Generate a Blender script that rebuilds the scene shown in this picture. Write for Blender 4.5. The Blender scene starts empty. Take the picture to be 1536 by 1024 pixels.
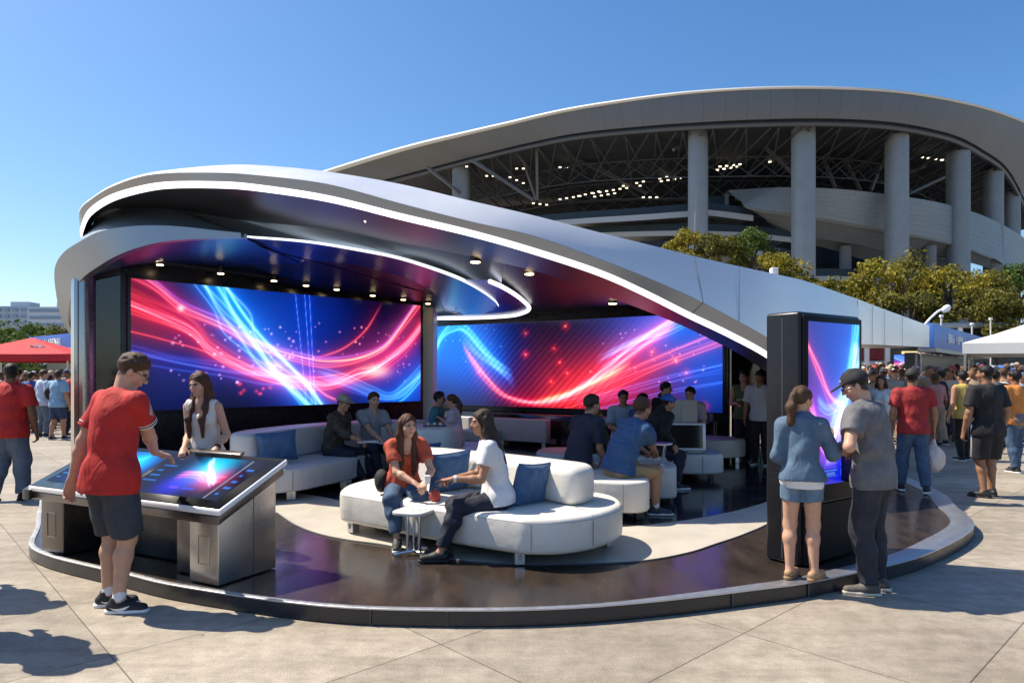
import bpy, bmesh, math, random
import numpy as np
from mathutils import Vector, Matrix

random.seed(7)
RNG = np.random.default_rng(7)
scene = bpy.context.scene
COL = scene.collection
R = math.radians

# ---------------------------------------------------------------- helpers
F, HZ, CX, CAMZ = 1024.0, 562.0, 768.0, 1.68


def at(px, py, Y):
    """point seen at photo position (px, py) when it stands Y metres away"""
    return Vector(((px - CX) / F * Y, Y, CAMZ + (HZ - py) / F * Y))


def gnd(px, py, z=0.0):
    Y = F * (CAMZ - z) / (py - HZ)
    return Vector(((px - CX) / F * Y, Y, z))


def spline(pts, n=8, closed=False):
    """Catmull-Rom through the points (tuples of any length)"""
    P = np.array([tuple(p) for p in pts], float)
    N = len(P)
    out = []
    segs = N if closed else N - 1
    for i in range(segs):
        if closed:
            p0, p1, p2, p3 = P[(i - 1) % N], P[i], P[(i + 1) % N], P[(i + 2) % N]
        else:
            p1, p2 = P[i], P[i + 1]
            p0 = P[i - 1] if i > 0 else 2 * p1 - p2
            p3 = P[i + 2] if i + 2 < N else 2 * p2 - p1
        for k in range(n):
            t = k / n
            out.append(0.5 * ((2 * p1) + (-p0 + p2) * t + (2 * p0 - 5 * p1 + 4 * p2 - p3) * t * t + (-p0 + 3 * p1 - 3 * p2 + p3) * t ** 3))
    if not closed:
        out.append(P[-1])
    return [tuple(o) for o in out]


def resample(pts, n):
    P = np.array([tuple(p) for p in pts], float)
    d = np.r_[0, np.cumsum(np.linalg.norm(np.diff(P, axis=0), axis=1))]
    s = np.linspace(0, d[-1], n)
    return [tuple(np.interp(x, d, P[:, k]) for k in range(P.shape[1])) for x in s]


class MB:
    """collects pieces of ONE part"""

    def __init__(self):
        self.v, self.f, self.m, self.uv = [], [], [], []

    def add(self, vs, fs, mi=0, mat4=None):
        o = len(self.v)
        for p in vs:
            p = Vector(p)
            if mat4 is not None:
                p = mat4 @ p
            self.v.append(tuple(p))
        for f in fs:
            self.f.append(tuple(i + o for i in f))
            self.m.append(mi)
        return self

    def box(self, c, s, rz=0.0, mi=0, mat4=None):
        x, y, z = s[0] / 2, s[1] / 2, s[2] / 2
        T = Matrix.Translation(c) @ Matrix.Rotation(rz, 4, 'Z')
        if mat4 is not None:
            T = mat4 @ T
        vs = [(-x, -y, -z), (x, -y, -z), (x, y, -z), (-x, y, -z), (-x, -y, z), (x, -y, z), (x, y, z), (-x, y, z)]
        fs = [(3, 2, 1, 0), (4, 5, 6, 7), (0, 1, 5, 4), (1, 2, 6, 5), (2, 3, 7, 6), (3, 0, 4, 7)]
        return self.add(vs, fs, mi, T)

    def beam(self, a, b, w, h=None, mi=0):
        a, b = Vector(a), Vector(b)
        d = b - a
        L = d.length
        if L < 1e-6:
            return self
        q = d.to_track_quat('X', 'Z').to_matrix().to_4x4()
        return self.box((L / 2, 0, 0), (L, w, h or w), 0, mi, Matrix.Translation(a) @ q)

    def tube(self, pts, r, n=10, mi=0, caps=True):
        P = [Vector(p) for p in pts]
        rs = r if isinstance(r, (list, tuple)) else [r] * len(P)
        vs, fs = [], []
        up = None
        for i, p in enumerate(P):
            d = (P[min(i + 1, len(P) - 1)] - P[max(i - 1, 0)]).normalized()
            if up is None:
                up = Vector((0, 0, 1)) if abs(d.z) < 0.9 else Vector((1, 0, 0))
            x = d.cross(up).normalized()
            up = x.cross(d).normalized()
            for k in range(n):
                a = 2 * math.pi * k / n
                vs.append(p + x * (math.cos(a) * rs[i]) + up * (math.sin(a) * rs[i]))
        for i in range(len(P) - 1):
            for k in range(n):
                fs.append((i * n + k, i * n + (k + 1) % n, (i + 1) * n + (k + 1) % n, (i + 1) * n + k))
        if caps:
            fs.append(tuple(range(n))[::-1])
            fs.append(tuple(range((len(P) - 1) * n, len(P) * n)))
        return self.add(vs, fs, mi)

    def cyl(self, c, r, h, n=20, mi=0, r2=None):
        c = Vector(c)
        return self.tube([c, c + Vector((0, 0, h))], [r, r if r2 is None else r2], n, mi)

    def loft(self, rows, mi=0, closed=False):
        n = len(rows[0])
        vs = [p for r in rows for p in r]
        fs = []
        for i in range(len(rows) - 1):
            for k in range(n if closed else n - 1):
                k2 = (k + 1) % n
                fs.append((i * n + k, i * n + k2, (i + 1) * n + k2, (i + 1) * n + k))
        return self.add(vs, fs, mi)

    def prism(self, poly, z0, z1, mi=0):
        n = len(poly)
        vs = [(p[0], p[1], z0) for p in poly] + [(p[0], p[1], z1) for p in poly]
        fs = [tuple(range(n))[::-1], tuple(range(n, 2 * n))]
        fs += [(i, (i + 1) % n, n + (i + 1) % n, n + i) for i in range(n)]
        return self.add(vs, fs, mi)

    def build(self, name, mats, parent=None, bevel=0.0, seg=3, smooth=True, angle=35, fix=True):
        me = bpy.data.meshes.new(name)
        off = Vector((0, 0, 0))
        if parent is not None:
            off = parent.get('_off', None)
            off = Vector(off) if off is not None else Vector((0, 0, 0))
        vs = [tuple(Vector(p) - off) for p in self.v] if off.length else self.v
        me.from_pydata(vs, [], self.f)
        mats = mats if isinstance(mats, (list, tuple)) else [mats]
        for m in mats:
            me.materials.append(m)
        if len(mats) > 1:
            me.polygons.foreach_set('material_index', self.m)
        if bevel or fix:
            bm = bmesh.new()
            bm.from_mesh(me)
            if fix:
                bmesh.ops.recalc_face_normals(bm, faces=bm.faces)
            if bevel:
                es = [e for e in bm.edges if len(e.link_faces) == 2 and e.calc_face_angle(0) > R(40)]
                bmesh.ops.bevel(bm, geom=es, offset=bevel, segments=seg, profile=0.5, affect='EDGES', clamp_overlap=True)
            bm.to_mesh(me)
            bm.free()
        if smooth:
            me.polygons.foreach_set('use_smooth', [True] * len(me.polygons))
            me.set_sharp_from_angle(angle=R(angle))
        o = bpy.data.objects.new(name, me)
        COL.objects.link(o)
        if parent is not None:
            o.parent = parent
        return o


def tag(o, label, cat, group=None):
    o['label'] = label
    o['category'] = cat
    if group:
        o['group'] = group
    return o


def thing(name, label, cat, loc=(0, 0, 0), rz=0.0, group=None, local=False):
    """Empty at a thing's base. Parts are given in world coordinates unless local."""
    o = bpy.data.objects.new(name, None)
    o.empty_display_size = 0.2
    COL.objects.link(o)
    o.location = loc
    o.rotation_euler = (0, 0, rz)
    if not local:
        o['_off'] = tuple(loc)
    return tag(o, label, cat, group)


def structure(o):
    o['kind'] = 'structure'
    return o


def dup_tree(o, parent=None):
    c = o.copy()
    COL.objects.link(c)
    if parent is not None:
        c.parent = parent
    for ch in list(o.children):
        dup_tree(ch, c)
    return c


# ---------------------------------------------------------------- materials
def nodes_of(name):
    m = bpy.data.materials.new(name)
    m.use_nodes = True
    nt = m.node_tree
    b = nt.nodes['Principled BSDF']
    return m, nt, b


def pbr(name, col, rough=0.5, metal=0.0, var=0.0, vscale=4.0, stretch=(1, 1, 1), bump=0.0, bscale=60.0, coat=0.0, col2=None, detail=6.0,
        rvar=0.0, spec=0.5, trans=0.0, alpha=1.0, sheen=0.0, bdist=0.01):
    m, nt, b = nodes_of(name)
    b.inputs['Base Color'].default_value = (*col, 1)
    b.inputs['Roughness'].default_value = rough
    b.inputs['Metallic'].default_value = metal
    b.inputs['Specular IOR Level'].default_value = spec
    if coat:
        b.inputs['Coat Weight'].default_value = coat
        b.inputs['Coat Roughness'].default_value = 0.08
    if sheen:
        b.inputs['Sheen Weight'].default_value = sheen
    if trans:
        b.inputs['Transmission Weight'].default_value = trans
    if var or bump or rvar:
        tc = nt.nodes.new('ShaderNodeTexCoord')
        mp = nt.nodes.new('ShaderNodeMapping')
        mp.inputs['Scale'].default_value = stretch
        nt.links.new(tc.outputs['Object'], mp.inputs['Vector'])
    if var or rvar:
        n = nt.nodes.new('ShaderNodeTexNoise')
        n.inputs['Scale'].default_value = vscale
        n.inputs['Detail'].default_value = detail
        n.inputs['Roughness'].default_value = 0.65
        nt.links.new(mp.outputs['Vector'], n.inputs['Vector'])
        if var:
            r = nt.nodes.new('ShaderNodeValToRGB')
            c2 = col2 if col2 else tuple(max(0, c * (1 - var)) for c in col)
            c1 = col if col2 else tuple(min(1, c * (1 + var)) for c in col)
            r.color_ramp.elements[0].position = 0.3
            r.color_ramp.elements[1].position = 0.7
            r.color_ramp.elements[0].color = (*c2, 1)
            r.color_ramp.elements[1].color = (*c1, 1)
            nt.links.new(n.outputs['Fac'], r.inputs['Fac'])
            nt.links.new(r.outputs['Color'], b.inputs['Base Color'])
        if rvar:
            mr = nt.nodes.new('ShaderNodeMapRange')
            mr.inputs['From Min'].default_value = 0.3
            mr.inputs['From Max'].default_value = 0.7
            mr.inputs['To Min'].default_value = max(0, rough - rvar)
            mr.inputs['To Max'].default_value = min(1, rough + rvar)
            nt.links.new(n.outputs['Fac'], mr.inputs['Value'])
            nt.links.new(mr.outputs['Result'], b.inputs['Roughness'])
    if bump:
        n2 = nt.nodes.new('ShaderNodeTexNoise')
        n2.inputs['Scale'].default_value = bscale
        n2.inputs['Detail'].default_value = 4
        nt.links.new(mp.outputs['Vector'], n2.inputs['Vector'])
        bp = nt.nodes.new('ShaderNodeBump')
        bp.inputs['Strength'].default_value = bump
        bp.inputs['Distance'].default_value = bdist
        nt.links.new(n2.outputs['Fac'], bp.inputs['Height'])
        nt.links.new(bp.outputs['Normal'], b.inputs['Normal'])
    return m


def glow(name, col, strength):
    m, nt, b = nodes_of(name)
    b.inputs['Base Color'].default_value = (0.02, 0.02, 0.02, 1)
    b.inputs['Emission Color'].default_value = (*col, 1)
    b.inputs['Emission Strength'].default_value = strength
    return m


def screen_mat(name, strength, rough=0.25):
    m, nt, b = nodes_of(name)
    a = nt.nodes.new('ShaderNodeAttribute')
    a.attribute_name = 'Pic'
    b.inputs['Base Color'].default_value = (0.004, 0.004, 0.006, 1)
    b.inputs['Roughness'].default_value = rough
    nt.links.new(a.outputs['Color'], b.inputs['Emission Color'])
    b.inputs['Emission Strength'].default_value = strength
    return m


def attr_mat(name, rough=0.5, attr='Col', bump=0.0, bscale=200, sss=0.0):
    m, nt, b = nodes_of(name)
    a = nt.nodes.new('ShaderNodeAttribute')
    a.attribute_name = attr
    nt.links.new(a.outputs['Color'], b.inputs['Base Color'])
    b.inputs['Roughness'].default_value = rough
    b.inputs['Specular IOR Level'].default_value = 0.35
    if sss:
        b.inputs['Subsurface Weight'].default_value = sss
        b.inputs['Subsurface Radius'].default_value = (0.01, 0.004, 0.002)
        b.inputs['Subsurface Scale'].default_value = 1.0
    return m


M = {}
M['rim_metal'] = pbr('rim_metal', (0.52, 0.53, 0.56), 0.38, 0.85, rvar=0.08, vscale=20)
M['rim_side'] = pbr('rim_side', (0.022, 0.022, 0.026), 0.32, 0.0, rvar=0.08, vscale=6)
M['dark_floor'] = pbr('dark_floor', (0.055, 0.038, 0.028), 0.2, 0.0, var=0.7, vscale=1.6, stretch=(3.0, 1.0, 1), detail=12, col2=(0.022, 0.019, 0.018), rvar=0.1, bump=0.04, bscale=30)
M['inner_floor'] = pbr('inner_floor', (0.022, 0.024, 0.03), 0.13, 0.0, var=0.5, vscale=2.0, detail=8, rvar=0.07)
M['white_shell'] = pbr('white_shell', (0.70, 0.72, 0.76), 0.32, 0.35, rvar=0.05, vscale=3)
M['fascia_metal'] = pbr('fascia_metal', (0.32, 0.33, 0.345), 0.36, 0.8)
M['ribbon_metal'] = pbr('ribbon_metal', (0.33, 0.37, 0.42), 0.36, 0.85)
M['soffit'] = pbr('soffit', (0.075, 0.078, 0.09), 0.34, 0.6)
M['ceiling'] = pbr('ceiling', (0.006, 0.007, 0.014), 0.36, 0.0, spec=0.25)
M['drum'] = pbr('drum', (0.24, 0.30, 0.37), 0.38, 0.65)
M['reflect_blue_soffit'] = pbr('reflect_blue_soffit', (0.018, 0.065, 0.30), 0.26, 0.45)  # blue reflection of the video walls put into the base colour
M['black_wall'] = pbr('black_wall', (0.006, 0.006, 0.009), 0.3, 0.0, rvar=0.1, vscale=5)
M['dark_glass'] = pbr('dark_glass', (0.012, 0.012, 0.014), 0.06, 0.0, coat=0.6)
M['steel'] = pbr('steel', (0.50, 0.47, 0.44), 0.27, 0.95, rvar=0.05, vscale=1.5)
M['steel_dark'] = pbr('steel_dark', (0.16, 0.14, 0.13), 0.28, 0.9, rvar=0.07, vscale=3)
M['chrome'] = pbr('chrome', (0.75, 0.75, 0.76), 0.14, 1.0)
M['black_plastic'] = pbr('black_plastic', (0.012, 0.012, 0.014), 0.28, 0.0, rvar=0.06, vscale=6)
M['white_frame'] = pbr('white_frame', (0.78, 0.78, 0.8), 0.3, 0.1)
M['leather'] = pbr('leather', (0.70, 0.665, 0.61), 0.42, 0.0, var=0.07, vscale=5, bump=0.35, bscale=7, bdist=0.02)
M['leather_grey'] = pbr('leather_grey', (0.58, 0.57, 0.555), 0.42, 0.0, var=0.07, vscale=5, bump=0.35, bscale=7, bdist=0.02)
M['seam'] = pbr('seam', (0.25, 0.24, 0.23), 0.7)
M['foot_metal'] = pbr('foot_metal', (0.6, 0.6, 0.61), 0.3, 0.8)
M['mark'] = pbr('mark', (0.06, 0.06, 0.07), 0.5)
M['pillow_blue'] = pbr('pillow_blue', (0.03, 0.095, 0.22), 0.7, 0.0, var=0.25, vscale=9, bump=0.2, bscale=350, bdist=0.003, sheen=0.2)
M['table_top'] = pbr('table_top', (0.62, 0.60, 0.58), 0.35, 0.0)
M['led'] = glow('led_white', (1.0, 0.97, 1.0), 1.5)
M['led_soft'] = glow('led_soft', (0.92, 0.95, 1.0), 1.1)
M['warm_lamp'] = glow('warm_lamp', (1.0, 0.72, 0.38), 7.0)
M['down_lamp'] = glow('down_lamp', (1.0, 0.85, 0.65), 3.0)
M['joint'] = pbr('joint', (0.09, 0.09, 0.1), 0.6)
M['plaster'] = pbr('plaster', (0.75, 0.72, 0.68), 0.45)
M['white_paint'] = pbr('white_paint', (0.8, 0.8, 0.8), 0.4)
# ---------------------------------------------------------------- camera, world, sun
cam = bpy.data.cameras.new('camera')
cam.sensor_width = 36.0
cam.lens = 24.0
cam.shift_y = 50.0 / 1536.0
cam.clip_end = 4000
cam_o = bpy.data.objects.new('camera', cam)
cam_o.location = (0, 0, CAMZ)
cam_o.rotation_euler = (R(90), 0, 0)
COL.objects.link(cam_o)
scene.camera = cam_o

SUN_EL, SUN_AZ = 55.0, -72.0          # azimuth clockwise from +Y (straight ahead)
world = bpy.data.worlds.new('World')
scene.world = world
world.use_nodes = True
wn = world.node_tree
bg = wn.nodes['Background']
sky = wn.nodes.new('ShaderNodeTexSky')
sky.sky_type = 'NISHITA'
sky.sun_disc = False
sky.sun_elevation = R(SUN_EL)
sky.sun_rotation = R(SUN_AZ)
sky.altitude = 50
sky.air_density = 1.0
sky.dust_density = 1.0
sky.ozone_density = 3.5
hs = wn.nodes.new('ShaderNodeHueSaturation')
hs.inputs['Saturation'].default_value = 1.25
wn.links.new(sky.outputs['Color'], hs.inputs['Color'])
wn.links.new(hs.outputs['Color'], bg.inputs['Color'])
bg.inputs['Strength'].default_value = 0.112

sun = bpy.data.lights.new('sun', 'SUN')
sun.energy = 5.0
sun.angle = R(0.5)
sun.color = (1.0, 0.90, 0.73)
sun_o = bpy.data.objects.new('sun', sun)
COL.objects.link(sun_o)
sd = Vector((math.sin(R(SUN_AZ)) * math.cos(R(SUN_EL)), math.cos(R(SUN_AZ)) * math.cos(R(SUN_EL)), math.sin(R(SUN_EL))))
sun_o.rotation_euler = sd.to_track_quat('Z', 'Y').to_euler()
sun_o.location = (-20, 5, 30)

scene.view_settings.view_transform = 'Standard'
scene.view_settings.look = 'None'
scene.view_settings.exposure = 0.62
scene.view_settings.gamma = 1.0
scene.cycles.max_bounces = 6
scene.cycles.diffuse_bounces = 3
scene.cycles.glossy_bounces = 4
scene.cycles.transparent_max_bounces = 6
scene.cycles.caustics_reflective = False
scene.cycles.caustics_refractive = False
scene.cycles.sample_clamp_indirect = 4.0
try:
    scene.cycles.use_denoising = True
except Exception:
    pass


# ---------------------------------------------------------------- ground
def plaza_material():
    m, nt, b = nodes_of('plaza_paving')
    L = nt.links
    tc = nt.nodes.new('ShaderNodeTexCoord')
    mp = nt.nodes.new('ShaderNodeMapping')
    mp.inputs['Rotation'].default_value = (0, 0, R(-43))
    mp.inputs['Location'].default_value = (0.52, 0.18, 0)
    L.new(tc.outputs['Object'], mp.inputs['Vector'])
    br = nt.nodes.new('ShaderNodeTexBrick')
    br.offset = 0.0
    br.inputs['Scale'].default_value = 1.0
    br.inputs['Brick Width'].default_value = 1.55
    br.inputs['Row Height'].default_value = 1.2
    br.inputs['Mortar Size'].default_value = 0.0045
    br.inputs['Mortar Smooth'].default_value = 0.15
    br.inputs['Bias'].default_value = 0.0
    br.inputs['Color1'].default_value = (0.44, 0.39, 0.322, 1)
    br.inputs['Color2'].default_value = (0.36, 0.32, 0.268, 1)
    br.inputs['Mortar'].default_value = (0.13, 0.11, 0.09, 1)
    L.new(mp.outputs['Vector'], br.inputs['Vector'])

    def noise(scale, detail, rough=0.6):
        n = nt.nodes.new('ShaderNodeTexNoise')
        n.inputs['Scale'].default_value = scale
        n.inputs['Detail'].default_value = detail
        n.inputs['Roughness'].default_value = rough
        L.new(tc.outputs['Object'], n.inputs['Vector'])
        return n

    def ramp(src, p0, p1, c0, c1):
        r = nt.nodes.new('ShaderNodeValToRGB')
        r.color_ramp.elements[0].position = p0
        r.color_ramp.elements[1].position = p1
        r.color_ramp.elements[0].color = (*c0, 1)
        r.color_ramp.elements[1].color = (*c1, 1)
        L.new(src, r.inputs['Fac'])
        return r

    def mul(a, bb, fac=1.0):
        x = nt.nodes.new('ShaderNodeMix')
        x.data_type = 'RGBA'
        x.blend_type = 'MULTIPLY'
        x.inputs[0].default_value = fac
        L.new(a, x.inputs[6])
        L.new(bb, x.inputs[7])
        return x.outputs[2]

    n1 = noise(0.9, 8)
    n2 = noise(140.0, 3, 0.8)
    n3 = noise(7.0, 10, 0.75)
    c = mul(br.outputs['Color'], ramp(n1.outputs['Fac'], 0.32, 0.7, (0.74, 0.72, 0.70), (1.1, 1.1, 1.1)).outputs['Color'])
    c = mul(c, ramp(n3.outputs['Fac'], 0.34, 0.62, (0.72, 0.71, 0.69), (1.08, 1.08, 1.08)).outputs['Color'])
    c = mul(c, ramp(n2.outputs['Fac'], 0.36, 0.62, (0.52, 0.51, 0.50), (1.2, 1.2, 1.2)).outputs['Color'])
    n4 = noise(2.6, 4, 0.5)
    c = mul(c, ramp(n4.outputs['Fac'], 0.25, 0.33, (0.72, 0.68, 0.62), (1, 1, 1)).outputs['Color'])
    vo = nt.nodes.new('ShaderNodeTexVoronoi')
    vo.inputs['Scale'].default_value = 1.7
    vo.inputs['Randomness'].default_value = 1.0
    L.new(tc.outputs['Object'], vo.inputs['Vector'])
    c = mul(c, ramp(vo.outputs['Distance'], 0.020, 0.034, (0.50, 0.48, 0.45), (1, 1, 1)).outputs['Color'])
    mp2 = nt.nodes.new('ShaderNodeMapping')
    mp2.inputs['Rotation'].default_value = (0, 0, R(18))
    mp2.inputs['Scale'].default_value = (0.6, 5.0, 1)
    L.new(tc.outputs['Object'], mp2.inputs['Vector'])
    n5 = noise(1.0, 9, 0.7)
    L.new(mp2.outputs['Vector'], n5.inputs['Vector'])
    c = mul(c, ramp(n5.outputs['Fac'], 0.36, 0.56, (0.80, 0.785, 0.77), (1.05, 1.05, 1.05)).outputs['Color'])
    L.new(c, b.inputs['Base Color'])
    b.inputs['Roughness'].default_value = 0.62
    bp = nt.nodes.new('ShaderNodeBump')
    bp.inputs['Strength'].default_value = 0.25
    bp.inputs['Distance'].default_value = 0.004
    L.new(n2.outputs['Fac'], bp.inputs['Height'])
    L.new(bp.outputs['Normal'], b.inputs['Normal'])
    return m


M['plaza'] = plaza_material()
g = MB()
g.add([(-1500, -300, 0), (1500, -300, 0), (1500, 2500, 0), (-1500, 2500, 0)], [(0, 1, 2, 3)])
structure(g.build('ground', M['plaza'], smooth=False))

# ---------------------------------------------------------------- round platform under the pavilion
front = [gnd(x, y) for x, y in [(47, 841), (78, 855), (135, 870), (187, 882), (247, 898), (352, 916.5), (450, 930), (549, 938), (690, 941), (800, 939.5),
                                (900, 934), (1020, 922), (1136, 907), (1219, 895), (1344, 866), (1396, 848), (1448, 820), (1461, 799)]]
outline = [tuple(p)[:2] for p in front] + [(5.30, 8.15), (5.72, 9.1), (6.1, 10.8), (6.2, 12.6), (5.4, 14.6), (3.0, 16.6), (0, 18.2), (-3, 17.6), (-5.8, 14.5), (-6.75, 11.5),
                                           (-6.35, 9.4), (-5.55, 8.0), (-4.92, 7.05), (-4.56, 6.45)]
outline = resample(spline(outline, 6, closed=True) + [outline[0]], 241)[:-1]


def inset(poly, w):
    n = len(poly)
    out = []
    for i in range(n):
        a, b = Vector(poly[i - 1]).to_2d(), Vector(poly[(i + 1) % n]).to_2d()
        t = (b - a).normalized()
        nrm = Vector((-t.y, t.x))
        ww = w(poly[i]) if callable(w) else w
        out.append((poly[i][0] + nrm.x * ww, poly[i][1] + nrm.y * ww))
    return out


area = sum(outline[i - 1][0] * outline[i][1] - outline[i][0] * outline[i - 1][1] for i in range(len(outline)))
if area < 0:
    outline = outline[::-1]


def rim_w(p):
    return 0.042 + 0.17 * max(0.0, min(1.0, (p[0] - 0.6) / 3.5))


platform = thing('platform', 'low round dark stage with a pale metal rim carrying the lounge', 'platform', (0, 9, 0))
MB().prism(inset(outline, 0.003), 0.004, 0.1075).build('base', M['rim_side'], platform, bevel=0.004, seg=1)
o1, i1 = outline, inset(outline, rim_w)
MB().loft([[(x, y, 0.108) for x, y in o1], [(x, y, 0.118) for x, y in o1], [(x, y, 0.121) for x, y in inset(outline, 0.006)], [(x, y, 0.121) for x, y in i1],
           [(x, y, 0.1085) for x, y in i1]], closed=True).build('rim', M['rim_metal'], platform)
MB().prism(inset(outline, lambda p: rim_w(p) + 0.003), 0.1078, 0.1088).build('floor', M['dark_floor'], platform, smooth=False)
# short white light line set into the front skirt near the touch table
for px in (549, 679, 1095, 1219, 1448):
    i = min(range(len(outline)), key=lambda k: abs(outline[k][0] / max(outline[k][1], 0.1) * F + CX - px) + (0 if outline[k][1] < 8 else 1e6))
    x, y = outline[i]
    MB().box((x, y + 0.02, 0.055), (0.005, 0.06, 0.10)).build('joint', M['joint'], platform, smooth=False)
# stone crescent and the glossy floor of the lounge
near = [gnd(x, y, .11) for x, y in [(415, 769), (442, 787), (478, 801), (524, 810.5), (579, 818)]] + [Vector((-.5, 5.80, 0)), Vector((.05, 5.66, 0))] + \
       [gnd(x, y, .11) for x, y in [(868, 846), (960, 842), (1030, 830), (1074, 816), (1115, 802), (1156, 783)]] + [Vector((3.3, 8.2, 0)), Vector((3.7, 9.2, 0)), Vector((3.9, 10.6, 0))]
far = [Vector((3.62, 10.6, 0)), Vector((3.55, 9.4, 0))] + [gnd(x, y, .11) for x, y in [(1156, 749), (1115, 763), (1074, 772), (1028, 780), (987, 785), (935, 790)]] + \
      [Vector((.55, 6.98, 0)), Vector((-.1, 7.08, 0)), Vector((-.9, 7.45, 0)), Vector((-1.7, 8.05, 0)), Vector((-2.4, 8.75, 0)), Vector((-3.2, 9.3, 0)), Vector((-4.0, 9.2, 0)), Vector((-3.6, 8.6, 0)), Vector((-3.05, 8.15, 0))]
M['stone_light'] = pbr('stone_light', (0.50, 0.46, 0.395), 0.42, 0, var=0.12, vscale=3.0, detail=10, bump=0.06, bscale=120)
crescent = [tuple(p)[:2] for p in spline(near, 5)] + [tuple(p)[:2] for p in spline(far, 5)]
MB().prism(crescent, 0.1092, 0.1128).build('stone_inlay', M['stone_light'], platform, smooth=False)
# thin dark joint along the crescent
edge = spline([(p.x, p.y, .1135) for p in near], 6)
MB().tube(edge, 0.008, 6).build('edge_strip', M['joint'], platform)
inner = [tuple(p)[:2] for p in spline(far[1:-3], 5)]
inner = inner + [(-4.3, 10.6), (-4.5, 11.6), (-3.0, 14.0), (-2.2, 16.6), (0, 15.6), (4.0, 13.1), (5.3, 12.7), (4.6, 11.0)]
MB().prism(inner, 0.1092, 0.1158).build('inner_floor', M['inner_floor'], platform, smooth=False)

# ---------------------------------------------------------------- pavilion
pav = thing('pavilion', 'white and silver pavilion with a sweeping disc roof, glowing edge strips and a long wing', 'pavilion', (0, 10, 0))
ST = [  # L (strip lower edge), B (fascia top), T (roof edge), depth, S (inner soffit edge) with depth
    ((126, 356), (124, 334), (127, 328), 11.4, (136, 346, 11.9)),
    ((122, 354), (118, 326), (121, 321), 10.4, (137, 340, 11.3)),
    ((131, 329), (122, 312), (127, 307), 10.0, (141, 332, 10.95)),
    ((148, 313), (137, 299), (144, 294), 9.7, (153, 321, 10.7)),
    ((175, 299), (164, 282), (172, 277), 9.4, (175, 314, 10.4)),
    ((219, 287), (208, 266), (217, 261), 9.1, (219, 312, 10.1)),
    ((260, 282), (255, 260), (262, 254), 8.9, (265, 315, 10.0)),
    ((328, 282), (328, 259.5), (328, 248), 8.6, (328, 325, 9.95)),
    ((383, 286), (383, 263), (383, 247.5), 8.45, (380, 332, 9.9)),
    ((489, 302), (489, 276), (480, 256), 8.2, (489, 343, 9.75)),
    ((599, 329), (599, 305), (595, 275), 8.05, (599, 364, 9.6)),
    ((708, 355), (708, 333), (705, 301), 7.95, (708, 385, 9.5)),
    ((800, 381), (800, 354), (800, 323), 7.95, (800, 406, 9.45)),
    ((897, 413), (897, 388), (897, 348), 8.0, (880, 433, 9.5)),
    ((965, 443), (969, 416), (969, 366), 8.1, (937, 454, 9.75)),
    ((1033, 477), (1040, 447), (1037, 383), 8.25, None),
    ((1095, 506.5), (1100, 478), (1100, 397.5), 8.45, None),
    ((1154, 539), (1160, 512), (1163, 411), 8.8, None),
    ((1215, 585), (1225, 555), (1210, 422), 9.7, None),
    ((1258, 630), (1266, 605), (1262, 440), 10.8, None),
    ((1284, 700), (1288, 690), (1288, 449), 11.5, None),
]
TY = {18: 9.9, 19: 11.6, 20: 12.8}
WALLTOP = [(-6.3, 12.0, 3.3), (-6.3, 12.0, 3.3), (-6.3, 11.9, 3.3), (-6.2, 11.8, 3.3), (-6.0, 11.8, 3.3), (-5.5, 11.9, 3.3), (-5, 12.1, 3.25), (-4.4, 12.5, 3.2), (-3.8, 13, 3.2),
           (-3, 14, 3.2), (-2.2, 15.7, 3.15), (-1.9, 17.5, 3.15), (0, 16.25, 3.15), (1.6, 15.15, 3.15), (2.9, 14.3, 3.15), (4.0, 13.6, 3.1), (4.8, 13.4, 2.9), (5.4, 13.3, 2.75), (5.8, 13.2, 2.7), (6.1, 13.2, 2.7), (6.4, 13.2, 2.7)]
Lr, L1r, Br, Tr, Sr = [], [], [], [], []
for i, (l, b_, t, Y, s) in enumerate(ST):
    p = at(l[0], l[1], Y)
    Lr.append(p)
    hh = 8.6 * Y / F
    L1r.append(p + Vector((0, -0.02, hh)))
    Br.append(at(b_[0], b_[1], Y - 0.05))
    dt = 0.5 if 6 <= i <= 10 else (0.25 if i in (5, 11) else 0.12)
    Tr.append(at(t[0], t[1], TY.get(i, Y + dt)))
    if s:
        Sr.append(at(*s))
    else:
        Sr.append(p + Vector((0.1, 1.1, 0.03)))
NS = 8
sp = lambda c: [Vector(q) for q in spline(c, NS)]
Ls, L1s, Bs, Ts, Ss, Ws = sp(Lr), sp(L1r), sp(Br), sp(Tr), sp(Sr), sp(WALLTOP)
nb = len(Ls)
# light strip: a proud channel between soffit and fascia
MB().loft([[p + Vector((0, 0.02, 0)) for p in Ls], [p + Vector((0, -0.012, 0)) for p in Ls], [p + Vector((0, -0.012, 0)) for p in L1s], [p + Vector((0, 0.03, 0)) for p in L1s]]
          ).build('light_strip', M['led'], pav, fix=False)
MB().loft([L1s, Bs]).build('fascia', M['fascia_metal'], pav)
Bs2 = [p + Vector((0, 0.004, 0.004)) for p in Bs]
mid = [b_.lerp(t, 0.5) + Vector((0, -0.03, 0.0)) for b_, t in zip(Bs2, Ts)]
MB().loft([Bs2, mid, Ts]).build('roof_edge', M['white_shell'], pav, angle=50)
Rb = [Vector((w.x * 1.04, w.y + 0.4, min(t.z - 0.12, 3.62))) for w, t in zip(Ws, Ts)]
Rm = [t.lerp(w, 0.45) for t, w in zip(Ts, Rb)]
for p, t in zip(Rm, Ts):
    p.z = min(t.z - 0.03, p.z + 0.15)
MB().loft([Ts, Rm, Rb]).build('roof', M['white_shell'], pav, angle=60)
MB().loft([[p + Vector((0, 0.01, 0.004)) for p in Ls], Ss]).build('soffit', M['soffit'], pav)
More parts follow.
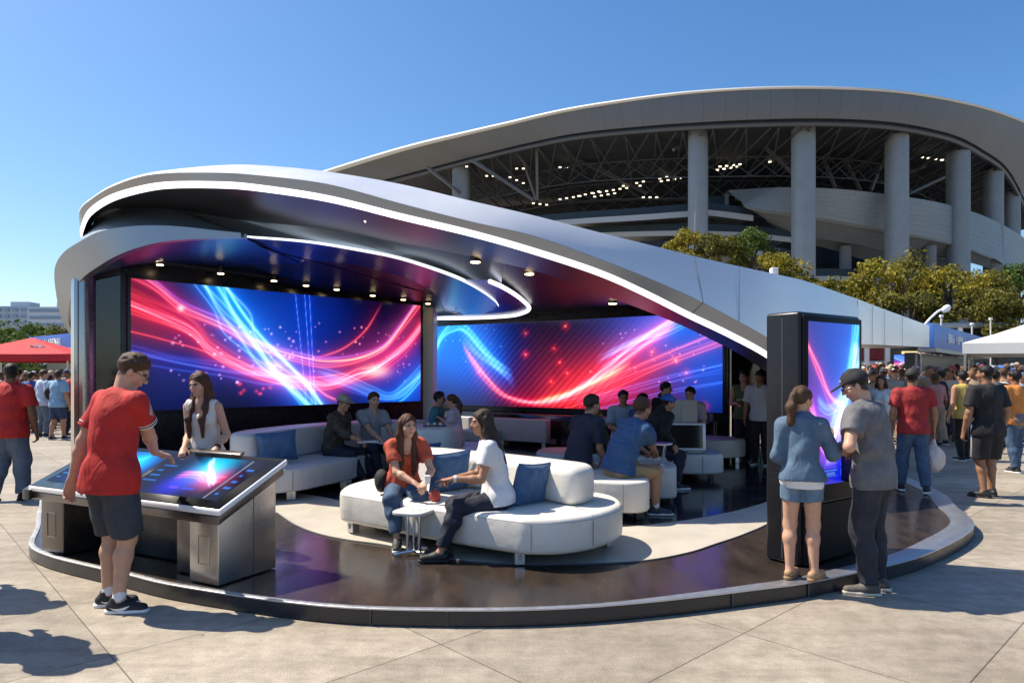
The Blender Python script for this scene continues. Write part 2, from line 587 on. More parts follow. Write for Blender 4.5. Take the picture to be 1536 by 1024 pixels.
MB().loft([[p + Vector((0, 0.004, 0.0)) for p in Ss], Ws]).build('ceiling', M['ceiling'], pav)

# lower ribbon on the left
RB = [((106, 503), (112, 507), 10.9), ((93, 481), (103, 482), 10.7), ((84, 440), (104, 455), 10.3), ((82, 403), (112, 432), 9.95), ((95, 379), (127, 414), 9.7), ((120, 362), (150, 398), 9.5),
      ((150, 347), (172, 385), 9.4), ((191, 340), (200, 373.5), 9.35), ((232, 338), (236, 364), 9.35), ((273, 340), (275, 359.5), 9.38), ((328, 346), (328, 357), 9.42), ((361, 349), (362, 356), 9.45)]
rt = [Vector(q) for q in spline([at(*a, Y) for a, b_, Y in RB], 8)]
rb = [Vector(q) for q in spline([at(*b_, Y) for a, b_, Y in RB], 8)]
ti = Vector((0.05, 0.09, 0))
MB().loft([rb, rt, [p + ti for p in rt], [p + ti for p in rb], rb]).build('ribbon_band', M['ribbon_metal'], pav)
# inner light ring (second strip) and lower ceiling disc
L2 = [(362, 356, 9.55), (380, 357, 9.7), (462, 364, 9.9), (544, 377.5, 9.95), (599, 389, 10.0), (653, 406, 10.2), (694, 422, 10.6), (726, 440, 11.3), (743, 453, 12.0), (748, 460, 12.6)]
l2 = [Vector(q) for q in spline([at(*p) for p in L2], 8)]
up2 = [p + Vector((0, 0, 0.018 + 0.05 * (i / len(l2)))) for i, p in enumerate(l2)]
MB().loft([[p + Vector((0, 0.03, 0)) for p in l2], [p + Vector((0, -0.015, 0)) for p in l2], [p + Vector((0, -0.015, 0)) for p in up2], [p + Vector((0, 0.04, 0)) for p in up2]]).build('light_ring', M['led_soft'], pav, fix=False)
# drum wall from the upper soffit edge down to the ribbon and the ring
n_dr = 70
low = resample([tuple(p + Vector((0, 0.07, 0))) for p in rt[24:]] + [tuple(p + Vector((0, 0.02, 0))) for p in up2], n_dr)
S_cut = [p for p in Ss if at(137, 0, 1).x * p.y - 0.05 <= p.x and p.x / p.y * F + CX < 760][4:]
MB().loft([resample([tuple(p + Vector((0, 0.01, 0))) for p in S_cut], n_dr), low]).build('drum_band', M['drum'], pav)
disc_front = resample([tuple(p + Vector((0.02, 0.05, 0.003))) for p in rb[24:]] + [tuple(p + Vector((0, 0.012, 0.004))) for p in l2], 60)
disc_back = resample([tuple(at(*p)) for p in [(180, 381, 10.9), (191, 380, 10.9), (300, 396, 11.6), (420, 415, 12.6), (517, 428, 13.6), (612, 447, 15.0), (645, 462, 16.4), (690, 472, 16.0), (722, 471, 14.2), (742, 465, 13.0), (748, 460.5, 12.65)]], 60)
dm = [tuple(Vector(a).lerp(Vector(b_), 0.5) + Vector((0, 0, 0.03))) for a, b_ in zip(disc_front, disc_back)]
MB().loft([disc_front, dm, disc_back]).build('ceiling_disc', M['reflect_blue_soffit'], pav, angle=60)
# curved seam across the disc
seam = spline([at(362, 358, 9.75), at(420, 378, 10.4), at(500, 398, 11.2), at(590, 425, 12.6), at(650, 441, 13.6), at(680, 456, 14.6), at(684, 464, 15.2)], 8)
MB().tube([Vector(p) + Vector((0, 0, -0.015)) for p in seam], 0.012, 6).build('seam', M['black_wall'], pav)
# outer light loop
L3 = [(735, 422, 10.3), (755, 431, 10.9), (776, 444, 11.9), (790, 456, 13.2), (794, 463, 14.0), (786, 469, 14.8), (763, 474, 15.6), (708, 477, 16.2), (653, 477.5, 16.6)]
l3 = [Vector(q) for q in spline([at(*p) for p in L3], 10)]
MB().tube(l3, 0.035, 8).build('light_loop', M['led'], pav)
l3in = resample([tuple(p) for p in l2[48:]] + [tuple(at(735, 471, 14.0)), tuple(at(700, 474, 15.6)), tuple(at(655, 475.5, 16.5))], 50)
MB().loft([[p + Vector((0, 0, 0.02)) for p in map(Vector, resample([tuple(p) for p in l3], 50))], [Vector(p) + Vector((0, 0, 0.03)) for p in l3in]]).build('outer_soffit', M['reflect_blue_soffit'], pav, angle=60)

# walls
A, B2, C2, D2 = Vector((-6.0, 10.55, 0)), Vector((-1.98, 14.85, 0)), Vector((-2.05, 17.6, 0)), Vector((4.3, 13.5, 0))


def wallbox(mb, a, b, z0, z1, th, off=0.0):
    d = (b - a).to_2d().normalized()
    nrm = Vector((d.y, -d.x, 0))
    c = (a + b) / 2 + nrm * off
    mb.box((c.x, c.y, (z0 + z1) / 2), ((b - a).to_2d().length, th, z1 - z0), math.atan2(d.y, d.x))
    return nrm


w1 = MB()
n1 = wallbox(w1, A - (B2 - A).normalized() * .06, B2, 0.116, 3.55, 0.16)
w1.build('wall', M['black_wall'], pav, bevel=0.01)
w2 = MB()
n2 = wallbox(w2, C2, D2, 0.116, 3.4, 0.16)
w2.build('wall', M['black_wall'], pav, bevel=0.01)
w3 = MB()
wallbox(w3, Vector((4.38, 13.5, 0)), Vector((4.95, 13.75, 0)), 0.116, 3.1, 0.12)
wallbox(w3, Vector((5.0, 13.74, 0)), Vector((5.7, 13.6, 0)), 0.116, 2.9, 0.12)
wallbox(w3, Vector((5.75, 13.58, 0)), Vector((6.6, 13.3, 0)), 0.116, 2.75, 0.12)
w3.build('wall', M['dark_glass'], pav)
MB().box((-1.88, 15.4, 1.63), (0.30, 0.9, 3.0), 0).build('pillar', M['plaster'], pav, bevel=0.02)
# left end: stainless column, dark glass return
colp = [(-6.42, 10.02), (-6.40, 9.90), (-6.30, 9.82), (-6.16, 9.82), (-6.11, 9.90), (-6.11, 10.30), (-6.40, 10.30)]
MB().prism(colp, 0.116, 3.32).build('column', M['steel'], pav, bevel=0.012)
MB().box((-6.24, 9.815, 1.7), (0.006, 0.012, 3.1)).build('joint', M['joint'], pav)
gp = MB()
wallbox(gp, Vector((-6.11, 10.02, 0)), Vector((-5.82, 10.16, 0)), 0.116, 3.6, 0.05)
gp.build('glass_panel', M['dark_glass'], pav, bevel=0.005, seg=1)
fr = MB()
wallbox(fr, Vector((-5.93, 10.30, 0)), Vector((-5.86, 10.36, 0)), 0.116, 3.55, 0.10)
fr.build('frame_post', M['black_plastic'], pav, bevel=0.01)

M['soft_joint'] = pbr('soft_joint', (.42, .43, .46), .5)
# wing to the right
wt = [Vector(q) for q in spline([at(1280, 446, 12.4), at(1288, 449, 12.8), at(1318, 460.5, 14.4), at(1345, 470.5, 16.2), at(1394, 488.5, 20.0)], 6)]
wb = [Vector(q) for q in spline([at(1280, 515.5, 12.4), at(1288, 516, 12.8), at(1318, 517, 14.4), at(1345, 518.3, 16.2), at(1394, 520.5, 20.0)], 6)]
dep = Vector((0.9, -0.65, 0)) * -1.3
bk = lambda c, dz=0: [p + dep + Vector((0, 0, dz)) for p in c]
MB().loft([wb, wt]).build('wing_face', M['white_shell'], pav)
MB().loft([[p + Vector((0, .01, -.003)) for p in wb], bk(wb)]).build('wing_soffit', M['fascia_metal'], pav)
wr = MB().loft([[p + Vector((0, .01, 0)) for p in wt], bk(wt, -0.05), bk(wb)])
wr.add([wb[-1], wt[-1], bk(wt, -.05)[-1], bk(wb)[-1]], [(0, 1, 2, 3)])
wr.build('wing_roof', M['white_shell'], pav)
for a, b_, c_, Y in [((1042, 384.5), (1055, 453.5), (1037, 471), 8.33), ((1109, 399.5), (1109, 482), None, 8.52)]:
    pj = MB().beam(at(*a, Y - 0.035), at(*b_, Y - 0.085), 0.006)
    pj.build('panel_joint', M['seam'], pav)
    if c_:
        MB().beam(at(*b_, Y - 0.09), at(*c_, Y - 0.09), 0.008).build('panel_joint', M['joint'], pav)
for t in (0.22, 0.42, 0.60, 0.80):
    i = int(t * (len(wt) - 1))
    e = Vector((0.012, -0.012, 0))
    MB().beam(wb[i] + e, wt[i] + e, 0.006).build('panel_joint', M['soft_joint'], pav)
MB().prism([(at(1158 + dx, 0, 8.95).x, 8.95 + dy) for dx, dy in ((0, 0), (10, 0), (10, .1), (0, .1))], at(0, 412, 8.95).z - 0.03, at(0, 401, 8.95).z).build('roof_vent', M['white_paint'], pav, bevel=0.012)


# ---------------------------------------------------------------- pictures on the screens
class Pic:
    def __init__(s, nu, nv, aspect, bg0=(0.004, 0.005, 0.03), bg1=(0.01, 0.012, 0.07)):
        s.nu, s.nv, s.a = nu, nv, aspect
        s.u, s.v = np.meshgrid(np.linspace(0, 1, nu), np.linspace(0, 1, nv))
        b0, b1 = np.array(bg0), np.array(bg1)
        t = np.clip(s.v + 0.15 * np.sin(s.u * 5), 0, 1)[..., None]
        s.img = b0 * (1 - t) + b1 * t

    def _curve(s, pts, along, n=600):
        P = np.array(spline(pts, 12))
        q = np.linspace(0, 1, n)
        if along == 'u':
            o = np.argsort(P[:, 0])
            f = np.interp(q, P[o, 0], P[o, 1])
            lo, hi = P[:, 0].min(), P[:, 0].max()
        else:
            o = np.argsort(P[:, 1])
            f = np.interp(q, P[o, 1], P[o, 0])
            lo, hi = P[:, 1].min(), P[:, 1].max()
        return q, f, lo, hi

    def streak(s, pts, w, col, k=1.0, along='u', halo=0.3, hw=5.0, hot=None, ends=0.06):
        q, f, lo, hi = s._curve(pts, along)
        sl = np.gradient(f, q)
        if along == 'u':
            x = s.u
            d = np.abs(s.v - np.interp(x, q, f)) / np.sqrt(1 + (np.interp(x, q, sl) / s.a) ** 2)
        else:
            x = s.v
            d = np.abs(s.u - np.interp(x, q, f)) * s.a / np.sqrt(1 + (np.interp(x, q, sl) * s.a) ** 2)
        win = np.clip((x - lo) / ends + (lo <= 0.001) * 2, 0, 1) * np.clip((hi - x) / ends + (hi >= 0.999) * 2, 0, 1)
        if hot is not None:
            win = win * (0.45 + 1.0 * np.exp(-((x - hot) / 0.22) ** 2))
        I = k * win * (np.exp(-(d / w) ** 2) + halo * np.exp(-d / (w * hw)))
        s.img += I[..., None] * np.array(col)
        core = k * win * np.exp(-(d / (w * 0.45)) ** 2) * 0.35
        s.img += core[..., None]
        return s

    def bundle(s, pts, n, spread, w, col, k, along='u', col2=None, seed=1, **kw):
        rg = np.random.default_rng(seed)
        for i in range(n):
            t = (i + 0.5) / n - 0.5 + rg.normal() * 0.05
            j = rg.normal(0, 0.012, len(pts))
            P = [(p[0] + (t * spread if along == 'v' else 0) + (j[m] if along == 'v' else 0), p[1] + (t * spread if along == 'u' else 0) + (j[m] if along == 'u' else 0)) for m, p in enumerate(pts)]
            c = np.array(col) if col2 is None else np.array(col) * (1 - i / max(1, n - 1)) + np.array(col2) * (i / max(1, n - 1))
            s.streak(P, w * rg.uniform(0.5, 1.5), c, k * rg.uniform(0.35, 1.1), along, halo=0.25, **kw)
        return s

    def blob(s, u, v, r, col, k=1.0, sx=1.0):
        d2 = ((s.u - u) * s.a / sx) ** 2 + (s.v - v) ** 2
        s.img += (k * np.exp(-d2 / r ** 2))[..., None] * np.array(col)
        return s

    def dots(s, n, box, col, seed, r=(0.004, 0.011), k=1.2):
        rg = np.random.default_rng(seed)
        for _ in range(n):
            u, v = rg.uniform(box[0], box[1]), rg.uniform(box[2], box[3])
            s.blob(u, v, rg.uniform(*r), col, k * rg.uniform(0.4, 1.2))
        return s

    def rect(s, u0, u1, v0, v1, col, k=1.0, frame=False, t=0.006):
        m = (s.u >= u0) & (s.u <= u1) & (s.v >= v0) & (s.v <= v1)
        if frame:
            m &= ~((s.u >= u0 + t / s.a) & (s.u <= u1 - t / s.a) & (s.v >= v0 + t) & (s.v <= v1 - t))
        s.img[m] = s.img[m] * (1 - min(1, k)) + np.array(col) * k
        return s


RED, PINK, BLUE, CYAN, VIO, ORG = (1.0, 0.03, 0.07), (1.0, 0.05, 0.22), (0.0, 0.10, 0.75), (0.02, 0.42, 1.0), (0.28, 0.05, 0.85), (1.0, 0.28, 0.10)


def screen_grid(name, p00, p10, p11, p01, pic, mat_, parent, gam=1.0):
    nu, nv = pic.nu, pic.nv
    off = Vector(parent.get('_off', (0, 0, 0)))
    a, b_, c, d = [np.array(tuple(Vector(p) - off)) for p in (p00, p10, p11, p01)]
    u, v = pic.u[..., None], pic.v[..., None]
    P = ((1 - u) * (1 - v) * a + u * (1 - v) * b_ + u * v * c + (1 - u) * v * d).reshape(-1, 3)
    idx = np.arange(nu * nv).reshape(nv, nu)
    q = np.stack([idx[:-1, :-1], idx[:-1, 1:], idx[1:, 1:], idx[1:, :-1]], -1).reshape(-1, 4)
    me = bpy.data.meshes.new(name)
    np_mesh(me, P, q)
    at_ = me.attributes.new('Pic', 'FLOAT_COLOR', 'POINT')
    img = np.clip(pic.img, 0, 3)
    lum = img.mean(-1, keepdims=True)
    img = img + np.array((.10, .10, .12)) * np.clip(lum - .8, 0, 2)
    pink = np.clip(img[..., 0] - 1.6 * img[..., 1], 0, 1)
    img[..., 2] *= 1 - .30 * pink
    img = 1.25 * (1 - np.exp(-0.72 * img ** 1.65))
    at_.data.foreach_set('color', np.concatenate([img.reshape(-1, 3), np.ones((nu * nv, 1))], 1).astype(np.float32).ravel())
    me.materials.append(mat_)
    o = bpy.data.objects.new(name, me)
    COL.objects.link(o)
    o.parent = parent
    return o


def np_mesh(me, V, Q):
    me.vertices.add(len(V))
    me.vertices.foreach_set('co', np.ascontiguousarray(V, np.float32).ravel())
    n = len(Q)
    me.loops.add(n * 4)
    me.loops.foreach_set('vertex_index', np.ascontiguousarray(Q, np.int32).ravel())
    me.polygons.add(n)
    me.polygons.foreach_set('loop_start', np.arange(0, n * 4, 4, dtype=np.int32))
    me.update(calc_edges=True)
    me.validate()


# left video wall
pl = Pic(420, 170, 2.55)
pl.blob(0.42, 0.75, 0.5, (0.0, 0.12, 0.55), 1.0).blob(0.62, 0.8, 0.3, (0.0, 0.03, 0.2), .8).blob(0.05, 0.7, 0.3, (0.30, 0.0, 0.06), 0.7).blob(0.85, 0.5, 0.3, (0.30, 0.0, 0.08), 0.6).blob(0.5, 0.2, 0.35, (0.04, 0.04, 0.45), 0.6)
pl.blob(0.95, 0.1, 0.5, (0, 0.14, 0.7), 1.1).blob(.1, .2, .4, (0, .03, .22), 1.0)
mainr = [(0, .80), (.148, .632), (.217, .466), (.314, .324), (.397, .249), (.522, .20), (.612, .18), (.716, .276), (.80, .338), (.924, .561), (1, .777)]
upr = [(0, 1.07), (.065, .97), (.134, .816), (.245, .695), (.356, .545), (.48, .453), (.59, .40), (.716, .433), (.827, .545), (.896, .729), (.965, .95), (1, 1.06)]
pl.bundle(mainr, 6, 0.10, 0.010, RED, 0.55, col2=PINK, seed=3)
pl.streak(mainr, 0.013, PINK, 1.2, halo=0.35, hot=0.78)
pl.bundle([(p[0], p[1] - 0.02 + 0.10 * (1 - p[0])) for p in mainr[:7]] + mainr[7:], 4, 0.14, 0.016, RED, 0.28, seed=9)
pl.bundle(upr, 6, 0.10, 0.010, RED, 0.5, col2=VIO, seed=5)
pl.streak(upr, 0.012, ORG, 0.9, hot=0.75)
pl.streak([(0, .60), (.08, .55), (.2, .46), (.3, .33), (.42, .28), (.55, .25), (.7, .30)], 0.006, RED, 0.8)
pl.streak([(0.55, .42), (.66, .52), (.75, .70), (.81, .93), (.83, 1.02)], 0.012, RED, 0.7)
pl.streak([(0.35, .32), (.52, .22), (.6, .08), (.68, 0.0)], 0.012, PINK, 0.9, along='u')
pl.bundle([(.215, 1.0), (.27, .8), (.33, .6), (.40, .36), (.47, .2), (.55, 0.0)], 6, 0.10, 0.014, CYAN, 0.95, along='v', col2=BLUE, seed=2)
pl.streak([(.26, 1.0), (.31, .8), (.37, .6), (.44, .42), (.52, .2), (.58, 0.0)], 0.018, CYAN, 1.5, along='v')
pl.streak([(.235, 1.0), (.29, .76), (.36, .5), (.44, .22), (.535, 0.0)], 0.024, CYAN, 1.1, along='v')
for x0, x1 in ((.485, .525), (.518, .545), (.535, .556)):
    pl.streak([(x0, 1.0), ((x0 + x1) / 2, .5), (x1, 0.0)], 0.005, BLUE, 0.9, along='v')
pl.bundle([(0, .44), (.12, .38), (.25, .32), (.38, .27), (.5, .26)], 5, 0.1, 0.012, BLUE, 0.5, seed=8)
pl.bundle([(.55, .30), (.68, .20), (.78, .10), (.86, .05), (.93, .14), (1, .30)], 6, 0.12, 0.014, BLUE, 0.7, col2=CYAN, seed=6)
pl.bundle([(.86, -.02), (.93, .08), (1, .24)], 5, 0.12, 0.014, CYAN, 0.7, seed=16)
pl.blob(.80, .31, .06, (1, .6, .5), 1.2, 2.2).blob(.13, .80, .022, (1, .5, .7), 1.6).blob(.42, .36, .05, (1, .5, .8), 0.6, 2)
pl.dots(60, (.1, .5, .15, .7), (.9, .5, 1), 4).dots(40, (.55, .98, .2, .75), (1, .4, .5), 5).dots(8, (.3, .4, .1, .2), (1, .1, .2), 6, (.01, .016))
M['screen'] = screen_mat('screen_picture', 0.72)
vw = thing('video_wall', 'wide video wall of crossing red and blue light streaks, left of the white pillar', 'video screen', (-4, 12.3, 1.1))
d1 = (B2 - A).normalized()
e0, e1 = A + d1 * 0.06 + n1 * 0.10, B2 - d1 * 0.12 + n1 * 0.10
zz = lambda p, z: Vector((p.x, p.y, z))
bz = MB()
wallbox(bz, e0 - d1 * 0.05, e1 + d1 * 0.05, 1.07, 3.21, 0.05, 0.0)
bz.build('bezel', M['black_plastic'], vw, bevel=0.008)
f_ = n1 * 0.030
screen_grid('display', zz(e0 + f_, 1.12), zz(e1 + f_, 1.12), zz(e1 + f_, 3.165), zz(e0 + f_, 3.165), pl, M['screen'], vw)

# right video wall
pr = Pic(440, 170, 3.3, (0.003, 0.01, 0.04), (0.004, 0.02, 0.10))
pr.blob(0.05, .75, .6, (0, .26, .85), 1.3).blob(0.20, .6, .45, (0, .14, .65), 1.1).blob(.5, .4, .45, (.28, 0, .04), 1.0, 1.3).blob(.62, .2, .3, (.8, .03, .1), 0.9, 2.2).blob(.72, .45, .3, (.5, .02, .12), .5, 1.4)
pr.blob(.88, .95, .45, (0, .2, .8), 1.3, 1.5).blob(.98, .3, .4, (0, .12, .55), 1.1)
pr.bundle([(0, .62), (.03, .85), (.08, .97), (.14, .93), (.25, .55), (.33, .35)], 6, .12, .02, CYAN, .45, seed=12)
pr.bundle([(.10, .95), (.2, .62), (.28, .45), (.34, .25)], 5, .16, .02, BLUE, .6, seed=13)
arc = [(.12, .78), (.16, .58), (.22, .35), (.28, .16), (.34, .08), (.42, .05), (.5, .10), (.58, .26), (.66, .46), (.74, .68), (.82, .86), (.90, 1.04)]
pr.bundle(arc, 5, .06, .014, PINK, .7, seed=14)
pr.streak(arc, .016, RED, .9, hot=.6)
pr.streak([(.3, .06), (.42, .07), (.52, .14), (.6, .28), (.68, .45), (.78, .7), (.88, .92)], .035, PINK, 1.0, hot=.7)
pr.streak([(.40, .05), (.52, .16), (.6, .27), (.68, .40), (.74, .52)], .03, ORG, 1.2, hot=.58)
pr.bundle([(.45, .02), (.58, .14), (.7, .34), (.82, .52), (1, .75)], 6, .16, .012, RED, .5, seed=15, col2=PINK)
pr.bundle([(.62, .5), (.74, .70), (.86, .88), (.95, 1.02)], 5, .14, .012, BLUE, .7, seed=18, col2=CYAN)
pr.bundle([(.55, .0), (.7, .14), (.85, .28), (1, .40)], 6, .22, .012, BLUE, .55, seed=17)
for (u, v, k) in ((.195, .42, 1), (.375, .62, 1.2), (.52, .93, .9), (.48, .68, .7), (.5, .52, .8), (.525, .40, .9), (.47, .30, .9), (.375, .87, .7), (.87, .53, 1.1), (.80, .62, .8), (.9, .4, .6), (.95, .06, .8)):
    pr.blob(u, v, .045, RED, .7 * k).blob(u, v, .012, (1, .5, .5), 1.3 * k)
pr.dots(50, (.6, .95, .3, .9), (1, .4, .6), 21, (.004, .009)).dots(20, (.02, .3, .5, .95), (.3, .7, 1), 22, (.004, .008))
strip = 0.80 + 0.20 * np.sin((pr.u * 3.3 * 1.0 - pr.v * 0.9) * 2 * math.pi * 13)
mask = np.clip(1.25 - np.abs(pr.u - 0.42) * 3.2, 0, 1)
pr.img *= (1 - mask * (1 - strip))[..., None]
vw2 = thing('video_wall', 'video wall with a pink wave and red sparks over fine diagonal stripes, right of the white pillar', 'video screen', (1.1, 15.4, .9))
d2 = (D2 - C2).normalized()
e0, e1 = C2 + d2 * 0.16 + n2 * 0.10, D2 - d2 * 0.10 + n2 * 0.10
bz = MB()
wallbox(bz, e0 - d2 * 0.05, e1 + d2 * 0.05, 0.90, 2.95, 0.05)
bz.build('bezel', M['black_plastic'], vw2, bevel=0.008)
f_ = n2 * 0.030
screen_grid('display', zz(e0 + f_, 0.93), zz(e1 + f_, 0.93), zz(e1 + f_, 2.91), zz(e0 + f_, 2.91), pr, M['screen'], vw2)
M['gloss_ledge'] = pbr('gloss_ledge', (0.01, 0.01, 0.014), 0.1, coat=0.6)
lg = MB()
wallbox(lg, C2 + d2 * 0.3, D2 - d2 * 0.1, 0.13, 0.80, 0.5, 0.40)
lg.build('ledge', M['gloss_ledge'], pav, bevel=0.02)


# ---------------------------------------------------------------- lamps under the canopy
def spot(px, py, Y, label, r=0.055, tilt=0.0, group=None, round_=True):
    p = at(px, py, Y)
    t = thing('spotlight', label, 'spotlight', tuple(p), group=group)
    MB().cyl(p + Vector((0, 0, 0.012)), r * 1.05, 0.13, 16).build('housing', M['black_plastic'], t, bevel=0.006)
    MB().tube([p + Vector((0, 0, .14)), p + Vector((0, .02, .24))], 0.012, 8).build('stem', M['black_plastic'], t)
    MB().cyl(p, r * 0.9, 0.011, 16).build('lens', M['warm_lamp'], t)
    return t


tr_ = thing('light_track', 'thin black ceiling track along the top of the left video wall', 'track', (-4, 12, 3.3))
MB().beam(A + d1 * 0.3 + n1 * 0.38 + Vector((0, 0, 3.42)), B2 - d1 * 0.05 + n1 * 0.38 + Vector((0, 0, 3.30)), 0.04).build('rail', M['black_plastic'], tr_)
ORD = ['first', 'second', 'third', 'fourth', 'fifth', 'sixth', 'seventh', 'eighth']
for k, (px, py) in enumerate([(240, 398), (331, 411), (411, 422), (459, 429), (505, 435), (559, 444), (605, 450), (642, 456)]):
    c = (px - CX) / F
    q = A + n1 * 0.36
    t = (c * q.y - q.x) / (d1.x - c * d1.y)
    spot(px, py, (q + d1 * t).y, f'small warm spotlight over the left video wall, {ORD[k]} from the steel column', group='spotlights over the left video wall')
spot(713, 394, 9.6, 'warm spotlight hanging by the tip of the inner light ring', 0.075)
spot(794, 412, 9.75, 'warm spotlight midway along the soffit above the striped video wall', 0.07)
spot(919, 456, 11.5, 'warm spotlight near the arch, nearest the right end of the soffit', 0.075)
for (px, py, Y, lab) in ((343, 368, 10.45, 'flush round downlight in the blue ceiling disc, near the ribbon tip'), (555, 330, 8.75, 'flush oval downlight in the dark soffit beside the main light strip')):
    p = at(px, py, Y)
    t = thing('downlight', lab, 'downlight', tuple(p))
    MB().cyl(p + Vector((0, 0, -0.02)), 0.09, 0.02, 20).build('trim', M['chrome'], t)
    MB().cyl(p + Vector((0, 0, -0.024)), 0.075, 0.01, 20).build('lens', M['down_lamp'], t)
# ---------------------------------------------------------------- people: one smooth body surface grown from limbs, clothes over it
class Field:
    """signed-distance field on a regular grid, shapes blended smoothly"""

    def __init__(s, lo, hi, h):
        s.h = h
        s.lo = np.array(lo, np.float32)
        s.n = np.maximum(4, np.ceil((np.array(hi) - s.lo) / h).astype(int) + 1)
        s.D = np.full(tuple(s.n), 1.0, np.float32)

    def _sub(s, lo, hi):
        i0 = np.clip(np.floor((lo - s.lo) / s.h).astype(int), 0, s.n - 1)
        i1 = np.clip(np.ceil((hi - s.lo) / s.h).astype(int) + 1, 1, s.n)
        if np.any(i1 <= i0):
            return None, None
        sl = tuple(slice(a, b) for a, b in zip(i0, i1))
        ax = [s.lo[k] + s.h * np.arange(i0[k], i1[k], dtype=np.float32) for k in range(3)]
        return sl, np.meshgrid(*ax, indexing='ij', sparse=True)

    def _put(s, sl, d, k, op):
        a = s.D[sl]
        if op == 'add':
            if k <= 0:
                s.D[sl] = np.minimum(a, d)
            else:
                t = np.clip(0.5 + 0.5 * (a - d) / k, 0, 1)
                s.D[sl] = a * (1 - t) + d * t - k * t * (1 - t)
        else:
            if k <= 0:
                s.D[sl] = np.maximum(a, -d)
            else:
                t = np.clip(0.5 - 0.5 * (a + d) / k, 0, 1)
                s.D[sl] = a * (1 - t) - d * t + k * t * (1 - t)

    def cone(s, a, b, ra, rb, k=0.02, flat=None, op='add', cuts=()):
        a, b = np.array(a, np.float32), np.array(b, np.float32)
        m = max(ra, rb) + k + 3 * s.h
        sl, g_ = s._sub(np.minimum(a, b) - m, np.maximum(a, b) + m)
        if sl is None:
            return s
        X, Y, Z = g_
        ba = b - a
        L2 = float(ba @ ba) + 1e-9
        px, py, pz = X - a[0], Y - a[1], Z - a[2]
        t = np.clip((px * ba[0] + py * ba[1] + pz * ba[2]) / L2, 0, 1)
        qx, qy, qz = px - ba[0] * t, py - ba[1] * t, pz - ba[2] * t
        f = 1.0
        if flat is not None:
            nrm, f = np.array(flat[0], np.float32), flat[1]
            nrm = nrm / np.linalg.norm(nrm)
            qn = (qx * nrm[0] + qy * nrm[1] + qz * nrm[2]) * (1 / f - 1)
            qx, qy, qz = qx + nrm[0] * qn, qy + nrm[1] * qn, qz + nrm[2] * qn
        d = np.sqrt(qx * qx + qy * qy + qz * qz) - (ra + (rb - ra) * t)
        if flat is not None:
            d = d * min(1.0, f ** 0.5)
        for (p, n) in cuts:
            d = np.maximum(d, (X - p[0]) * n[0] + (Y - p[1]) * n[1] + (Z - p[2]) * n[2])
        s._put(sl, d, k, op)
        return s

    def ell(s, c, r, k=0.02, rot=None, op='add', cuts=(), taper=None):
        c, r = np.array(c, np.float32), np.array(r, np.float32)
        m = r.max() + k + 3 * s.h
        sl, g_ = s._sub(c - m, c + m)
        if sl is None:
            return s
        X, Y, Z = g_
        x, y, z = X - c[0], Y - c[1], Z - c[2]
        if rot is not None:
            R_ = np.array(rot, np.float32)     # columns = local axes
            x, y, z = (x * R_[0, 0] + y * R_[1, 0] + z * R_[2, 0]), (x * R_[0, 1] + y * R_[1, 1] + z * R_[2, 1]), (x * R_[0, 2] + y * R_[1, 2] + z * R_[2, 2])
        k0 = np.sqrt((x / r[0]) ** 2 + (y / r[1]) ** 2 + (z / r[2]) ** 2)
        k1 = np.sqrt((x / r[0] ** 2) ** 2 + (y / r[1] ** 2) ** 2 + (z / r[2] ** 2) ** 2) + 1e-6
        d = k0 * (k0 - 1) / k1
        if taper is not None:       # hair grows thicker away from the hairline plane
            p, n, w, o = taper
            q = -((X - p[0]) * n[0] + (Y - p[1]) * n[1] + (Z - p[2]) * n[2])
            d = d + 0.004 - (o + .004) * np.clip(q / w, 0, 1)
        for (p, n) in cuts:
            d = np.maximum(d, (X - p[0]) * n[0] + (Y - p[1]) * n[1] + (Z - p[2]) * n[2])
        s._put(sl, d, k, op)
        return s

    def cut(s, p, n):
        X, Y, Z = [s.lo[k] + s.h * np.arange(s.n[k], dtype=np.float32) for k in range(3)]
        d = ((X - p[0]) * n[0])[:, None, None] + ((Y - p[1]) * n[1])[None, :, None] + ((Z - p[2]) * n[2])[None, None, :]
        s.D = np.maximum(s.D, d.astype(np.float32))
        return s

    def ripple(s, amp, freq, seed, stretch=(1, 1, 1)):
        rg = np.random.default_rng(seed)
        X, Y, Z = [s.lo[k] + s.h * np.arange(s.n[k], dtype=np.float32) for k in range(3)]
        band = np.argwhere(np.abs(s.D) < 3 * s.h + amp * 3)
        if not len(band):
            return s
        P = np.stack([X[band[:, 0]], Y[band[:, 1]], Z[band[:, 2]]], 1) * np.array(stretch)
        W = np.zeros(len(P), np.float32)
        warp = np.sin(P @ rg.normal(size=3) * freq * 0.4 + 1.0) * 1.5
        for i in range(7):
            dr = rg.normal(size=3)
            dr /= np.linalg.norm(dr)
            W += np.sin(P @ dr * freq * rg.uniform(.5, 2.0) + rg.uniform(0, 6.28) + warp) / (1 + 0.4 * i)
        s.D[band[:, 0], band[:, 1], band[:, 2]] += (amp * (0.40 * np.clip(W, -2.2, 1.3) - 0.35)).astype(np.float32)
        return s

    def mesh(s):
        D = s.D
        D[0], D[-1], D[:, 0], D[:, -1], D[:, :, 0], D[:, :, -1] = 1, 1, 1, 1, 1, 1
        neg = D < 0
        cnt = np.zeros(np.array(D.shape) - 1, np.int8)
        for a in (0, 1):
            for b in (0, 1):
                for c in (0, 1):
                    cnt += neg[a:D.shape[0] - 1 + a, b:D.shape[1] - 1 + b, c:D.shape[2] - 1 + c]
        act = np.argwhere((cnt > 0) & (cnt < 8))
        if not len(act):
            return np.zeros((0, 3)), np.zeros((0, 4), int)
        idx = np.full(cnt.shape, -1, np.int32)
        idx[act[:, 0], act[:, 1], act[:, 2]] = np.arange(len(act))
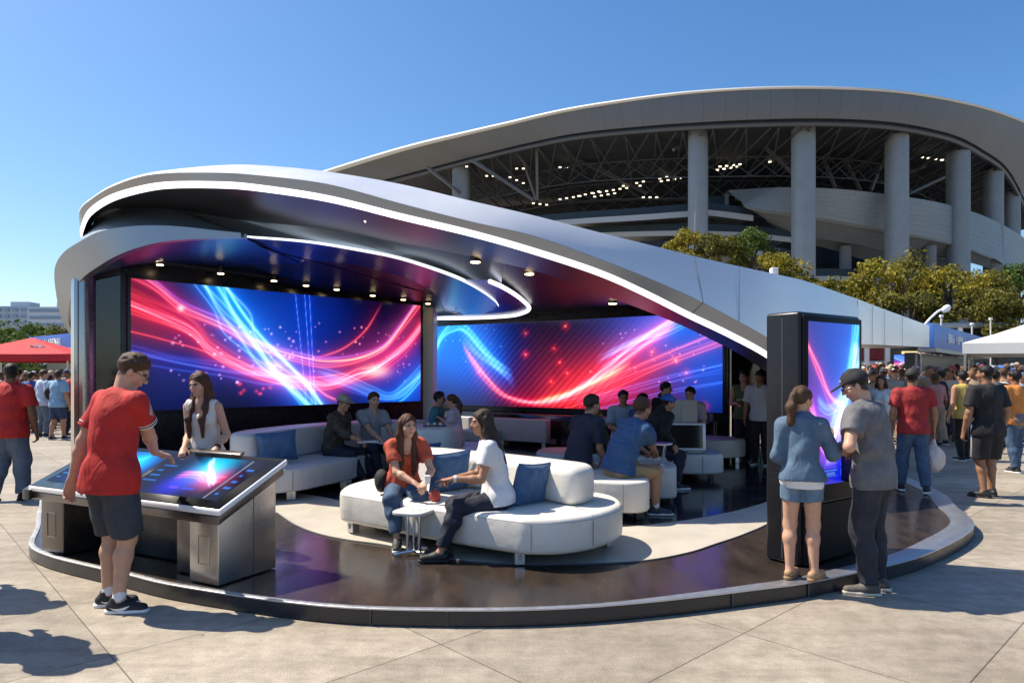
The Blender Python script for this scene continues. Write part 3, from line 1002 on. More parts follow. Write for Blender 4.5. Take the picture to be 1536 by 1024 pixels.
        corner = [(a, b, c) for a in (0, 1) for b in (0, 1) for c in (0, 1)]
        val = {c: D[act[:, 0] + c[0], act[:, 1] + c[1], act[:, 2] + c[2]] for c in corner}
        acc = np.zeros((len(act), 3), np.float32)
        w = np.zeros(len(act), np.float32)
        for c in corner:
            for ax in range(3):
                if c[ax] == 0:
                    e = list(c)
                    e[ax] = 1
                    e = tuple(e)
                    va, vb = val[c], val[e]
                    x = (va < 0) != (vb < 0)
                    t = np.where(x, va / np.where(x, va - vb, 1), 0)
                    p = np.tile(np.array(c, np.float32), (len(act), 1))
                    p[:, ax] += t
                    acc += p * x[:, None]
                    w += x
        V = (act + acc / w[:, None]) * s.h + s.lo
        Q = []
        for ax in range(3):
            sl0 = [slice(None)] * 3
            sl1 = [slice(None)] * 3
            sl0[ax], sl1[ax] = slice(0, -1), slice(1, None)
            n0, n1_ = neg[tuple(sl0)], neg[tuple(sl1)]
            ed = np.argwhere(n0 != n1_)
            o1, o2 = (ax + 1) % 3, (ax + 2) % 3
            ok = (ed[:, o1] > 0) & (ed[:, o2] > 0) & (ed[:, o1] < idx.shape[o1]) & (ed[:, o2] < idx.shape[o2])
            ed = ed[ok]
            flip = n0[ed[:, 0], ed[:, 1], ed[:, 2]]

            def I(d1_, d2_):
                q = ed.copy()
                q[:, o1] -= d1_
                q[:, o2] -= d2_
                return idx[q[:, 0], q[:, 1], q[:, 2]]
            q = np.stack([I(1, 1), I(0, 1), I(0, 0), I(1, 0)], 1)
            q[~flip] = q[~flip][:, ::-1]
            Q.append(q)
        Q = np.concatenate(Q)
        Q = Q[(Q >= 0).all(1)]
        return V, Q


def V3(*a):
    return np.array(a, float)


def unit(v):
    v = np.array(v, float)
    return v / (np.linalg.norm(v) + 1e-9)


def ik(a, target, l1, l2, pole):
    d = target - a
    L = np.linalg.norm(d)
    if L > (l1 + l2) * 0.995:
        target = a + d / L * (l1 + l2) * 0.995
        d = target - a
        L = np.linalg.norm(d)
    u = d / L
    x = (l1 * l1 - l2 * l2 + L * L) / (2 * L)
    h = math.sqrt(max(0, l1 * l1 - x * x))
    p = pole - u * (pole @ u)
    return a + u * x + unit(p) * h, target


def rot_ax(axis, ang):
    return np.array(Matrix.Rotation(ang, 3, Vector(axis)))


class Fig:
    """joints of a posed figure; x right, y forward, z up, origin on what carries the feet"""

    def __init__(s, H=1.75, female=False, sit=None, lean=2, side=0, twist=0, head=(0, 0, 0), hands=None, feet=None, poles=None, knees=None, build=1.0, stance=0.09,
                 pelvis=(0, 0), hand_dir=None, curl=(0.5, 0.5), slump=0.0):
        k = s.k = H / 1.75
        s.H, s.female, s.b, s.seated = H, female, build, sit is not None
        hipz = sit if sit is not None else 0.53 * H
        s.P = V3(pelvis[0], pelvis[1], hipz)
        ln, sd_, tw = R(lean), R(side), R(twist)
        u0 = unit((math.sin(sd_), math.sin(ln * 0.7), math.cos(ln)))
        u1 = unit((math.sin(sd_), math.sin(ln + R(slump)), math.cos(ln + R(slump))))
        s.u0, s.u1 = u0, u1
        s.waist = s.P + u0 * 0.115 * H
        s.chest = s.waist + u1 * 0.105 * H
        s.nb = s.waist + u1 * 0.197 * H
        fx = rot_ax((0, 0, 1), -tw) @ V3(1, 0, 0)
        s.sx = unit(fx - u1 * (fx @ u1))
        s.sy = np.cross(u1, s.sx)
        sw = (0.090 if female else 0.112) * H * (0.5 + 0.5 * build)
        shz = s.waist + u1 * 0.168 * H
        s.sh = {1: shz + s.sx * sw, -1: shz - s.sx * sw}
        hw = 0.047 * H
        s.hip = {1: s.P + V3(hw, 0, -0.02 * H), -1: s.P + V3(-hw, 0, -0.02 * H)}
        # head
        yaw, pit, rol = [R(a) for a in head]
        Rh = rot_ax((0, 0, 1), -yaw) @ rot_ax((0, 1, 0), rol) @ rot_ax((1, 0, 0), -pit)
        s.Rh = Rh
        nd = unit(u1 * 0.8 + Rh[:, 2] * 0.6 + V3(0, 0.15, 0))
        s.hc = s.nb + nd * 0.088 * H + Rh[:, 2] * 0.012 * H
        # arms
        ua, fa = 0.172 * H, 0.150 * H
        s.el, s.wr, s.hd = {}, {}, {}
        hands = hands or {}
        poles = poles or {}
        hand_dir = hand_dir or {}
        for sg in (1, -1):
            t = hands.get(sg)
            if t is None:
                t = s.sh[sg] + V3(sg * 0.045 * H, 0.03 * H, -0.31 * H)
            t = np.array(t, float)
            pole = np.array(poles.get(sg, (sg * 0.5, -0.8, -0.4)), float)
            s.el[sg], s.wr[sg] = ik(s.sh[sg], t, ua, fa, pole)
            s.hd[sg] = unit(hand_dir.get(sg, unit(s.wr[sg] - s.el[sg]) + V3(0, 0, -0.15)))
        s.curl = {1: curl[0], -1: curl[1]}
        # legs
        th, sk = 0.2325 * H, 0.236 * H
        s.kn, s.an, s.fd = {}, {}, {}
        feet = feet or {}
        knees = knees or {}
        for sg in (1, -1):
            f = feet.get(sg, (sg * stance, 0.0, 0.0, sg * 8))
            t = V3(f[0], f[1], f[2] + 0.047 * H)
            pole = np.array(knees.get(sg, (sg * 0.12, 1, 0.1)), float)
            s.kn[sg], s.an[sg] = ik(s.hip[sg], t, th, sk, pole)
            a = R(f[3] if len(f) > 3 else 0)
            pit = R(f[4]) if len(f) > 4 else 0.0      # heel lifted
            s.fd[sg] = V3(math.sin(a) * math.cos(pit), math.cos(a) * math.cos(pit), -math.sin(pit))

    def bounds(s, pad=0.22):
        pts = [s.P, s.nb, s.hc + s.Rh[:, 2] * 0.1] + [d[g_] for d in (s.sh, s.el, s.wr, s.kn, s.an, s.hip) for g_ in (1, -1)] + \
              [s.wr[g_] + s.hd[g_] * 0.14 for g_ in (1, -1)] + [s.an[g_] + s.fd[g_] * 0.16 for g_ in (1, -1)]
        P = np.array(pts)
        return P.min(0) - pad, P.max(0) + pad

    def h(s, x, y, z):
        return s.hc + s.Rh @ (V3(x, y, z) * s.k)

    def t(s, c, x, y, z):
        return c + (s.sx * x + s.sy * y + s.u1 * z) * s.k

    # torso surface with an offset; used for body and for tops
    def torso(s, f, o=0.0, hips=True, loose=0.0):
        k, b, H = s.k, s.b, s.H
        Rt = np.stack([s.sx, s.sy, s.u1], 1)
        R0 = np.stack([V3(1, 0, 0), unit(np.cross(s.u0, V3(1, 0, 0))), s.u0], 1)
        fe = s.female
        f.ell(s.chest + s.sy * -0.005, ((0.138 if fe else 0.165) * k * b + o, (0.102 if fe else 0.118) * k * b + o, 0.175 * k + o * .6), 0.03, Rt)
        f.ell(s.waist + s.u0 * 0.0, ((0.118 if fe else 0.142) * k * b + o + loose, (0.092 if fe else 0.106) * k * b + o + loose * .7, 0.16 * k + o), 0.05, R0)
        if hips:
            f.ell(s.P + s.u0 * 0.01, ((0.168 if fe else 0.163) * k * b + o * .9, (0.118 if fe else 0.115) * k * b + o * .9, 0.125 * k + o), 0.05, R0)
        if fe:
            for sg in (1, -1):
                f.ell(s.t(s.chest, sg * 0.068, 0.082, -0.015), (0.066 * k + o * .5, 0.058 * k + o * .5, 0.066 * k + o * .5), 0.045, Rt)
        # shoulder girdle
        gr = (0.049 if fe else 0.058) * k + o
        f.cone(s.sh[1] - s.sx * 0.02, s.sh[-1] + s.sx * 0.02, gr, gr, 0.05, flat=(s.sy, 0.95))
        f.cone(s.nb - s.u1 * 0.035 * k - s.sy * 0.02 * k, s.nb + s.u1 * 0.0, 0.075 * k + o * .6, 0.058 * k + o * .6, 0.05)

    def arm(s, f, sg, o=0.0, t0=0.0, t1=2.0, k=0.02, cuts=()):
        kk = s.k * (0.88 if s.female else 1.0) * (0.6 + 0.4 * s.b)
        S, E, W = s.sh[sg], s.el[sg], s.wr[sg]
        e1 = S + (E - S) * min(1, t1)
        r1 = 0.052 + (0.040 - 0.052) * min(1, t1)
        f.cone(S - s.u1 * 0.008, e1, 0.056 * kk + o, r1 * kk + o, k, cuts=cuts if t1 <= 1 else ())
        if t1 > 1:
            t = min(1, t1 - 1)
            m_ = E + (W - E) * min(.3, t)
            f.cone(E, m_, 0.040 * kk + o, 0.043 * kk + o, k)
            if t > .3:
                w_ = E + (W - E) * t
                f.cone(m_, w_, 0.043 * kk + o, (0.043 + (0.027 - 0.043) * (t - .3) / .7) * kk + o, k, cuts=cuts)

    def leg(s, f, sg, o=0.0, t1=2.0, k=0.03, flare=0.0, cuts=()):
        kk = s.k * (0.55 + 0.45 * s.b)
        Hh, K, A_ = s.hip[sg], s.kn[sg], s.an[sg]
        fe = s.female
        e = Hh + (K - Hh) * min(1, t1)
        rt, rk = (0.090 if fe else 0.092), 0.058
        re = rt + (rk - rt) * min(1, t1)
        f.cone(Hh, e, rt * kk + o, re * kk + o + flare, k, cuts=cuts if t1 <= 1 else ())
        if t1 > 1:
            t = min(1.0, t1 - 1)
            calf = K + (A_ - K) * min(.30, t) + V3(*(-s.fd[sg] * 0.012))
            f.cone(K, calf, 0.055 * kk + o, 0.056 * kk + o, k, cuts=cuts if t <= .3 else ())
            if t > .3:
                q = K + (A_ - K) * t
                f.cone(calf, q, 0.056 * kk + o, (0.056 + (0.037 - 0.056) * (t - .3) / .7) * kk + o + flare, k, cuts=cuts)

    def hand(s, f, sg):
        k = s.k * (0.9 if s.female else 1.0)
        W, d = s.wr[sg], s.hd[sg]
        side = unit(np.cross(d, V3(0, 0, 1)) + 1e-4) * 1.0
        # thumb side: towards the body's middle / up
        fw = unit(s.wr[sg] - s.el[sg])
        nrm = unit(np.cross(side, d))
        if nrm[2] < 0:
            nrm = -nrm
        down = abs(d[2]) > 0.75
        if down:     # hanging hand: palm faces the thigh
            nrm = unit(V3(sg, 0.25, 0) - d * (V3(sg, .25, 0) @ d))
        side = unit(np.cross(nrm, d))
        th = side if (side @ (V3(0, 1, 0) if down else V3(-sg, 0, 0))) > 0 else -side
        f.cone(W, W + d * 0.03 * k, 0.026 * k, 0.03 * k, 0.015, flat=(nrm, 0.7))
        f.cone(W + d * 0.03 * k, W + d * 0.085 * k, 0.036 * k, 0.040 * k, 0.015, flat=(nrm, 0.42))
        c = s.curl[sg]
        for j, (off, L) in enumerate(((0.030, 0.9), (0.0105, 1.0), (-0.0105, 0.95), (-0.030, 0.75))):
            p = W + d * 0.092 * k + th * off * k
            a = 0.0
            for q, l in enumerate((0.042, 0.028, 0.022)):
                a += c * (0.55 + 0.25 * q + 0.06 * j)
                dd = unit(d * math.cos(a) - nrm * math.sin(a) + th * off * 1.5)
                e = p + dd * l * L * k
                f.cone(p, e, (0.0098 - q * .0006) * k, (0.0092 - q * .0008) * k, 0.004)
                p = e
        p = W + d * 0.03 * k + th * 0.030 * k
        for q, (l, ang) in enumerate(((0.04, 0.75), (0.032, 0.35), (0.024, 0.2))):
            dd = unit(d * math.cos(ang) + th * math.sin(ang) - nrm * 0.35 * (c + .3))
            e = p + dd * l * k
            f.cone(p, e, (0.0135 - q * .0015) * k, (0.012 - q * .0015) * k, 0.008)
            p = e

    def head(s, f):
        k = s.k
        fe = s.female
        h, Rh = s.h, s.Rh
        f.cone(s.nb - s.u1 * 0.02, h(0, -.022, -.055), (0.050 if fe else 0.061) * k, (0.046 if fe else 0.057) * k, 0.02)
        f.ell(h(0, -.012, .03), (.075 * k, .094 * k, .084 * k), 0.02, Rh)
        f.ell(h(0, .026, -.030), ((.056 if fe else .060) * k, .066 * k, .086 * k), 0.03, Rh)
        f.ell(h(0, .054, -.094), ((.022 if fe else .030) * k, .026 * k, .020 * k), 0.025, Rh)
        for sg in (1, -1):
            f.ell(h(sg * .041, .052, -.028), (.024 * k, .026 * k, .024 * k), 0.02, Rh)
            f.ell(h(sg * .074, -.008, -.016), (.011 * k, .020 * k, .031 * k), 0.006, Rh)
        f.ell(h(0, .080, .022), (.050 * k, .014 * k, .010 * k), 0.012, Rh)
        for sg in (1, -1):
            f.ell(h(sg * .031, .099, .004), (.016 * k, .014 * k, .010 * k), 0.010, Rh, op='sub')
            f.ell(h(sg * .031, .080, .003), (.0135 * k, .0135 * k, .0125 * k), 0.002, Rh)
        f.cone(h(0, .090, .006), h(0, .108, -.026), .008 * k, .0125 * k, 0.010)
        for sg in (1, -1):
            f.ell(h(sg * .011, .097, -.029), (.009 * k, .010 * k, .008 * k), 0.006, Rh)
        f.ell(h(0, .088, -.053), (.022 * k, .012 * k, .006 * k), 0.006, Rh)
        f.ell(h(0, .085, -.063), (.019 * k, .013 * k, .007 * k), 0.006, Rh)


def new_mesh(name, V, Q, mats, parent, colors=None, smooth=True):
    me = bpy.data.meshes.new(name)
    np_mesh(me, V, Q)
    for m in (mats if isinstance(mats, (list, tuple)) else [mats]):
        me.materials.append(m)
    if colors is not None:
        a = me.attributes.new('Col', 'FLOAT_COLOR', 'POINT')
        a.data.foreach_set('color', np.concatenate([colors, np.ones((len(V), 1))], 1).astype(np.float32).ravel())
    me.polygons.foreach_set('use_smooth', np.ones(len(Q), bool))
    o = bpy.data.objects.new(name, me)
    COL.objects.link(o)
    if parent is not None:
        o.parent = parent
    return o


M['skin'] = attr_mat('skin', 0.5, sss=0.0)
SKIN = {'fair': (.55, .31, .21), 'tan': (.42, .215, .13), 'mid': (.33, .165, .095), 'brown': (.17, .078, .042), 'dark': (.075, .036, .022)}
_cloth = {}


def add_folds(m, scale=11.0, dist=0.035, strength=0.55):
    nt = m.node_tree
    b = nt.nodes['Principled BSDF']
    tc = next(n for n in nt.nodes if n.type == 'TEX_COORD')
    mp = nt.nodes.new('ShaderNodeMapping')
    mp.inputs['Rotation'].default_value = (0.5, 0.7, 0.4)
    mp.inputs['Scale'].default_value = (1.0, 1.0, 0.42)
    n = nt.nodes.new('ShaderNodeTexNoise')
    n.inputs['Scale'].default_value = scale
    n.inputs['Detail'].default_value = 2.5
    n.inputs['Roughness'].default_value = 0.45
    n.inputs['Distortion'].default_value = 0.9
    bp = nt.nodes.new('ShaderNodeBump')
    bp.inputs['Strength'].default_value = strength
    bp.inputs['Distance'].default_value = dist
    nt.links.new(tc.outputs['Object'], mp.inputs['Vector'])
    nt.links.new(mp.outputs['Vector'], n.inputs['Vector'])
    nt.links.new(n.outputs['Fac'], bp.inputs['Height'])
    old = b.inputs['Normal'].links
    if old:
        nt.links.new(old[0].from_socket, bp.inputs['Normal'])
    nt.links.new(bp.outputs['Normal'], b.inputs['Normal'])


def cloth(name, col, var=0.18, rough=0.8, vscale=12, stretch=(1, 1, 1), col2=None, bump=0.25, bscale=300, detail=5):
    key = (name, col)
    if key not in _cloth:
        _cloth[key] = pbr(name, col, rough, 0, var=var, vscale=vscale, stretch=stretch, col2=col2, bump=bump, bscale=bscale, bdist=0.003, sheen=0.0, detail=detail)
        add_folds(_cloth[key])
    return _cloth[key]


HAIRC = {'black': (.008, .007, .007), 'dark': (.032, .019, .012), 'brown': (.065, .032, .016), 'auburn': (.07, .025, .012), 'light': (.16, .085, .04), 'grey': (.15, .14, .13)}


def hair_mat(c):
    key = 'hair_' + c
    if key not in _cloth:
        _cloth[key] = pbr(key, HAIRC[c], 0.5, 0, var=0.5, vscale=60, stretch=(4, 4, .4), bump=0.6, bscale=220, bdist=.004, spec=0.3)
    return _cloth[key]


def person(label, loc, yaw, fig, skin='fair', hair='brown', hair_style='short', top=None, bottom=None, shoes=None, socks=None, extras=(), vox=0.009, group=None, seed=1, face=True, brows='dark'):
    """fig: Fig; top: dict(mat, sleeve, hem, loose, neck); bottom: dict(mat, length, loose)"""
    root = thing('person', label, 'person', tuple(loc), R(-yaw), group, local=True)
    lo, hi = fig.bounds()
    k = fig.k
    # ---- body
    f = Field(lo, hi, vox)
    scoop = top and top.get('neck') == 'scoop'
    fig.torso(f, -.004 if scoop or (top and top.get('sleeve', .5) <= 0) else (-.016 if top else 0))
    for sg in (1, -1):
        fig.arm(f, sg)
        if bottom and bottom.get('length', 1.95) > 1.5:
            fig.leg(f, sg, -.008)
        else:
            fig.leg(f, sg)
        A_, d = fig.an[sg], fig.fd[sg]
        f.cone(A_ + V3(0, 0, -.005), A_ + d * 0.05 * k + V3(0, 0, -.035 * k), .036 * k, .034 * k, .02)
        f.cone(A_ - d * .03 * k + V3(0, 0, -.045 * k), A_ + d * .13 * k + V3(0, 0, -.052 * k), .030 * k, .026 * k, .02)
    fig.head(f)
    for sg in (1, -1):
        fig.hand(f, sg)
    V, Q = f.mesh()
    c = np.tile(np.array(SKIN[skin]), (len(V), 1))
    rg = np.random.default_rng(seed)
    if face:
        L = (V - fig.hc) @ fig.Rh / k
        x, y, z = np.abs(L[:, 0]), L[:, 1], L[:, 2]
        fr = (y > 0.03)

        def paint(m, col, w=1.0):
            m = np.clip(m, 0, 1)[:, None] * w
            c[:] = c * (1 - m) + np.array(col) * m
        sk = np.array(SKIN[skin])
        paint(np.exp(-((x - .045) / .02) ** 2 - ((z + .03) / .02) ** 2) * fr, sk * np.array((1.15, .82, .78)), .6)
        paint(np.exp(-((x - .0) / .013) ** 2 - ((z + .028) / .012) ** 2) * fr, sk * np.array((1.1, .82, .78)), .5)
        bw = np.array(HAIRC[brows]) * 1.3
        paint((np.abs(z - .0225 + .10 * np.maximum(0, x - .035)) < .0055) * (x > .012) * (x < .050) * fr * 1.0, bw, .9)
        paint((np.exp(-((x - .031) / .0155) ** 4 - ((z - .003) / .0068) ** 4)) * fr, (.55, .52, .50), .85)
        paint((np.exp(-((x - .031) / .0068) ** 4 - ((z - .003) / .0068) ** 4)) * fr, (.02, .014, .01), 1)
        paint((np.abs(z - .0108) < .0032) * (x > .014) * (x < .048) * fr * 1.0, (.03, .02, .016), .85)
        lips = (.42, .12, .11) if fig.female else sk * np.array((.92, .62, .6))
        paint(np.exp(-(x / .021) ** 4 - ((z + .058) / .0085) ** 4) * (y > .06), lips, .85)
        paint((np.abs(z + .0575) < .0016) * (x < .02) * (y > .06) * 1.0, lips * np.array(.4) if isinstance(lips, np.ndarray) else tuple(q * .4 for q in lips), .8)
        if hair_style in ('short', 'buzz'):
            hl = L[:, 2] - (.062 + (np.maximum(L[:, 1], -.075) - .085) * .98) + .004 * np.sin(V @ rg.normal(size=3) * 90)
            paint(np.clip(hl / .022 + .35, 0, 1) * np.clip((z + .095) / .02, 0, 1) * (x < .0765), np.array(HAIRC[hair]) * 1.5, .95)
        if not fig.female and hair_style != 'bald':
            paint(np.exp(-((z + .075) / .03) ** 2) * (y > .0) * (x < .06) * .5, sk * .55, .5)
    mott = np.sin(V @ rg.normal(size=3) * 60 + np.sin(V @ rg.normal(size=3) * 35) * 2) * np.sin(V @ rg.normal(size=3) * 45)
    c *= (1 + .05 * mott)[:, None]
    new_mesh('body', V, Q, M['skin'], root, c)

    # ---- top
    if top:
        f = Field(lo, hi, vox)
        o, lo_ = 0.012 + 0.25 * vox, top.get('loose', 0.02)
        fig.torso(f, o, hips=True, loose=lo_)
        ln = top.get('sleeve', 0.55)
        if ln > 0:
            for sg in (1, -1):
                S, E, W = fig.sh[sg], fig.el[sg], fig.wr[sg]
                if ln <= 1:
                    p, n = S + (E - S) * ln, unit(E - S)
                    kk = k * (0.88 if fig.female else 1) * (0.6 + 0.4 * fig.b)
                    f.cone(S - fig.u1 * .006, S + (E - S) * (ln + .12), .056 * kk + o, (.053 + .5 * lo_) * kk + o, .03, cuts=[(p, n)])
                else:
                    p, n = E + (W - E) * (ln - 1), unit(W - E)
                    fig.arm(f, sg, o + .006, t1=ln, k=.025, cuts=[(p, n)])
        drop = top.get('hem', 0.10)
        hemp = fig.P - fig.u0 * drop * k
        if drop > 0:
            R0 = np.stack([V3(1, 0, 0), unit(np.cross(fig.u0, V3(1, 0, 0))), fig.u0], 1)
            bo = (bottom or {}).get('loose', .012) * .8
            f.ell(fig.P - fig.u0 * .05, ((.172 if fig.female else .176) * k * (.5 + .5 * fig.b) + lo_ * .4 + bo + .007, (.130 if fig.female else .126) * k * fig.b + lo_ * .4 + bo + .007, .25 * k), .05, R0)
        f.ripple(top.get('wrinkle', 0.006) * 1.7, 24, seed, (1, 1, .7))
        f.cut(hemp, -fig.u0)
        nk = top.get('neck', 'crew')
        if nk == 'crew':
            f.cone(fig.nb + fig.sy * .010, fig.nb + fig.u1 * .12 + fig.sy * .03, .064 * k, .075 * k, .01, op='sub')
        elif nk == 'collar':
            f.cone(fig.nb + fig.u1 * .015 + fig.sy * .005, fig.nb + fig.u1 * .035 + fig.sy * .012, .071 * k, .064 * k, .012)
            f.cone(fig.nb + fig.u1 * .03 + fig.sy * .01, fig.nb + fig.u1 * .14 + fig.sy * .02, .060 * k, .075 * k, .004, op='sub')
            f.cone(fig.t(fig.nb, 0, .09, -.09), fig.t(fig.nb, 0, .06, .03), .008, .05 * k, .01, op='sub')
        elif nk == 'hood':
            f.ell(fig.t(fig.nb, 0, -.055, .03), (.10 * k, .065 * k, .075 * k), .03)
            f.cone(fig.nb + fig.u1 * .03, fig.nb + fig.u1 * .14 + fig.sy * .02, .062 * k, .075 * k, .004, op='sub')
        else:   # scoop
            f.cone(fig.nb + fig.sy * .02, fig.nb + fig.u1 * .12 + fig.sy * .03, .075 * k, .085 * k, .01, op='sub')
            f.ell(fig.t(fig.nb, 0, .085, -.03), (.062 * k, .06 * k, .085 * k), .015, op='sub')
        if ln <= 0:
            for sg in (1, -1):
                f.ell(fig.t(fig.sh[sg], sg * .055, 0, .01), (.056 * k, .15 * k, .11 * k), .02, np.stack([fig.sx, fig.sy, fig.u1], 1), op='sub')
        if top.get('open'):
            f.cone(fig.t(fig.nb, 0, .12, .02), fig.t(fig.P, 0, .16, -.1), .035, .075, .01, op='sub')
        Vt, Qt = f.mesh()
        cm = top['mat']
        to = new_mesh(top.get('name', 'shirt'), Vt, Qt, cm, root)
        if top.get('trim'):      # contrasting stripes on shoulders and cuffs
            tm, nm = top['trim']
            mb = MB()
            for sg in (1, -1):
                S, E = fig.sh[sg], fig.el[sg]
                n = unit(E - S)
                for tt, m_i, th in ((ln - .015, 0, .010), (ln - .055, 1, .008), (ln - .09, 0, .008)):
                    p = S + (E - S) * tt
                    rr = (.0535 + .5 * lo_) * k * (0.6 + 0.4 * fig.b) + o + .0055
                    ring = []
                    xa = unit(np.cross(n, V3(0, 0.3, 1)))
                    ya = np.cross(n, xa)
                    rows = []
                    for dz in (-th / 2, th / 2):
                        rows.append([tuple(p + n * dz + xa * rr * math.cos(q) + ya * rr * math.sin(q)) for q in np.linspace(0, 2 * math.pi, 25)])
                    mb.loft(rows, m_i)
            mb.build('cuff_trim', [tm, nm], root)
            # stripes: strips of the shirt surface itself, raised a little
            tree = bvh_of(Vt, Qt)
            mb = MB()
            for sg in (1, -1):
                for w_ in (-.016, 0, .016):
                    a, b_ = fig.nb + fig.sx * sg * .075 * k + fig.u1 * .1, fig.sh[sg] + (fig.el[sg] - fig.sh[sg]) * (ln - .12)
                    rows = [[], []]
                    for q in np.linspace(0.0, 1, 18):
                        base = fig.nb * (1 - q) + b_ * q if q < .0 else None
                        path = (fig.nb + fig.sx * sg * .07 * k) * (1 - q) + b_ * q
                        outd = unit(fig.u1 * (1 - q) + fig.sx * sg * (.25 + .9 * q) + fig.u1 * .25)
                        for r_, e in ((0, -.0035), (1, .0035)):
                            st = path + fig.sy * (w_ + e) + outd * .25
                            hit = tree.ray_cast(Vector(st), Vector(-outd))
                            hp = hit[0] if hit[0] is not None else Vector(path)
                            rows[r_].append(tuple(hp + Vector(outd) * .003))
                    mb.loft(rows)
            mb.build('shoulder_stripe', tm, root)
    # ---- bottom
    if bottom:
        f = Field(lo, hi, vox)
        o = bottom.get('loose', 0.012) + .2 * vox
        R0 = np.stack([V3(1, 0, 0), unit(np.cross(fig.u0, V3(1, 0, 0))), fig.u0], 1)
        ln = bottom.get('length', 1.95)
        f.ell(fig.P + fig.u0 * (.01 if ln > .6 else .035), ((.168 if fig.female else .163) * k * fig.b + o * .7, (.118 if fig.female else .115) * k * fig.b + o * .7, (.14 if ln > .6 else .085) * k), .03, R0)
        for sg in (1, -1):
            if ln <= 1:
                p, n = fig.hip[sg] + (fig.kn[sg] - fig.hip[sg]) * ln, unit(fig.kn[sg] - fig.hip[sg])
            else:
                p, n = fig.kn[sg] + (fig.an[sg] - fig.kn[sg]) * (ln - 1), unit(fig.an[sg] - fig.kn[sg])
            t_over = ln + (.10 if ln < 1.9 else .05)
            if ln < 1 < t_over:
                t_over = 1.0
            if ln > 1:
                t_over = min(2.0, t_over)
            fig.leg(f, sg, o, t1=t_over, k=(.035 if ln > .6 else .012), flare=bottom.get('flare', 0.0), cuts=[(p, n)])
        f.ripple(bottom.get('wrinkle', 0.005) * 1.6, 28, seed + 50, (1, 1, .9))
        rise = bottom.get('rise', .085)
        if top and top.get('hem', .1) > 0 and not fig.seated:
            rise = min(rise, .045 - top.get('hem', .10))
        f.cut(fig.P + fig.u0 * (rise * k), fig.u0)
        Vb, Qb = f.mesh()
        new_mesh(bottom.get('name', 'trousers'), Vb, Qb, bottom['mat'], root)
    # ---- shoes
    if shoes:
        for sg in (1, -1):
            A_, d = fig.an[sg], fig.fd[sg]
            flatd = unit(V3(d[0], d[1], 0))
            up = unit(V3(0, 0, 1) - d * d[2])
            base = A_ - up * .047 * fig.H
            sd_ = np.cross(d, up)
            kk = k
            hsz = min(vox, .007)
            f = Field(A_ - .28, A_ + .28, hsz)
            f.cone(base - d * .045 * kk + up * .045, base + d * .03 * kk + up * .05, .038 * kk, .040 * kk, .02)
            f.cone(base + d * .02 * kk + up * .045, base + d * .155 * kk + up * .030, .040 * kk, .034 * kk, .03)
            if shoes.get('high', True):
                f.cone(base - d * .02 * kk + up * .05, base - d * .012 * kk + up * .088 * kk, .040 * kk, .042 * kk, .02)
                f.cone(base - d * .012 * kk + up * .088 * kk, base - d * .012 * kk + up * .2, .031 * kk, .04 * kk, .005, op='sub')
            f.cut(base + up * .018, -up)
            Vs, Qs = f.mesh()
            so = new_mesh('shoe', Vs, Qs, shoes['mat'], root)
            f = Field(A_ - .28, A_ + .28, hsz)
            f.cone(base - d * .052 * kk + up * .012, base + d * .06 * kk + up * .012, .041 * kk, .041 * kk, .02)
            f.cone(base + d * .06 * kk + up * .012, base + d * .165 * kk + up * .014, .041 * kk, .036 * kk, .02)
            f.cut(base + up * .026, up)
            f.cut(base + up * .001, -up)
            Vs, Qs = f.mesh()
            new_mesh('sole', Vs, Qs, shoes.get('sole', M['white_paint']), so)
            if shoes.get('swoosh'):
                mb = MB()
                pts = []
                tree = bvh_of(*_last_shoe(so))
                for sds in (1, -1):
                    prof = [(-.035, .048, .001), (-.01, .036, .006), (.03, .033, .011), (.06, .042, .009), (.085, .055, .002)]
                    rows = [[], []]
                    for (x_, z_, w_) in spline(prof, 5):
                        for r_, e in ((0, -w_), (1, w_)):
                            st = base + d * x_ * kk + up * (z_ + e) + sd_ * sds * .15
                            hit = tree.ray_cast(Vector(st), Vector(-sd_ * sds))
                            if hit[0] is not None:
                                rows[r_].append(tuple(hit[0] + Vector(sd_ * sds) * .002))
                    n_ = min(len(rows[0]), len(rows[1]))
                    if n_ > 2:
                        mb.loft([rows[0][:n_], rows[1][:n_]])
                mb.build('emblem', M['white_paint'], so)
            if socks:
                mb = MB()
                S_ = fig.kn[sg] - A_
                S_ = unit(S_)
                mb.tube([tuple(A_ + S_ * .0), tuple(A_ + S_ * .03), tuple(A_ + S_ * .062)], [.043 * kk, .042 * kk, .0415 * kk], 16)
                mb.build('sock', socks, root)
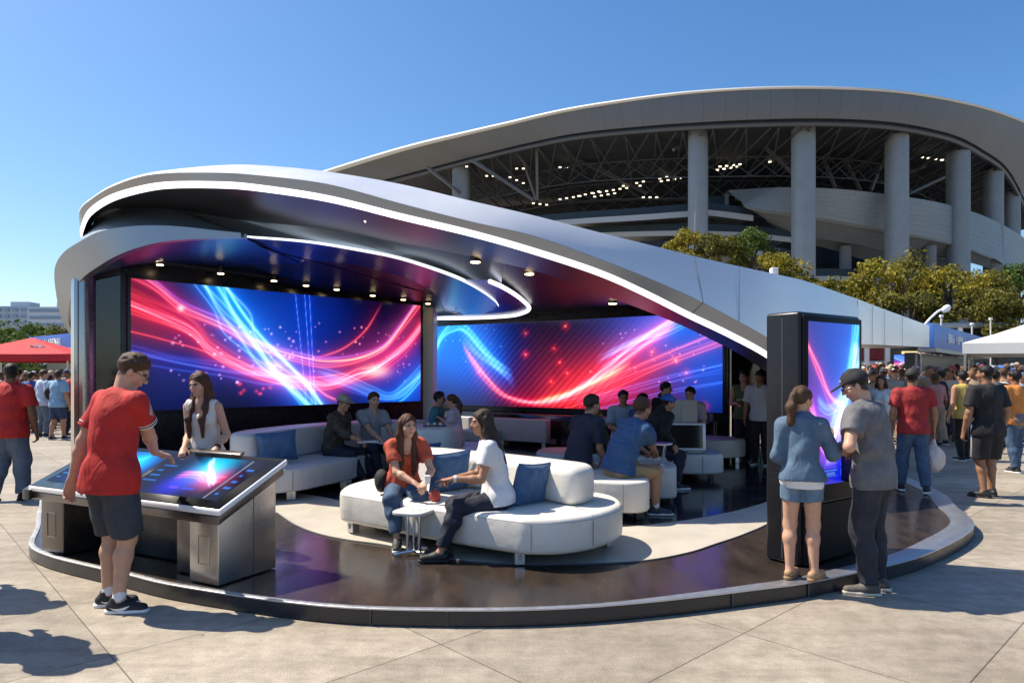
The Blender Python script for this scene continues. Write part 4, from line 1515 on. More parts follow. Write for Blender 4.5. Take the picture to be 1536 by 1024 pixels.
    # ---- hair
    if hair_style != 'bald':
        hv = min(vox, .007)
        f = Field(fig.hc - .62 * k, fig.hc + .2 * k, hv) if hair_style in ('long', 'ponytail') else Field(fig.hc - .18 * k, fig.hc + .2 * k, hv)
        h, Rh = fig.h, fig.Rh
        n = Rh @ unit((0, .66, -.75))
        if hair_style in ('short', 'buzz', 'bun'):
            o = .004 if hair_style == 'buzz' else .014
            f.ell(h(0, -.012, .030), (.075 * k, .094 * k, .084 * k), .01, Rh, taper=(h(0, .083, .062), n, .055 * k, (o + .004) * k))
            if hair_style == 'short':
                f.ripple(.006, 95, seed, (1, 1, 1))
            if hair_style == 'bun':
                f.ell(h(0, -.10, .05), (.045 * k, .04 * k, .045 * k), .01, Rh)
        else:
            f.ell(h(0, -.014, .034), (.083 * k, .102 * k, .093 * k), .01, Rh, cuts=[(h(0, .080, .068), Rh @ unit((0, .80, -.60)))])
            if hair_style == 'long':
                LL = 1.0
                for sx_ in (1, -1):
                    f.cone(h(sx_ * .066, -.015, .03), h(sx_ * .080, -.02, -.10), .030 * k, .032 * k, .02)
                    s0 = fig.sh[sx_]
                    fr_ = fig.t(s0, -sx_ * .085, .150, -.11) if 'front' in extras else fig.t(s0, -sx_ * .07, -.04, -.06)
                    f.cone(h(sx_ * .080, -.02, -.10), fr_, .034 * k, .034 * k, .03, flat=(fig.sy, .8))
                    if 'front' in extras:
                        f.cone(fr_, fig.t(fr_, 0, .0, -.17), .036 * k, .016 * k, .02, flat=(fig.sy, .7))
                    f.cone(h(sx_ * .035, -.07, -.02), fig.t(fig.nb, sx_ * .05, -.09, -.10), .045 * k, .05 * k, .03, flat=(fig.sy, .8))
                    f.cone(fig.t(fig.nb, sx_ * .05, -.09, -.10), fig.t(fig.nb, sx_ * .04, -.115, -.24), .05 * k, .022 * k, .03, flat=(fig.sy, .7))
                f.ripple(.006, 60, seed, (1.6, 1.6, .16))
            elif hair_style == 'ponytail':
                f.ell(h(0, -.105, .035), (.028 * k, .03 * k, .03 * k), .015, Rh)
                f.cone(h(0, -.115, .03), h(.005, -.145, -.08), .030 * k, .042 * k, .02)
                f.cone(h(.005, -.145, -.08), h(.0, -.13, -.21), .042 * k, .034 * k, .03)
                f.cone(h(.0, -.13, -.21), h(-.005, -.115, -.30), .034 * k, .012 * k, .03)
                f.ripple(.006, 60, seed, (1.5, 1.5, .2))
            # keep the face free
            f.ell(h(0, .085, -.035), (.050 * k, .055 * k, .105 * k), .008, Rh, op='sub')
        Vh, Qh = f.mesh()
        new_mesh('hair', Vh, Qh, hair_mat(hair), root)
    return root, fig


from mathutils.bvhtree import BVHTree


def bvh_of(V, Q):
    return BVHTree.FromPolygons([tuple(v) for v in V], [tuple(q) for q in Q])


def _last_shoe(o):
    me = o.data
    return [v.co[:] for v in me.vertices], [tuple(p.vertices) for p in me.polygons]


def cap_part(root, fig, mat_, vox=.008, name='cap', bill=True, beanie=False, bucket=False, back=False):
    k, h, Rh = fig.k, fig.h, fig.Rh
    f = Field(fig.hc - .22 * k, fig.hc + .24 * k, vox)
    f.ell(h(0, -.012, .038), (.091 * k, .109 * k, .098 * k), .01, Rh, cuts=[(h(0, .05, .036), Rh @ unit((0, .12, -1)))])
    if bucket:
        f.cone(h(0, -.01, .040), h(0, -.01, .034), .115 * k, .125 * k, .01, flat=(Rh[:, 2], .12))
    if bill:
        sgn = -1 if back else 1
        f.ell(h(0, .115 * sgn, .040), (.070 * k, .080 * k, .010 * k), .012, Rh @ rot_ax((1, 0, 0), R(-10 * sgn)))
        f.ell(h(0, -.012, .135), (.012 * k, .012 * k, .008 * k), .004, Rh)
    V, Q = f.mesh()
    return new_mesh(name, V, Q, mat_, root)


def glasses_part(root, fig, mat_=None, dark=False):
    k = fig.k
    mb = MB()
    for sg in (1, -1):
        c = [tuple(fig.h(sg * .031 + .021 * math.cos(a), .104, .002 + .015 * math.sin(a))) for a in np.linspace(0, 2 * math.pi, 17)]
        mb.tube(c, .0022 * k, 6)
        mb.tube([tuple(fig.h(sg * .052, .102, .006)), tuple(fig.h(sg * .076, .06, .006)), tuple(fig.h(sg * .079, .0, .004)), tuple(fig.h(sg * .076, -.025, -.01))], .0022 * k, 6)
        if dark:
            mb.add([fig.h(sg * .031 + .021 * math.cos(a), .104, .002 + .015 * math.sin(a)) for a in np.linspace(0, 2 * math.pi, 17)[:-1]], [tuple(range(16))])
    mb.tube([tuple(fig.h(-.010, .108, .006)), tuple(fig.h(.010, .108, .006))], .002 * k, 6)
    return mb.build('glasses', mat_ or M['black_plastic'], root)


def watch_part(root, fig, sg, mat_, name='watch', r=.034):
    W, d = fig.wr[sg], unit(fig.wr[sg] - fig.el[sg])
    c = W - d * .02
    mb = MB().tube([tuple(c - d * .012), tuple(c + d * .012)], r * fig.k, 16)
    return mb.build(name, mat_, root)
# ---------------------------------------------------------------- furniture on the platform
FLOOR = 0.1165


def smooth_poly(pts, n=5):
    return [tuple(p)[:2] for p in spline(pts, n, closed=True)]


def cushion(poly, z0, z1, name, mat_, parent, bevel=0.035, seg=4):
    return MB().prism(poly, z0, z1).build(name, mat_, parent, bevel=bevel, seg=seg, angle=50)


def foot(parent, x, y, rz=0.0, mark=True, mat_=None, s=0.085):
    o = MB().box((x, y, FLOOR + .055), (s, s, .11), rz).build('foot', mat_ or M['foot_metal'], parent, bevel=0.004, seg=1)
    if mark:
        T = Matrix.Translation((x, y, 0)) @ Matrix.Rotation(rz, 4, 'Z')
        mb = MB()
        yy = -s / 2 - .0015
        for a, b_ in (((-.018, .075), (0, .035)), ((.018, .075), (0, .035)), ((-.010, .068), (0, .088)), ((.010, .068), (0, .088))):
            mb.beam(T @ Vector((a[0], yy, FLOOR + a[1])), T @ Vector((b_[0], yy, FLOOR + b_[1])), .004, .004)
        mb.build('emblem', M['mark'], o, smooth=False) if parent.get('_off') is None else _child(mb, 'emblem', M['mark'], o, parent)
    return o


def _child(mb, name, mat_, o, root):
    """a sub-part given in world coordinates under a part of a thing that is not rotated"""
    off = Vector(root['_off'])
    mb.v = [tuple(Vector(v) - off) for v in mb.v]
    return mb.build(name, mat_, o)


def seam(parent, pts, r=0.0035):
    MB().tube(pts, r, 6).build('seam', M['seam'], parent)


def pillow(label, c, w, h, t, yaw, tilt, roll=0, mat_=None):
    root = thing('pillow', label, 'pillow', tuple(c), local=True)
    n = 22
    rg = np.random.default_rng(int(abs(c[0] * 97 + c[1] * 31)))
    ph = rg.uniform(0, 6, 6)
    rows_f, rows_b = [], []
    for side, rows in ((1, rows_f), (-1, rows_b)):
        for i in range(n + 1):
            row = []
            for j in range(n + 1):
                u, v = 2 * i / n - 1, 2 * j / n - 1
                pu, pv = u * (1 - .07 * (1 - abs(v) ** 2) * abs(u)), v * (1 - .07 * (1 - u ** 2) * abs(v))
                th = t * max(0, (1 - u ** 4)) ** .5 * max(0, (1 - v ** 4)) ** .5
                wr = .010 * (math.sin(9 * u + 4 * v + ph[0]) * math.sin(6 * v + ph[1]) + .6 * math.sin(15 * u * v + ph[2])) * (1 - u ** 4) * (1 - v ** 4)
                row.append((pu * w / 2, side * (th / 2 + (wr if side < 0 else 0)) + .001 * side, pv * h / 2))
            rows.append(row)
    mb = MB().loft(rows_f).loft(rows_b)
    for (a, b_) in ((rows_f, rows_b),):
        ring_f = [r[0] for r in a] + a[-1][1:] + [r[-1] for r in a[::-1]][1:] + a[0][::-1][1:]
        ring_b = [r[0] for r in b_] + b_[-1][1:] + [r[-1] for r in b_[::-1]][1:] + b_[0][::-1][1:]
        mb.loft([ring_f, ring_b])
    T = Matrix.Rotation(R(yaw), 4, 'Z') @ Matrix.Rotation(R(tilt), 4, 'X') @ Matrix.Rotation(R(roll), 4, 'Y')
    mb.v = [tuple(T @ Vector(v)) for v in mb.v]
    mb.build('cover', mat_ or M['pillow_blue'], root, angle=80)
    pip = MB().tube([T @ Vector((a[0], 0, a[2])) for a in ring_f], .005, 6)
    pip.build('piping', M['pillow_blue'], root)
    return root


# --- front sofa
s1 = thing('sofa', 'big curved cream leather sofa in the foreground where two young women sit', 'sofa', (-.3, 6.5, FLOOR))
seatp = smooth_poly([(-1.72, 6.82), (-1.52, 6.62), (-1.14, 6.33), (-.82, 6.07), (-.5, 5.85), (-.03, 5.56), (.15, 5.485), (.41, 5.50), (.68, 5.66), (.93, 5.98), (1.01, 6.3), (.92, 6.68), (.5, 7.0),
                     (-.3, 7.5), (-.95, 7.95), (-1.45, 7.8), (-1.72, 7.3)], 4)
cushion(seatp, .225, .525, 'seat', M['leather'], s1, .05)
backp = smooth_poly([(.50, 6.0), (.2, 6.33), (-.2, 6.74), (-.6, 7.06), (-.97, 7.33), (-1.18, 7.5), (-1.12, 7.8), (-.9, 7.83), (-.4, 7.45), (.1, 7.05), (.5, 6.66), (.74, 6.36), (.70, 6.12)], 4)
cushion(backp, .522, .865, 'backrest', M['leather'], s1, .085, 5)
def piping(parent, poly, z, r=.0045):
    c = inset(poly, .004) if sum(poly[i - 1][0] * poly[i][1] - poly[i][0] * poly[i - 1][1] for i in range(len(poly))) > 0 else inset(poly, -.004)
    MB().tube([(x, y, z) for x, y in c] + [(c[0][0], c[0][1], z)], r, 6).build('piping', M['seam'], parent)


piping(s1, seatp, .487, .003)
for i in (None,):
    for (px, x, y) in ((796, .152, 5.478), (888, .672, 5.645)):
        seam(s1, [(x, y, .27), (x, y - .001, .35), (x, y, .48)])
MB().tube([(.672, 5.645, .516), (.62, 5.85, .528), (.52, 6.02, .528)], .003, 6).build('seam', M['seam'], s1)
MB().tube([(-.98, 6.19, .27), (-.981, 6.189, .38), (-.98, 6.19, .48)], .003, 6).build('seam', M['seam'], s1)
for x, y, rz in ((-1.58, 6.80, R(-40)), (.06, 5.66, R(8)), (.86, 6.24, R(50)), (-.9, 7.6, R(20))):
    foot(s1, x, y, rz)
MB().prism(smooth_poly([(-1.3, 6.75), (-.5, 6.2), (.1, 5.85), (.6, 6.0), (.7, 6.4), (-.2, 7.1), (-.95, 7.5), (-1.4, 7.3)], 3), .15, .226).build('plinth', M['black_plastic'], s1)
pillow('blue pillow lying against the right end of the foreground sofa back', (.165, 6.12, .70), .42, .40, .15, 45, 14, 4)
pillow('blue pillow between the two seated women on the foreground sofa', (-.62, 6.80, .715), .46, .42, .15, 40, 14, -3)

# --- left sofa
s2 = thing('sofa', 'curved pale leather sofa by the left video wall holding two men', 'sofa', (-2.8, 9.6, FLOOR))
seat2 = smooth_poly([(-3.6, 8.15), (-3.1, 8.28), (-2.72, 8.47), (-2.45, 8.95), (-2.24, 9.42), (-2.12, 9.95), (-1.8, 10.5), (-1.3, 10.9), (-1.4, 11.6), (-2.3, 11.5), (-3.2, 10.9), (-3.7, 10.0), (-3.95, 9.1), (-3.9, 8.4)], 4)
cushion(seat2, .225, .515, 'seat', M['leather_grey'], s2, .03)
back2 = smooth_poly([(-3.42, 8.85), (-3.22, 9.3), (-3.05, 9.8), (-2.75, 10.42), (-2.3, 11.0), (-1.55, 11.35), (-1.55, 11.75), (-2.45, 11.65), (-3.1, 11.0), (-3.5, 10.3), (-3.75, 9.5), (-3.7, 8.95)], 4)
cushion(back2, .512, .915, 'backrest', M['leather_grey'], s2, .06, 4)
seam(s2, [(-2.715, 8.462, .25), (-2.717, 8.46, .36), (-2.715, 8.462, .49)])
for x, y, rz in ((-2.78, 8.60, R(15)), (-2.30, 9.45, R(55)), (-3.5, 8.35, 0), (-1.5, 10.85, R(40))):
    foot(s2, x, y, rz, s=.11)
pillow('blue pillow leaning on the left end of the sofa beside the man in camouflage', (-3.10, 9.0, .735), .50, .42, .17, 22, 16, -5)
pillow('blue pillow half hidden behind the woman in the orange top', (-1.15, 8.9, .60), .44, .40, .16, 30, 16, 0)

piping(s2, seat2, .49, .003)
# --- middle rear sofa with the couple
s3 = thing('sofa', 'pale sofa block behind the orange topped woman, a couple seated at its far side', 'sofa', (-1.1, 10.4, FLOOR))
cushion(smooth_poly([(-1.75, 10.2), (-.65, 10.05), (-.5, 10.8), (-.55, 11.9), (-1.7, 12.0), (-1.85, 11.2)], 4), .225, .515, 'seat', M['leather_grey'], s3, .03)
cushion(smooth_poly([(-1.5, 9.55), (-1.1, 9.42), (-.88, 9.45), (-.76, 9.8), (-.78, 10.3), (-1.1, 10.4), (-1.5, 10.4)], 3), .24, .935, 'backrest', M['leather_grey'], s3, .06)
for x, y in ((-1.25, 9.65), (-.85, 10.15), (-.7, 11.6), (-1.6, 11.7)):
    foot(s3, x, y, 0, False)
# --- bench along the right video wall
s4 = thing('bench', 'long pale bench with a low back standing under the striped video wall', 'bench', (.0, 15, FLOOR))
a4, b4 = Vector((-1.25, 15.9, 0)), Vector((.78, 14.6, 0))
mb = MB()
wallbox(mb, a4, b4, .225, .72, .22, 0)
mb.build('backrest', M['leather_grey'], s4, bevel=.03)
mb = MB()
wallbox(mb, a4.lerp(b4, 0), a4.lerp(b4, .52), .225, .46, .5, .37)
mb.build('seat', M['leather_grey'], s4, bevel=.03)
for t in (.05, .5, .95):
    p = a4.lerp(b4, t)
    foot(s4, p.x, p.y, 0, False)
# --- low ottoman left of the navy man, bench of the two men, block with tablet table, bench with monitor, round ottoman
s5 = thing('ottoman', 'low white ottoman just left of the man in the navy shirt', 'ottoman', (.8, 10.4, FLOOR))
cushion(smooth_poly([(.38, 10.2), (.75, 9.95), (1.3, 10.0), (1.4, 10.5), (1.0, 10.95), (.5, 10.9)], 4), .225, .52, 'seat', M['leather_grey'], s5)
for x, y in ((.6, 10.2), (1.2, 10.2), (.9, 10.7)):
    foot(s5, x, y, 0, False)
s5b = thing('ottoman', 'small low white ottoman behind the long haired woman in the white tee', 'ottoman', (.15, 8.7, FLOOR))
cushion(smooth_poly([(-.35, 8.6), (.05, 8.35), (.35, 8.45), (.42, 8.8), (.1, 9.1), (-.3, 9.0)], 4), .225, .50, 'seat', M['leather'], s5b)
for x, y in ((-.2, 8.7), (.25, 8.55), (.1, 8.95)):
    foot(s5b, x, y, 0, False)
s6 = thing('bench', 'white upholstered bench under the man in the blue heathered shirt', 'bench', (1.0, 7.8, FLOOR))
cushion([tuple(p) for p in smooth_poly([(.25, 7.75), (.62, 7.38), (1.16, 7.16), (1.42, 7.22), (1.50, 7.5), (1.48, 8.0), (1.2, 8.7), (.6, 9.0), (.2, 8.5)], 4)], .225, .555, 'seat', M['leather'], s6, .035)
seam(s6, [(1.165, 7.150, .25), (1.166, 7.148, .4), (1.165, 7.150, .53)])
for x, y in ((1.38, 7.4), (.6, 7.6), (1.2, 8.4), (.5, 8.7)):
    foot(s6, x, y, 0, False, M['black_plastic'])
s7 = thing('ottoman', 'grey sided seat block carrying the swivel tablet table', 'ottoman', (1.8, 8.5, FLOOR))
cushion(smooth_poly([(1.56, 8.2), (1.9, 8.14), (2.0, 8.3), (2.05, 8.8), (1.7, 9.0), (1.5, 8.7)], 4), .20, .57, 'seat', M['leather_grey'], s7)
for x, y in ((1.7, 8.35), (1.88, 8.4), (1.75, 8.8)):
    foot(s7, x, y, 0, False, M['black_plastic'], s=.08)
tt = thing('tablet_table', 'small round swivel table with a purple top by the bench of the man in blue', 'table', (1.78, 8.35, .57))
MB().tube([(1.84, 8.4, .57), (1.86, 8.38, .70), (1.88, 8.36, .832)], .016, 10).build('stem', M['chrome'], tt)
MB().cyl((1.84, 8.4, .571), .05, .012, 18).build('base', M['chrome'], tt)
MB().prism([(1.80 + .155 * math.cos(a), 8.33 + .14 * math.sin(a)) for a in np.linspace(0, 2 * math.pi, 29)[:-1]], .832, .85).build('table_top', M['white_frame'], tt, bevel=.005)
MB().prism([(1.81 + .125 * math.cos(a), 8.33 + .11 * math.sin(a)) for a in np.linspace(0, 2 * math.pi, 29)[:-1]], .8505, .856).build('pad', pbr('purple_pad', (.32, .10, .30), .5), tt)
s8 = thing('bench', 'silver grey rounded bench holding the black monitor', 'bench', (2.6, 10.4, FLOOR))
cushion(smooth_poly([(1.95, 10.15), (2.35, 10.0), (2.78, 9.95), (3.06, 10.02), (3.17, 10.3), (3.1, 10.9), (2.6, 11.1), (2.0, 10.9)], 4), .225, .52, 'seat', M['leather_grey'], s8, .04)
seam(s8, [(2.78, 9.942, .25), (2.78, 9.94, .4), (2.78, 9.942, .49)])
for x, y in ((2.2, 10.3), (3.0, 10.3), (2.9, 10.8)):
    foot(s8, x, y, 0, False, M['black_plastic'], s=.07)
mo = thing('monitor', 'black screened monitor in a white frame standing on the grey bench', 'monitor', (2.65, 10.45, .52))
T = Matrix.Translation((2.64, 10.42, .735)) @ Matrix.Rotation(R(-6), 4, 'Z') @ Matrix.Rotation(R(-5), 4, 'X')
MB().box((0, 0, 0), (.62, .05, .42), mat4=T).build('frame', M['white_frame'], mo, bevel=.02)
MB().box((-.01, -.027, .005), (.54, .006, .35), mat4=T).build('screen', M['dark_glass'], mo, bevel=.002, seg=1)
MB().box((0, .09, -.19), (.3, .2, .02), mat4=T).build('stand', M['white_frame'], mo, bevel=.008)
bd = thing('folder', 'large pale grey folded board held upright above the black monitor', 'board', (2.68, 10.95, .9))
for sg in (-1, 1):
    T = Matrix.Translation((2.70, 10.9, 1.10)) @ Matrix.Rotation(R(12 * sg), 4, 'Z')
    MB().box((.14 * sg, 0, 0), (.275, .012, .36), mat4=T).build('cover', pbr('board_grey', (.42, .42, .42), .5), bd, bevel=.004, seg=1)
ph = thing('tablet', 'flat tablet lying on the grey bench in front of the monitor', 'tablet', (2.72, 10.15, .525))
MB().box((2.72, 10.15, .5265), (.24, .15, .01), R(8)).build('case', M['black_plastic'], ph, bevel=.003, seg=1)
MB().box((2.72, 10.15, .5325), (.22, .13, .002), R(8)).build('screen', M['dark_glass'], ph)
s9 = thing('ottoman', 'round grey ottoman in front of the dark wall by the standing pair', 'ottoman', (3.62, 12.35, FLOOR))
cushion([(3.6 + .62 * math.cos(a), 12.4 + .5 * math.sin(a)) for a in np.linspace(0, 2 * math.pi, 49)[:-1]], .225, .54, 'seat', M['leather_grey'], s9, .03)
for x, y in ((3.2, 12.2), (4.0, 12.15), (3.6, 12.75)):
    foot(s9, x, y, 0, False, s=.07)
cu = thing('cup', 'clear tumbler standing on the black ledge under the striped screen', 'cup', (3.85, 13.2, .8))
MB().tube([(3.85, 13.2, .801), (3.85, 13.2, .94)], [.035, .045], 14).build('glass', pbr('cup_grey', (.2, .22, .25), .15), cu)
MB().tube([(3.85, 13.2, .9405), (3.85, 13.2, .955)], [.047, .047], 14).build('lid', M['black_plastic'], cu)

# --- chrome side table
st = thing('side_table', 'small white side table on chrome posts between the two women', 'table', (-.87, 5.93, FLOOR))
T = Matrix.Translation((-.86, 5.95, .49)) @ Matrix.Rotation(R(-22), 4, 'Z')
sq = [(.155 * math.copysign(abs(math.cos(a)) ** .5, math.cos(a)), .15 * math.copysign(abs(math.sin(a)) ** .5, math.sin(a))) for a in np.linspace(0, 2 * math.pi, 41)[:-1]]
tp = MB().prism(sq, -.014, .014)
tp.v = [tuple(T @ Vector(v)) for v in tp.v]
tp.build('table_top', M['table_top'], st, bevel=.006)
for dx, dy in ((-.05, 0), (0.0, .04), (.055, -.01)):
    MB().tube([(-.86 + dx, 5.95 + dy, .14), (-.86 + dx, 5.95 + dy, .476)], .014, 12).build('post', M['chrome'], st)
for a in (200, 320, 80):
    e = Vector((math.cos(R(a)), math.sin(R(a)), 0))
    MB().tube([Vector((-.86, 5.95, .15)), Vector((-.86, 5.95, .142)) + e * .1, Vector((-.86, 5.95, FLOOR + .012)) + e * .17], [.016, .014, .011], 10).build('leg', M['chrome'], st)
nk = thing('napkin', 'crumpled white napkin on the chrome side table', 'napkin', (-.82, 5.98, .505))
mb = MB()
rows = []
for i in range(8):
    rows.append([(-.88 + .018 * i, 5.93 + .014 * j, .5055 + .008 * (1 + math.sin(i * 1.7 + j)) * math.sin(j * 1.3 + .4) ** 2) for j in range(8)])
mb.loft(rows).build('paper', M['white_paint'], nk)
rb_ = thing('handbag', 'small red handbag on the sofa between the two women', 'bag', (-.70, 6.24, .53))
f = Field((-.24, -.16, -.02), (.24, .16, .30), .008)
f.cone((-.022, 0, .024), (.022, 0, .024), .028, .028, .01).cone((-.02, 0, .075), (.02, 0, .075), .022, .022, .04).cut((0, 0, .001), (0, 0, -1)).ripple(.004, 40, 4)
V_, Q_ = f.mesh()
new_mesh('body', V_, Q_, pbr('red_bag', (.42, .05, .03), .45, var=.2), rb_)
MB().tube(spline([(-.70 + x, 6.24, .53 + z) for x, z in ((-.03, .08), (-.022, .115), (0, .125), (.022, .115), (.03, .08))], 5), .005, 8).build('handle', M['black_plastic'], rb_)
rb_.pop('_off', None)

# --- touch table on the left
FR, EX, EY = Vector((-2.11, 4.93, 0)), Vector((-.892, .452, 0)).normalized(), Vector((.452, .892, 0)).normalized()
ZF, ZB, TL, TD = .70, 1.0, 2.43, .66
tb = thing('touch_table', 'long tilted touch screen table with brushed metal pedestals at the left of the stage', 'touch table', (-3.1, 5.6, FLOOR))


def tp_(u, v, dz=0.0, along=0.0):
    """point on the tilted top: u along the front (0 right end), v from front to back"""
    p = FR + EX * (u * TL) + EY * (v * TD)
    p.z = ZF + (ZB - ZF) * v + dz
    return p


def slab(u0, u1, v0, v1, z0, z1):
    mb = MB()
    vs = [tp_(u, v, z) for z in (z0, z1) for (u, v) in ((u0, v0), (u1, v0), (u1, v1), (u0, v1))]
    mb.add(vs, [(3, 2, 1, 0), (4, 5, 6, 7), (0, 1, 5, 4), (1, 2, 6, 5), (2, 3, 7, 6), (3, 0, 4, 7)])
    return mb


slab(0, 1, 0, 1, -.045, 0).build('frame', M['white_frame'], tb, bevel=.012)
slab(.012, .988, .02, .98, -.12, -.056).build('under_frame', M['steel_dark'], tb, bevel=.006)
slab(.975, 1.02, -.03, .9, -.11, -.02).build('end_cap', M['black_plastic'], tb, bevel=.008)
slab(.008, .990, .014, .985, .0005, .006).build('glass', pbr('table_glass', (.006, .006, .008), .12, spec=.15), tb, bevel=.002, seg=1)
slab(.22, .52, .985, 1.07, -.02, .012).build('rear_ledge', M['steel_dark'], tb, bevel=.01)
pa = Pic(200, 110, 2.2, (.002, .012, .05), (.006, .05, .16))
pa.blob(.55, .5, .45, (0, .28, .95), 1.5, 1.5).blob(.72, .6, .4, (.0, .55, .95), 1.2)
pa.bundle([(.25, .1), (.5, .45), (.8, .9)], 5, .2, .02, CYAN, .6, seed=3)
for i in range(7):
    pa.rect(.04, .04 + .05 + .05 * ((i * 37) % 3), .12 + i * .11, .15 + i * .11, (.1, .5, .9), .8)
for i in range(3):
    pa.rect(.05 + i * .06, .09 + i * .06, .82, .92, (.05, .3, .7), .8, True)
pa.rect(.30, .95, .08, .10, (.1, .5, .9), .7)
pb_ = Pic(240, 110, 2.4, (.003, .006, .04), (.01, .02, .10))
pb_.blob(.55, .75, .35, (0, .55, .75), 1.5, 1.3).blob(.72, .45, .25, (.7, .05, .22), 1.0, 1.5).blob(.42, .25, .3, (.05, .04, .65), 1.2, 1.3)
pb_.bundle([(.40, 1.0), (.52, .75), (.66, .5), (.80, .32)], 5, .14, .02, (.5, .7, 1.), .5, seed=4)
pb_.bundle([(.3, .5), (.5, .55), (.65, .45), (.82, .48)], 5, .2, .025, PINK, .5, seed=5)
for i in range(5):
    pb_.rect(.03, .10 + .04 * ((i * 29) % 3), .15 + i * .13, .19 + i * .13, (.1, .35, .8), .7)
    pb_.rect(.90, .93 + .02 * ((i * 17) % 3), .12 + i * .15, .17 + i * .15, (.1, .35, .9), .9)
pb_.rect(.40, .50, .16, .22, (.3, .2, .9), .8).rect(.53, .66, .16, .22, (.15, .2, .9), .8)
pb_.rect(.845, .860, .02, .98, (.45, .45, .55), .9)
M['touch_pic'] = screen_mat('touch_picture', 1.0, .15)
M['touch_pic'].node_tree.nodes['Principled BSDF'].inputs['Specular IOR Level'].default_value = .12
d_ = .0072
screen_grid('display', tp_(.95, .13, d_), tp_(.53, .13, d_), tp_(.53, .90, d_), tp_(.95, .90, d_), pa, M['touch_pic'], tb)
screen_grid('display', tp_(.508, .13, d_), tp_(.055, .13, d_), tp_(.055, .90, d_), tp_(.508, .90, d_), pb_, M['touch_pic'], tb)


def ped(u0, u1, v0, v1, name, mat_, zb=FLOOR):
    mb = MB()
    pts = [(u0, v0), (u1, v0), (u1, v1), (u0, v1)]
    vs = []
    for (u, v) in pts:
        p = tp_(u, v)
        vs.append((p.x, p.y, zb))
    for (u, v) in pts:
        vs.append(tp_(u, v, -.121))
    mb.add(vs, [(3, 2, 1, 0), (4, 5, 6, 7), (0, 1, 5, 4), (1, 2, 6, 5), (2, 3, 7, 6), (3, 0, 4, 7)])
    return mb.build(name, mat_, tb, bevel=.008)


ped(.045, .175, .12, .97, 'pedestal', M['steel'])
ped(.84, .975, .12, .97, 'pedestal', M['steel_dark'])
ped(.176, .839, .60, .90, 'back_panel', M['black_plastic'])
ped(.176, .30, .30, .598, 'inner_panel', M['steel_dark'])
for u0, u1 in ((.085, .135), (.885, .935)):
    hp = MB()
    z0, z1 = .26, .47
    for (a, b_) in (((u0, z0), (u1, z0)), ((u1, z0), (u1, z1)), ((u1, z1), (u0, z1)), ((u0, z1), (u0, z0))):
        p, q = tp_(a[0], .12), tp_(b_[0], .12)
        p.z, q.z = a[1], b_[1]
        hp.beam(p - EY * .002, q - EY * .002, .004)
    hp.build('hatch_outline', M['steel'], tb)
p0 = tp_(.045, .62) - EX * .0015
MB().beam((p0.x, p0.y, FLOOR + .02), (p0.x, p0.y, .72), .004).build('joint', M['joint'], tb)

# --- kiosk
K0, KX = Vector((2.345, 5.56, 0)), Vector((.815, .58, 0)).normalized()
KY = Vector((-KX.y, KX.x, 0))
KW, KD, KH = .95, .32, 2.20
kq = thing('kiosk', 'tall black digital kiosk with a portrait screen of blue and violet light', 'kiosk', (2.6, 5.9, FLOOR))
kp = lambda u, v, z: Vector((K0.x + KX.x * u + KY.x * v, K0.y + KX.y * u + KY.y * v, z))
pts = []
for (u, v, r_) in ((0, 0, .012), (KW, 0, .02), (KW, KD, .05), (0, KD, .05)):
    pts.append((u, v, r_))
body = MB().prism([tuple(kp(u, v, 0))[:2] for u, v, _ in pts], FLOOR, KH)
body.build('body', pbr('kiosk_body', (.012, .012, .015), .3, 0, rvar=.05, vscale=3, spec=.3), kq, bevel=.03, seg=4)
fb = MB()
Tk = Matrix.Translation(K0) @ Matrix.Rotation(math.atan2(KX.y, KX.x), 4, 'Z')
fb.box((KW / 2, -.012, (.62 + KH - .03) / 2), (KW - .05, .03, KH - .03 - .62), mat4=Tk)
fb.build('bezel', pbr('kiosk_bezel', (.008, .008, .010), .4, spec=.08), kq, bevel=.01)
MB().box((KW / 2, -.006, .36), (KW - .06, .02, .48), mat4=Tk).build('lower_panel', pbr('kiosk_panel', (.010, .010, .012), .5, spec=.08), kq, bevel=.006, seg=1)
MB().box((-.0015, KD * .5, 1.15), (.003, .006, 2.0), mat4=Tk).build('joint', M['joint'], kq)
pk = Pic(130, 260, .6, (.004, .02, .22), (.01, .06, .42))
pk.blob(.7, .8, .5, (0, .2, .8), .6, .8).blob(.25, .35, .25, (.4, .05, .7), .6).blob(.6, .08, .2, (0, .05, .8), 1.0)
pk.bundle([(0, .84), (.2, .68), (.42, .52), (.7, .45)], 3, .08, .012, PINK, .9, seed=31)
pk.bundle([(0, .55), (.2, .38), (.4, .33), (.7, .38)], 4, .14, .012, PINK, .5, seed=32, col2=VIO)
pk.bundle([(.95, 1.02), (.86, .8), (.74, .6), (.55, .40), (.35, .22)], 5, .16, .016, CYAN, .7, along='v', seed=33)
pk.bundle([(1.0, .9), (.9, .7), (.72, .5), (.55, .3), (.4, .1)], 4, .2, .012, (.5, .5, 1), .6, along='v', seed=34)
pk.bundle([(.15, .52), (.4, .46), (.7, .56), (1, .74)], 4, .1, .014, CYAN, .7, seed=35)
pk.bundle([(.05, .50), (.12, .40), (.20, .3), (.35, .2), (.55, .18)], 4, .1, .010, (1, .25, .8), .5, seed=36)
pk.blob(.25, .38, .04, (1, .5, 1), .5).blob(.5, .42, .05, (.5, .7, 1), .4)
for i in range(2):
    pk.rect(.30 + i * .32, .55 + i * .32, .045, .085, (.2, .5, 1.), .9, True, .004)
    pk.rect(.34 + i * .32, .50 + i * .32, .052, .072, (.3, .6, 1.), .6)
    pk.rect(.30 + i * .32, .55 + i * .32, .10, .125, (.3, .5, 1.), .6, True, .004)
fo = -.0285
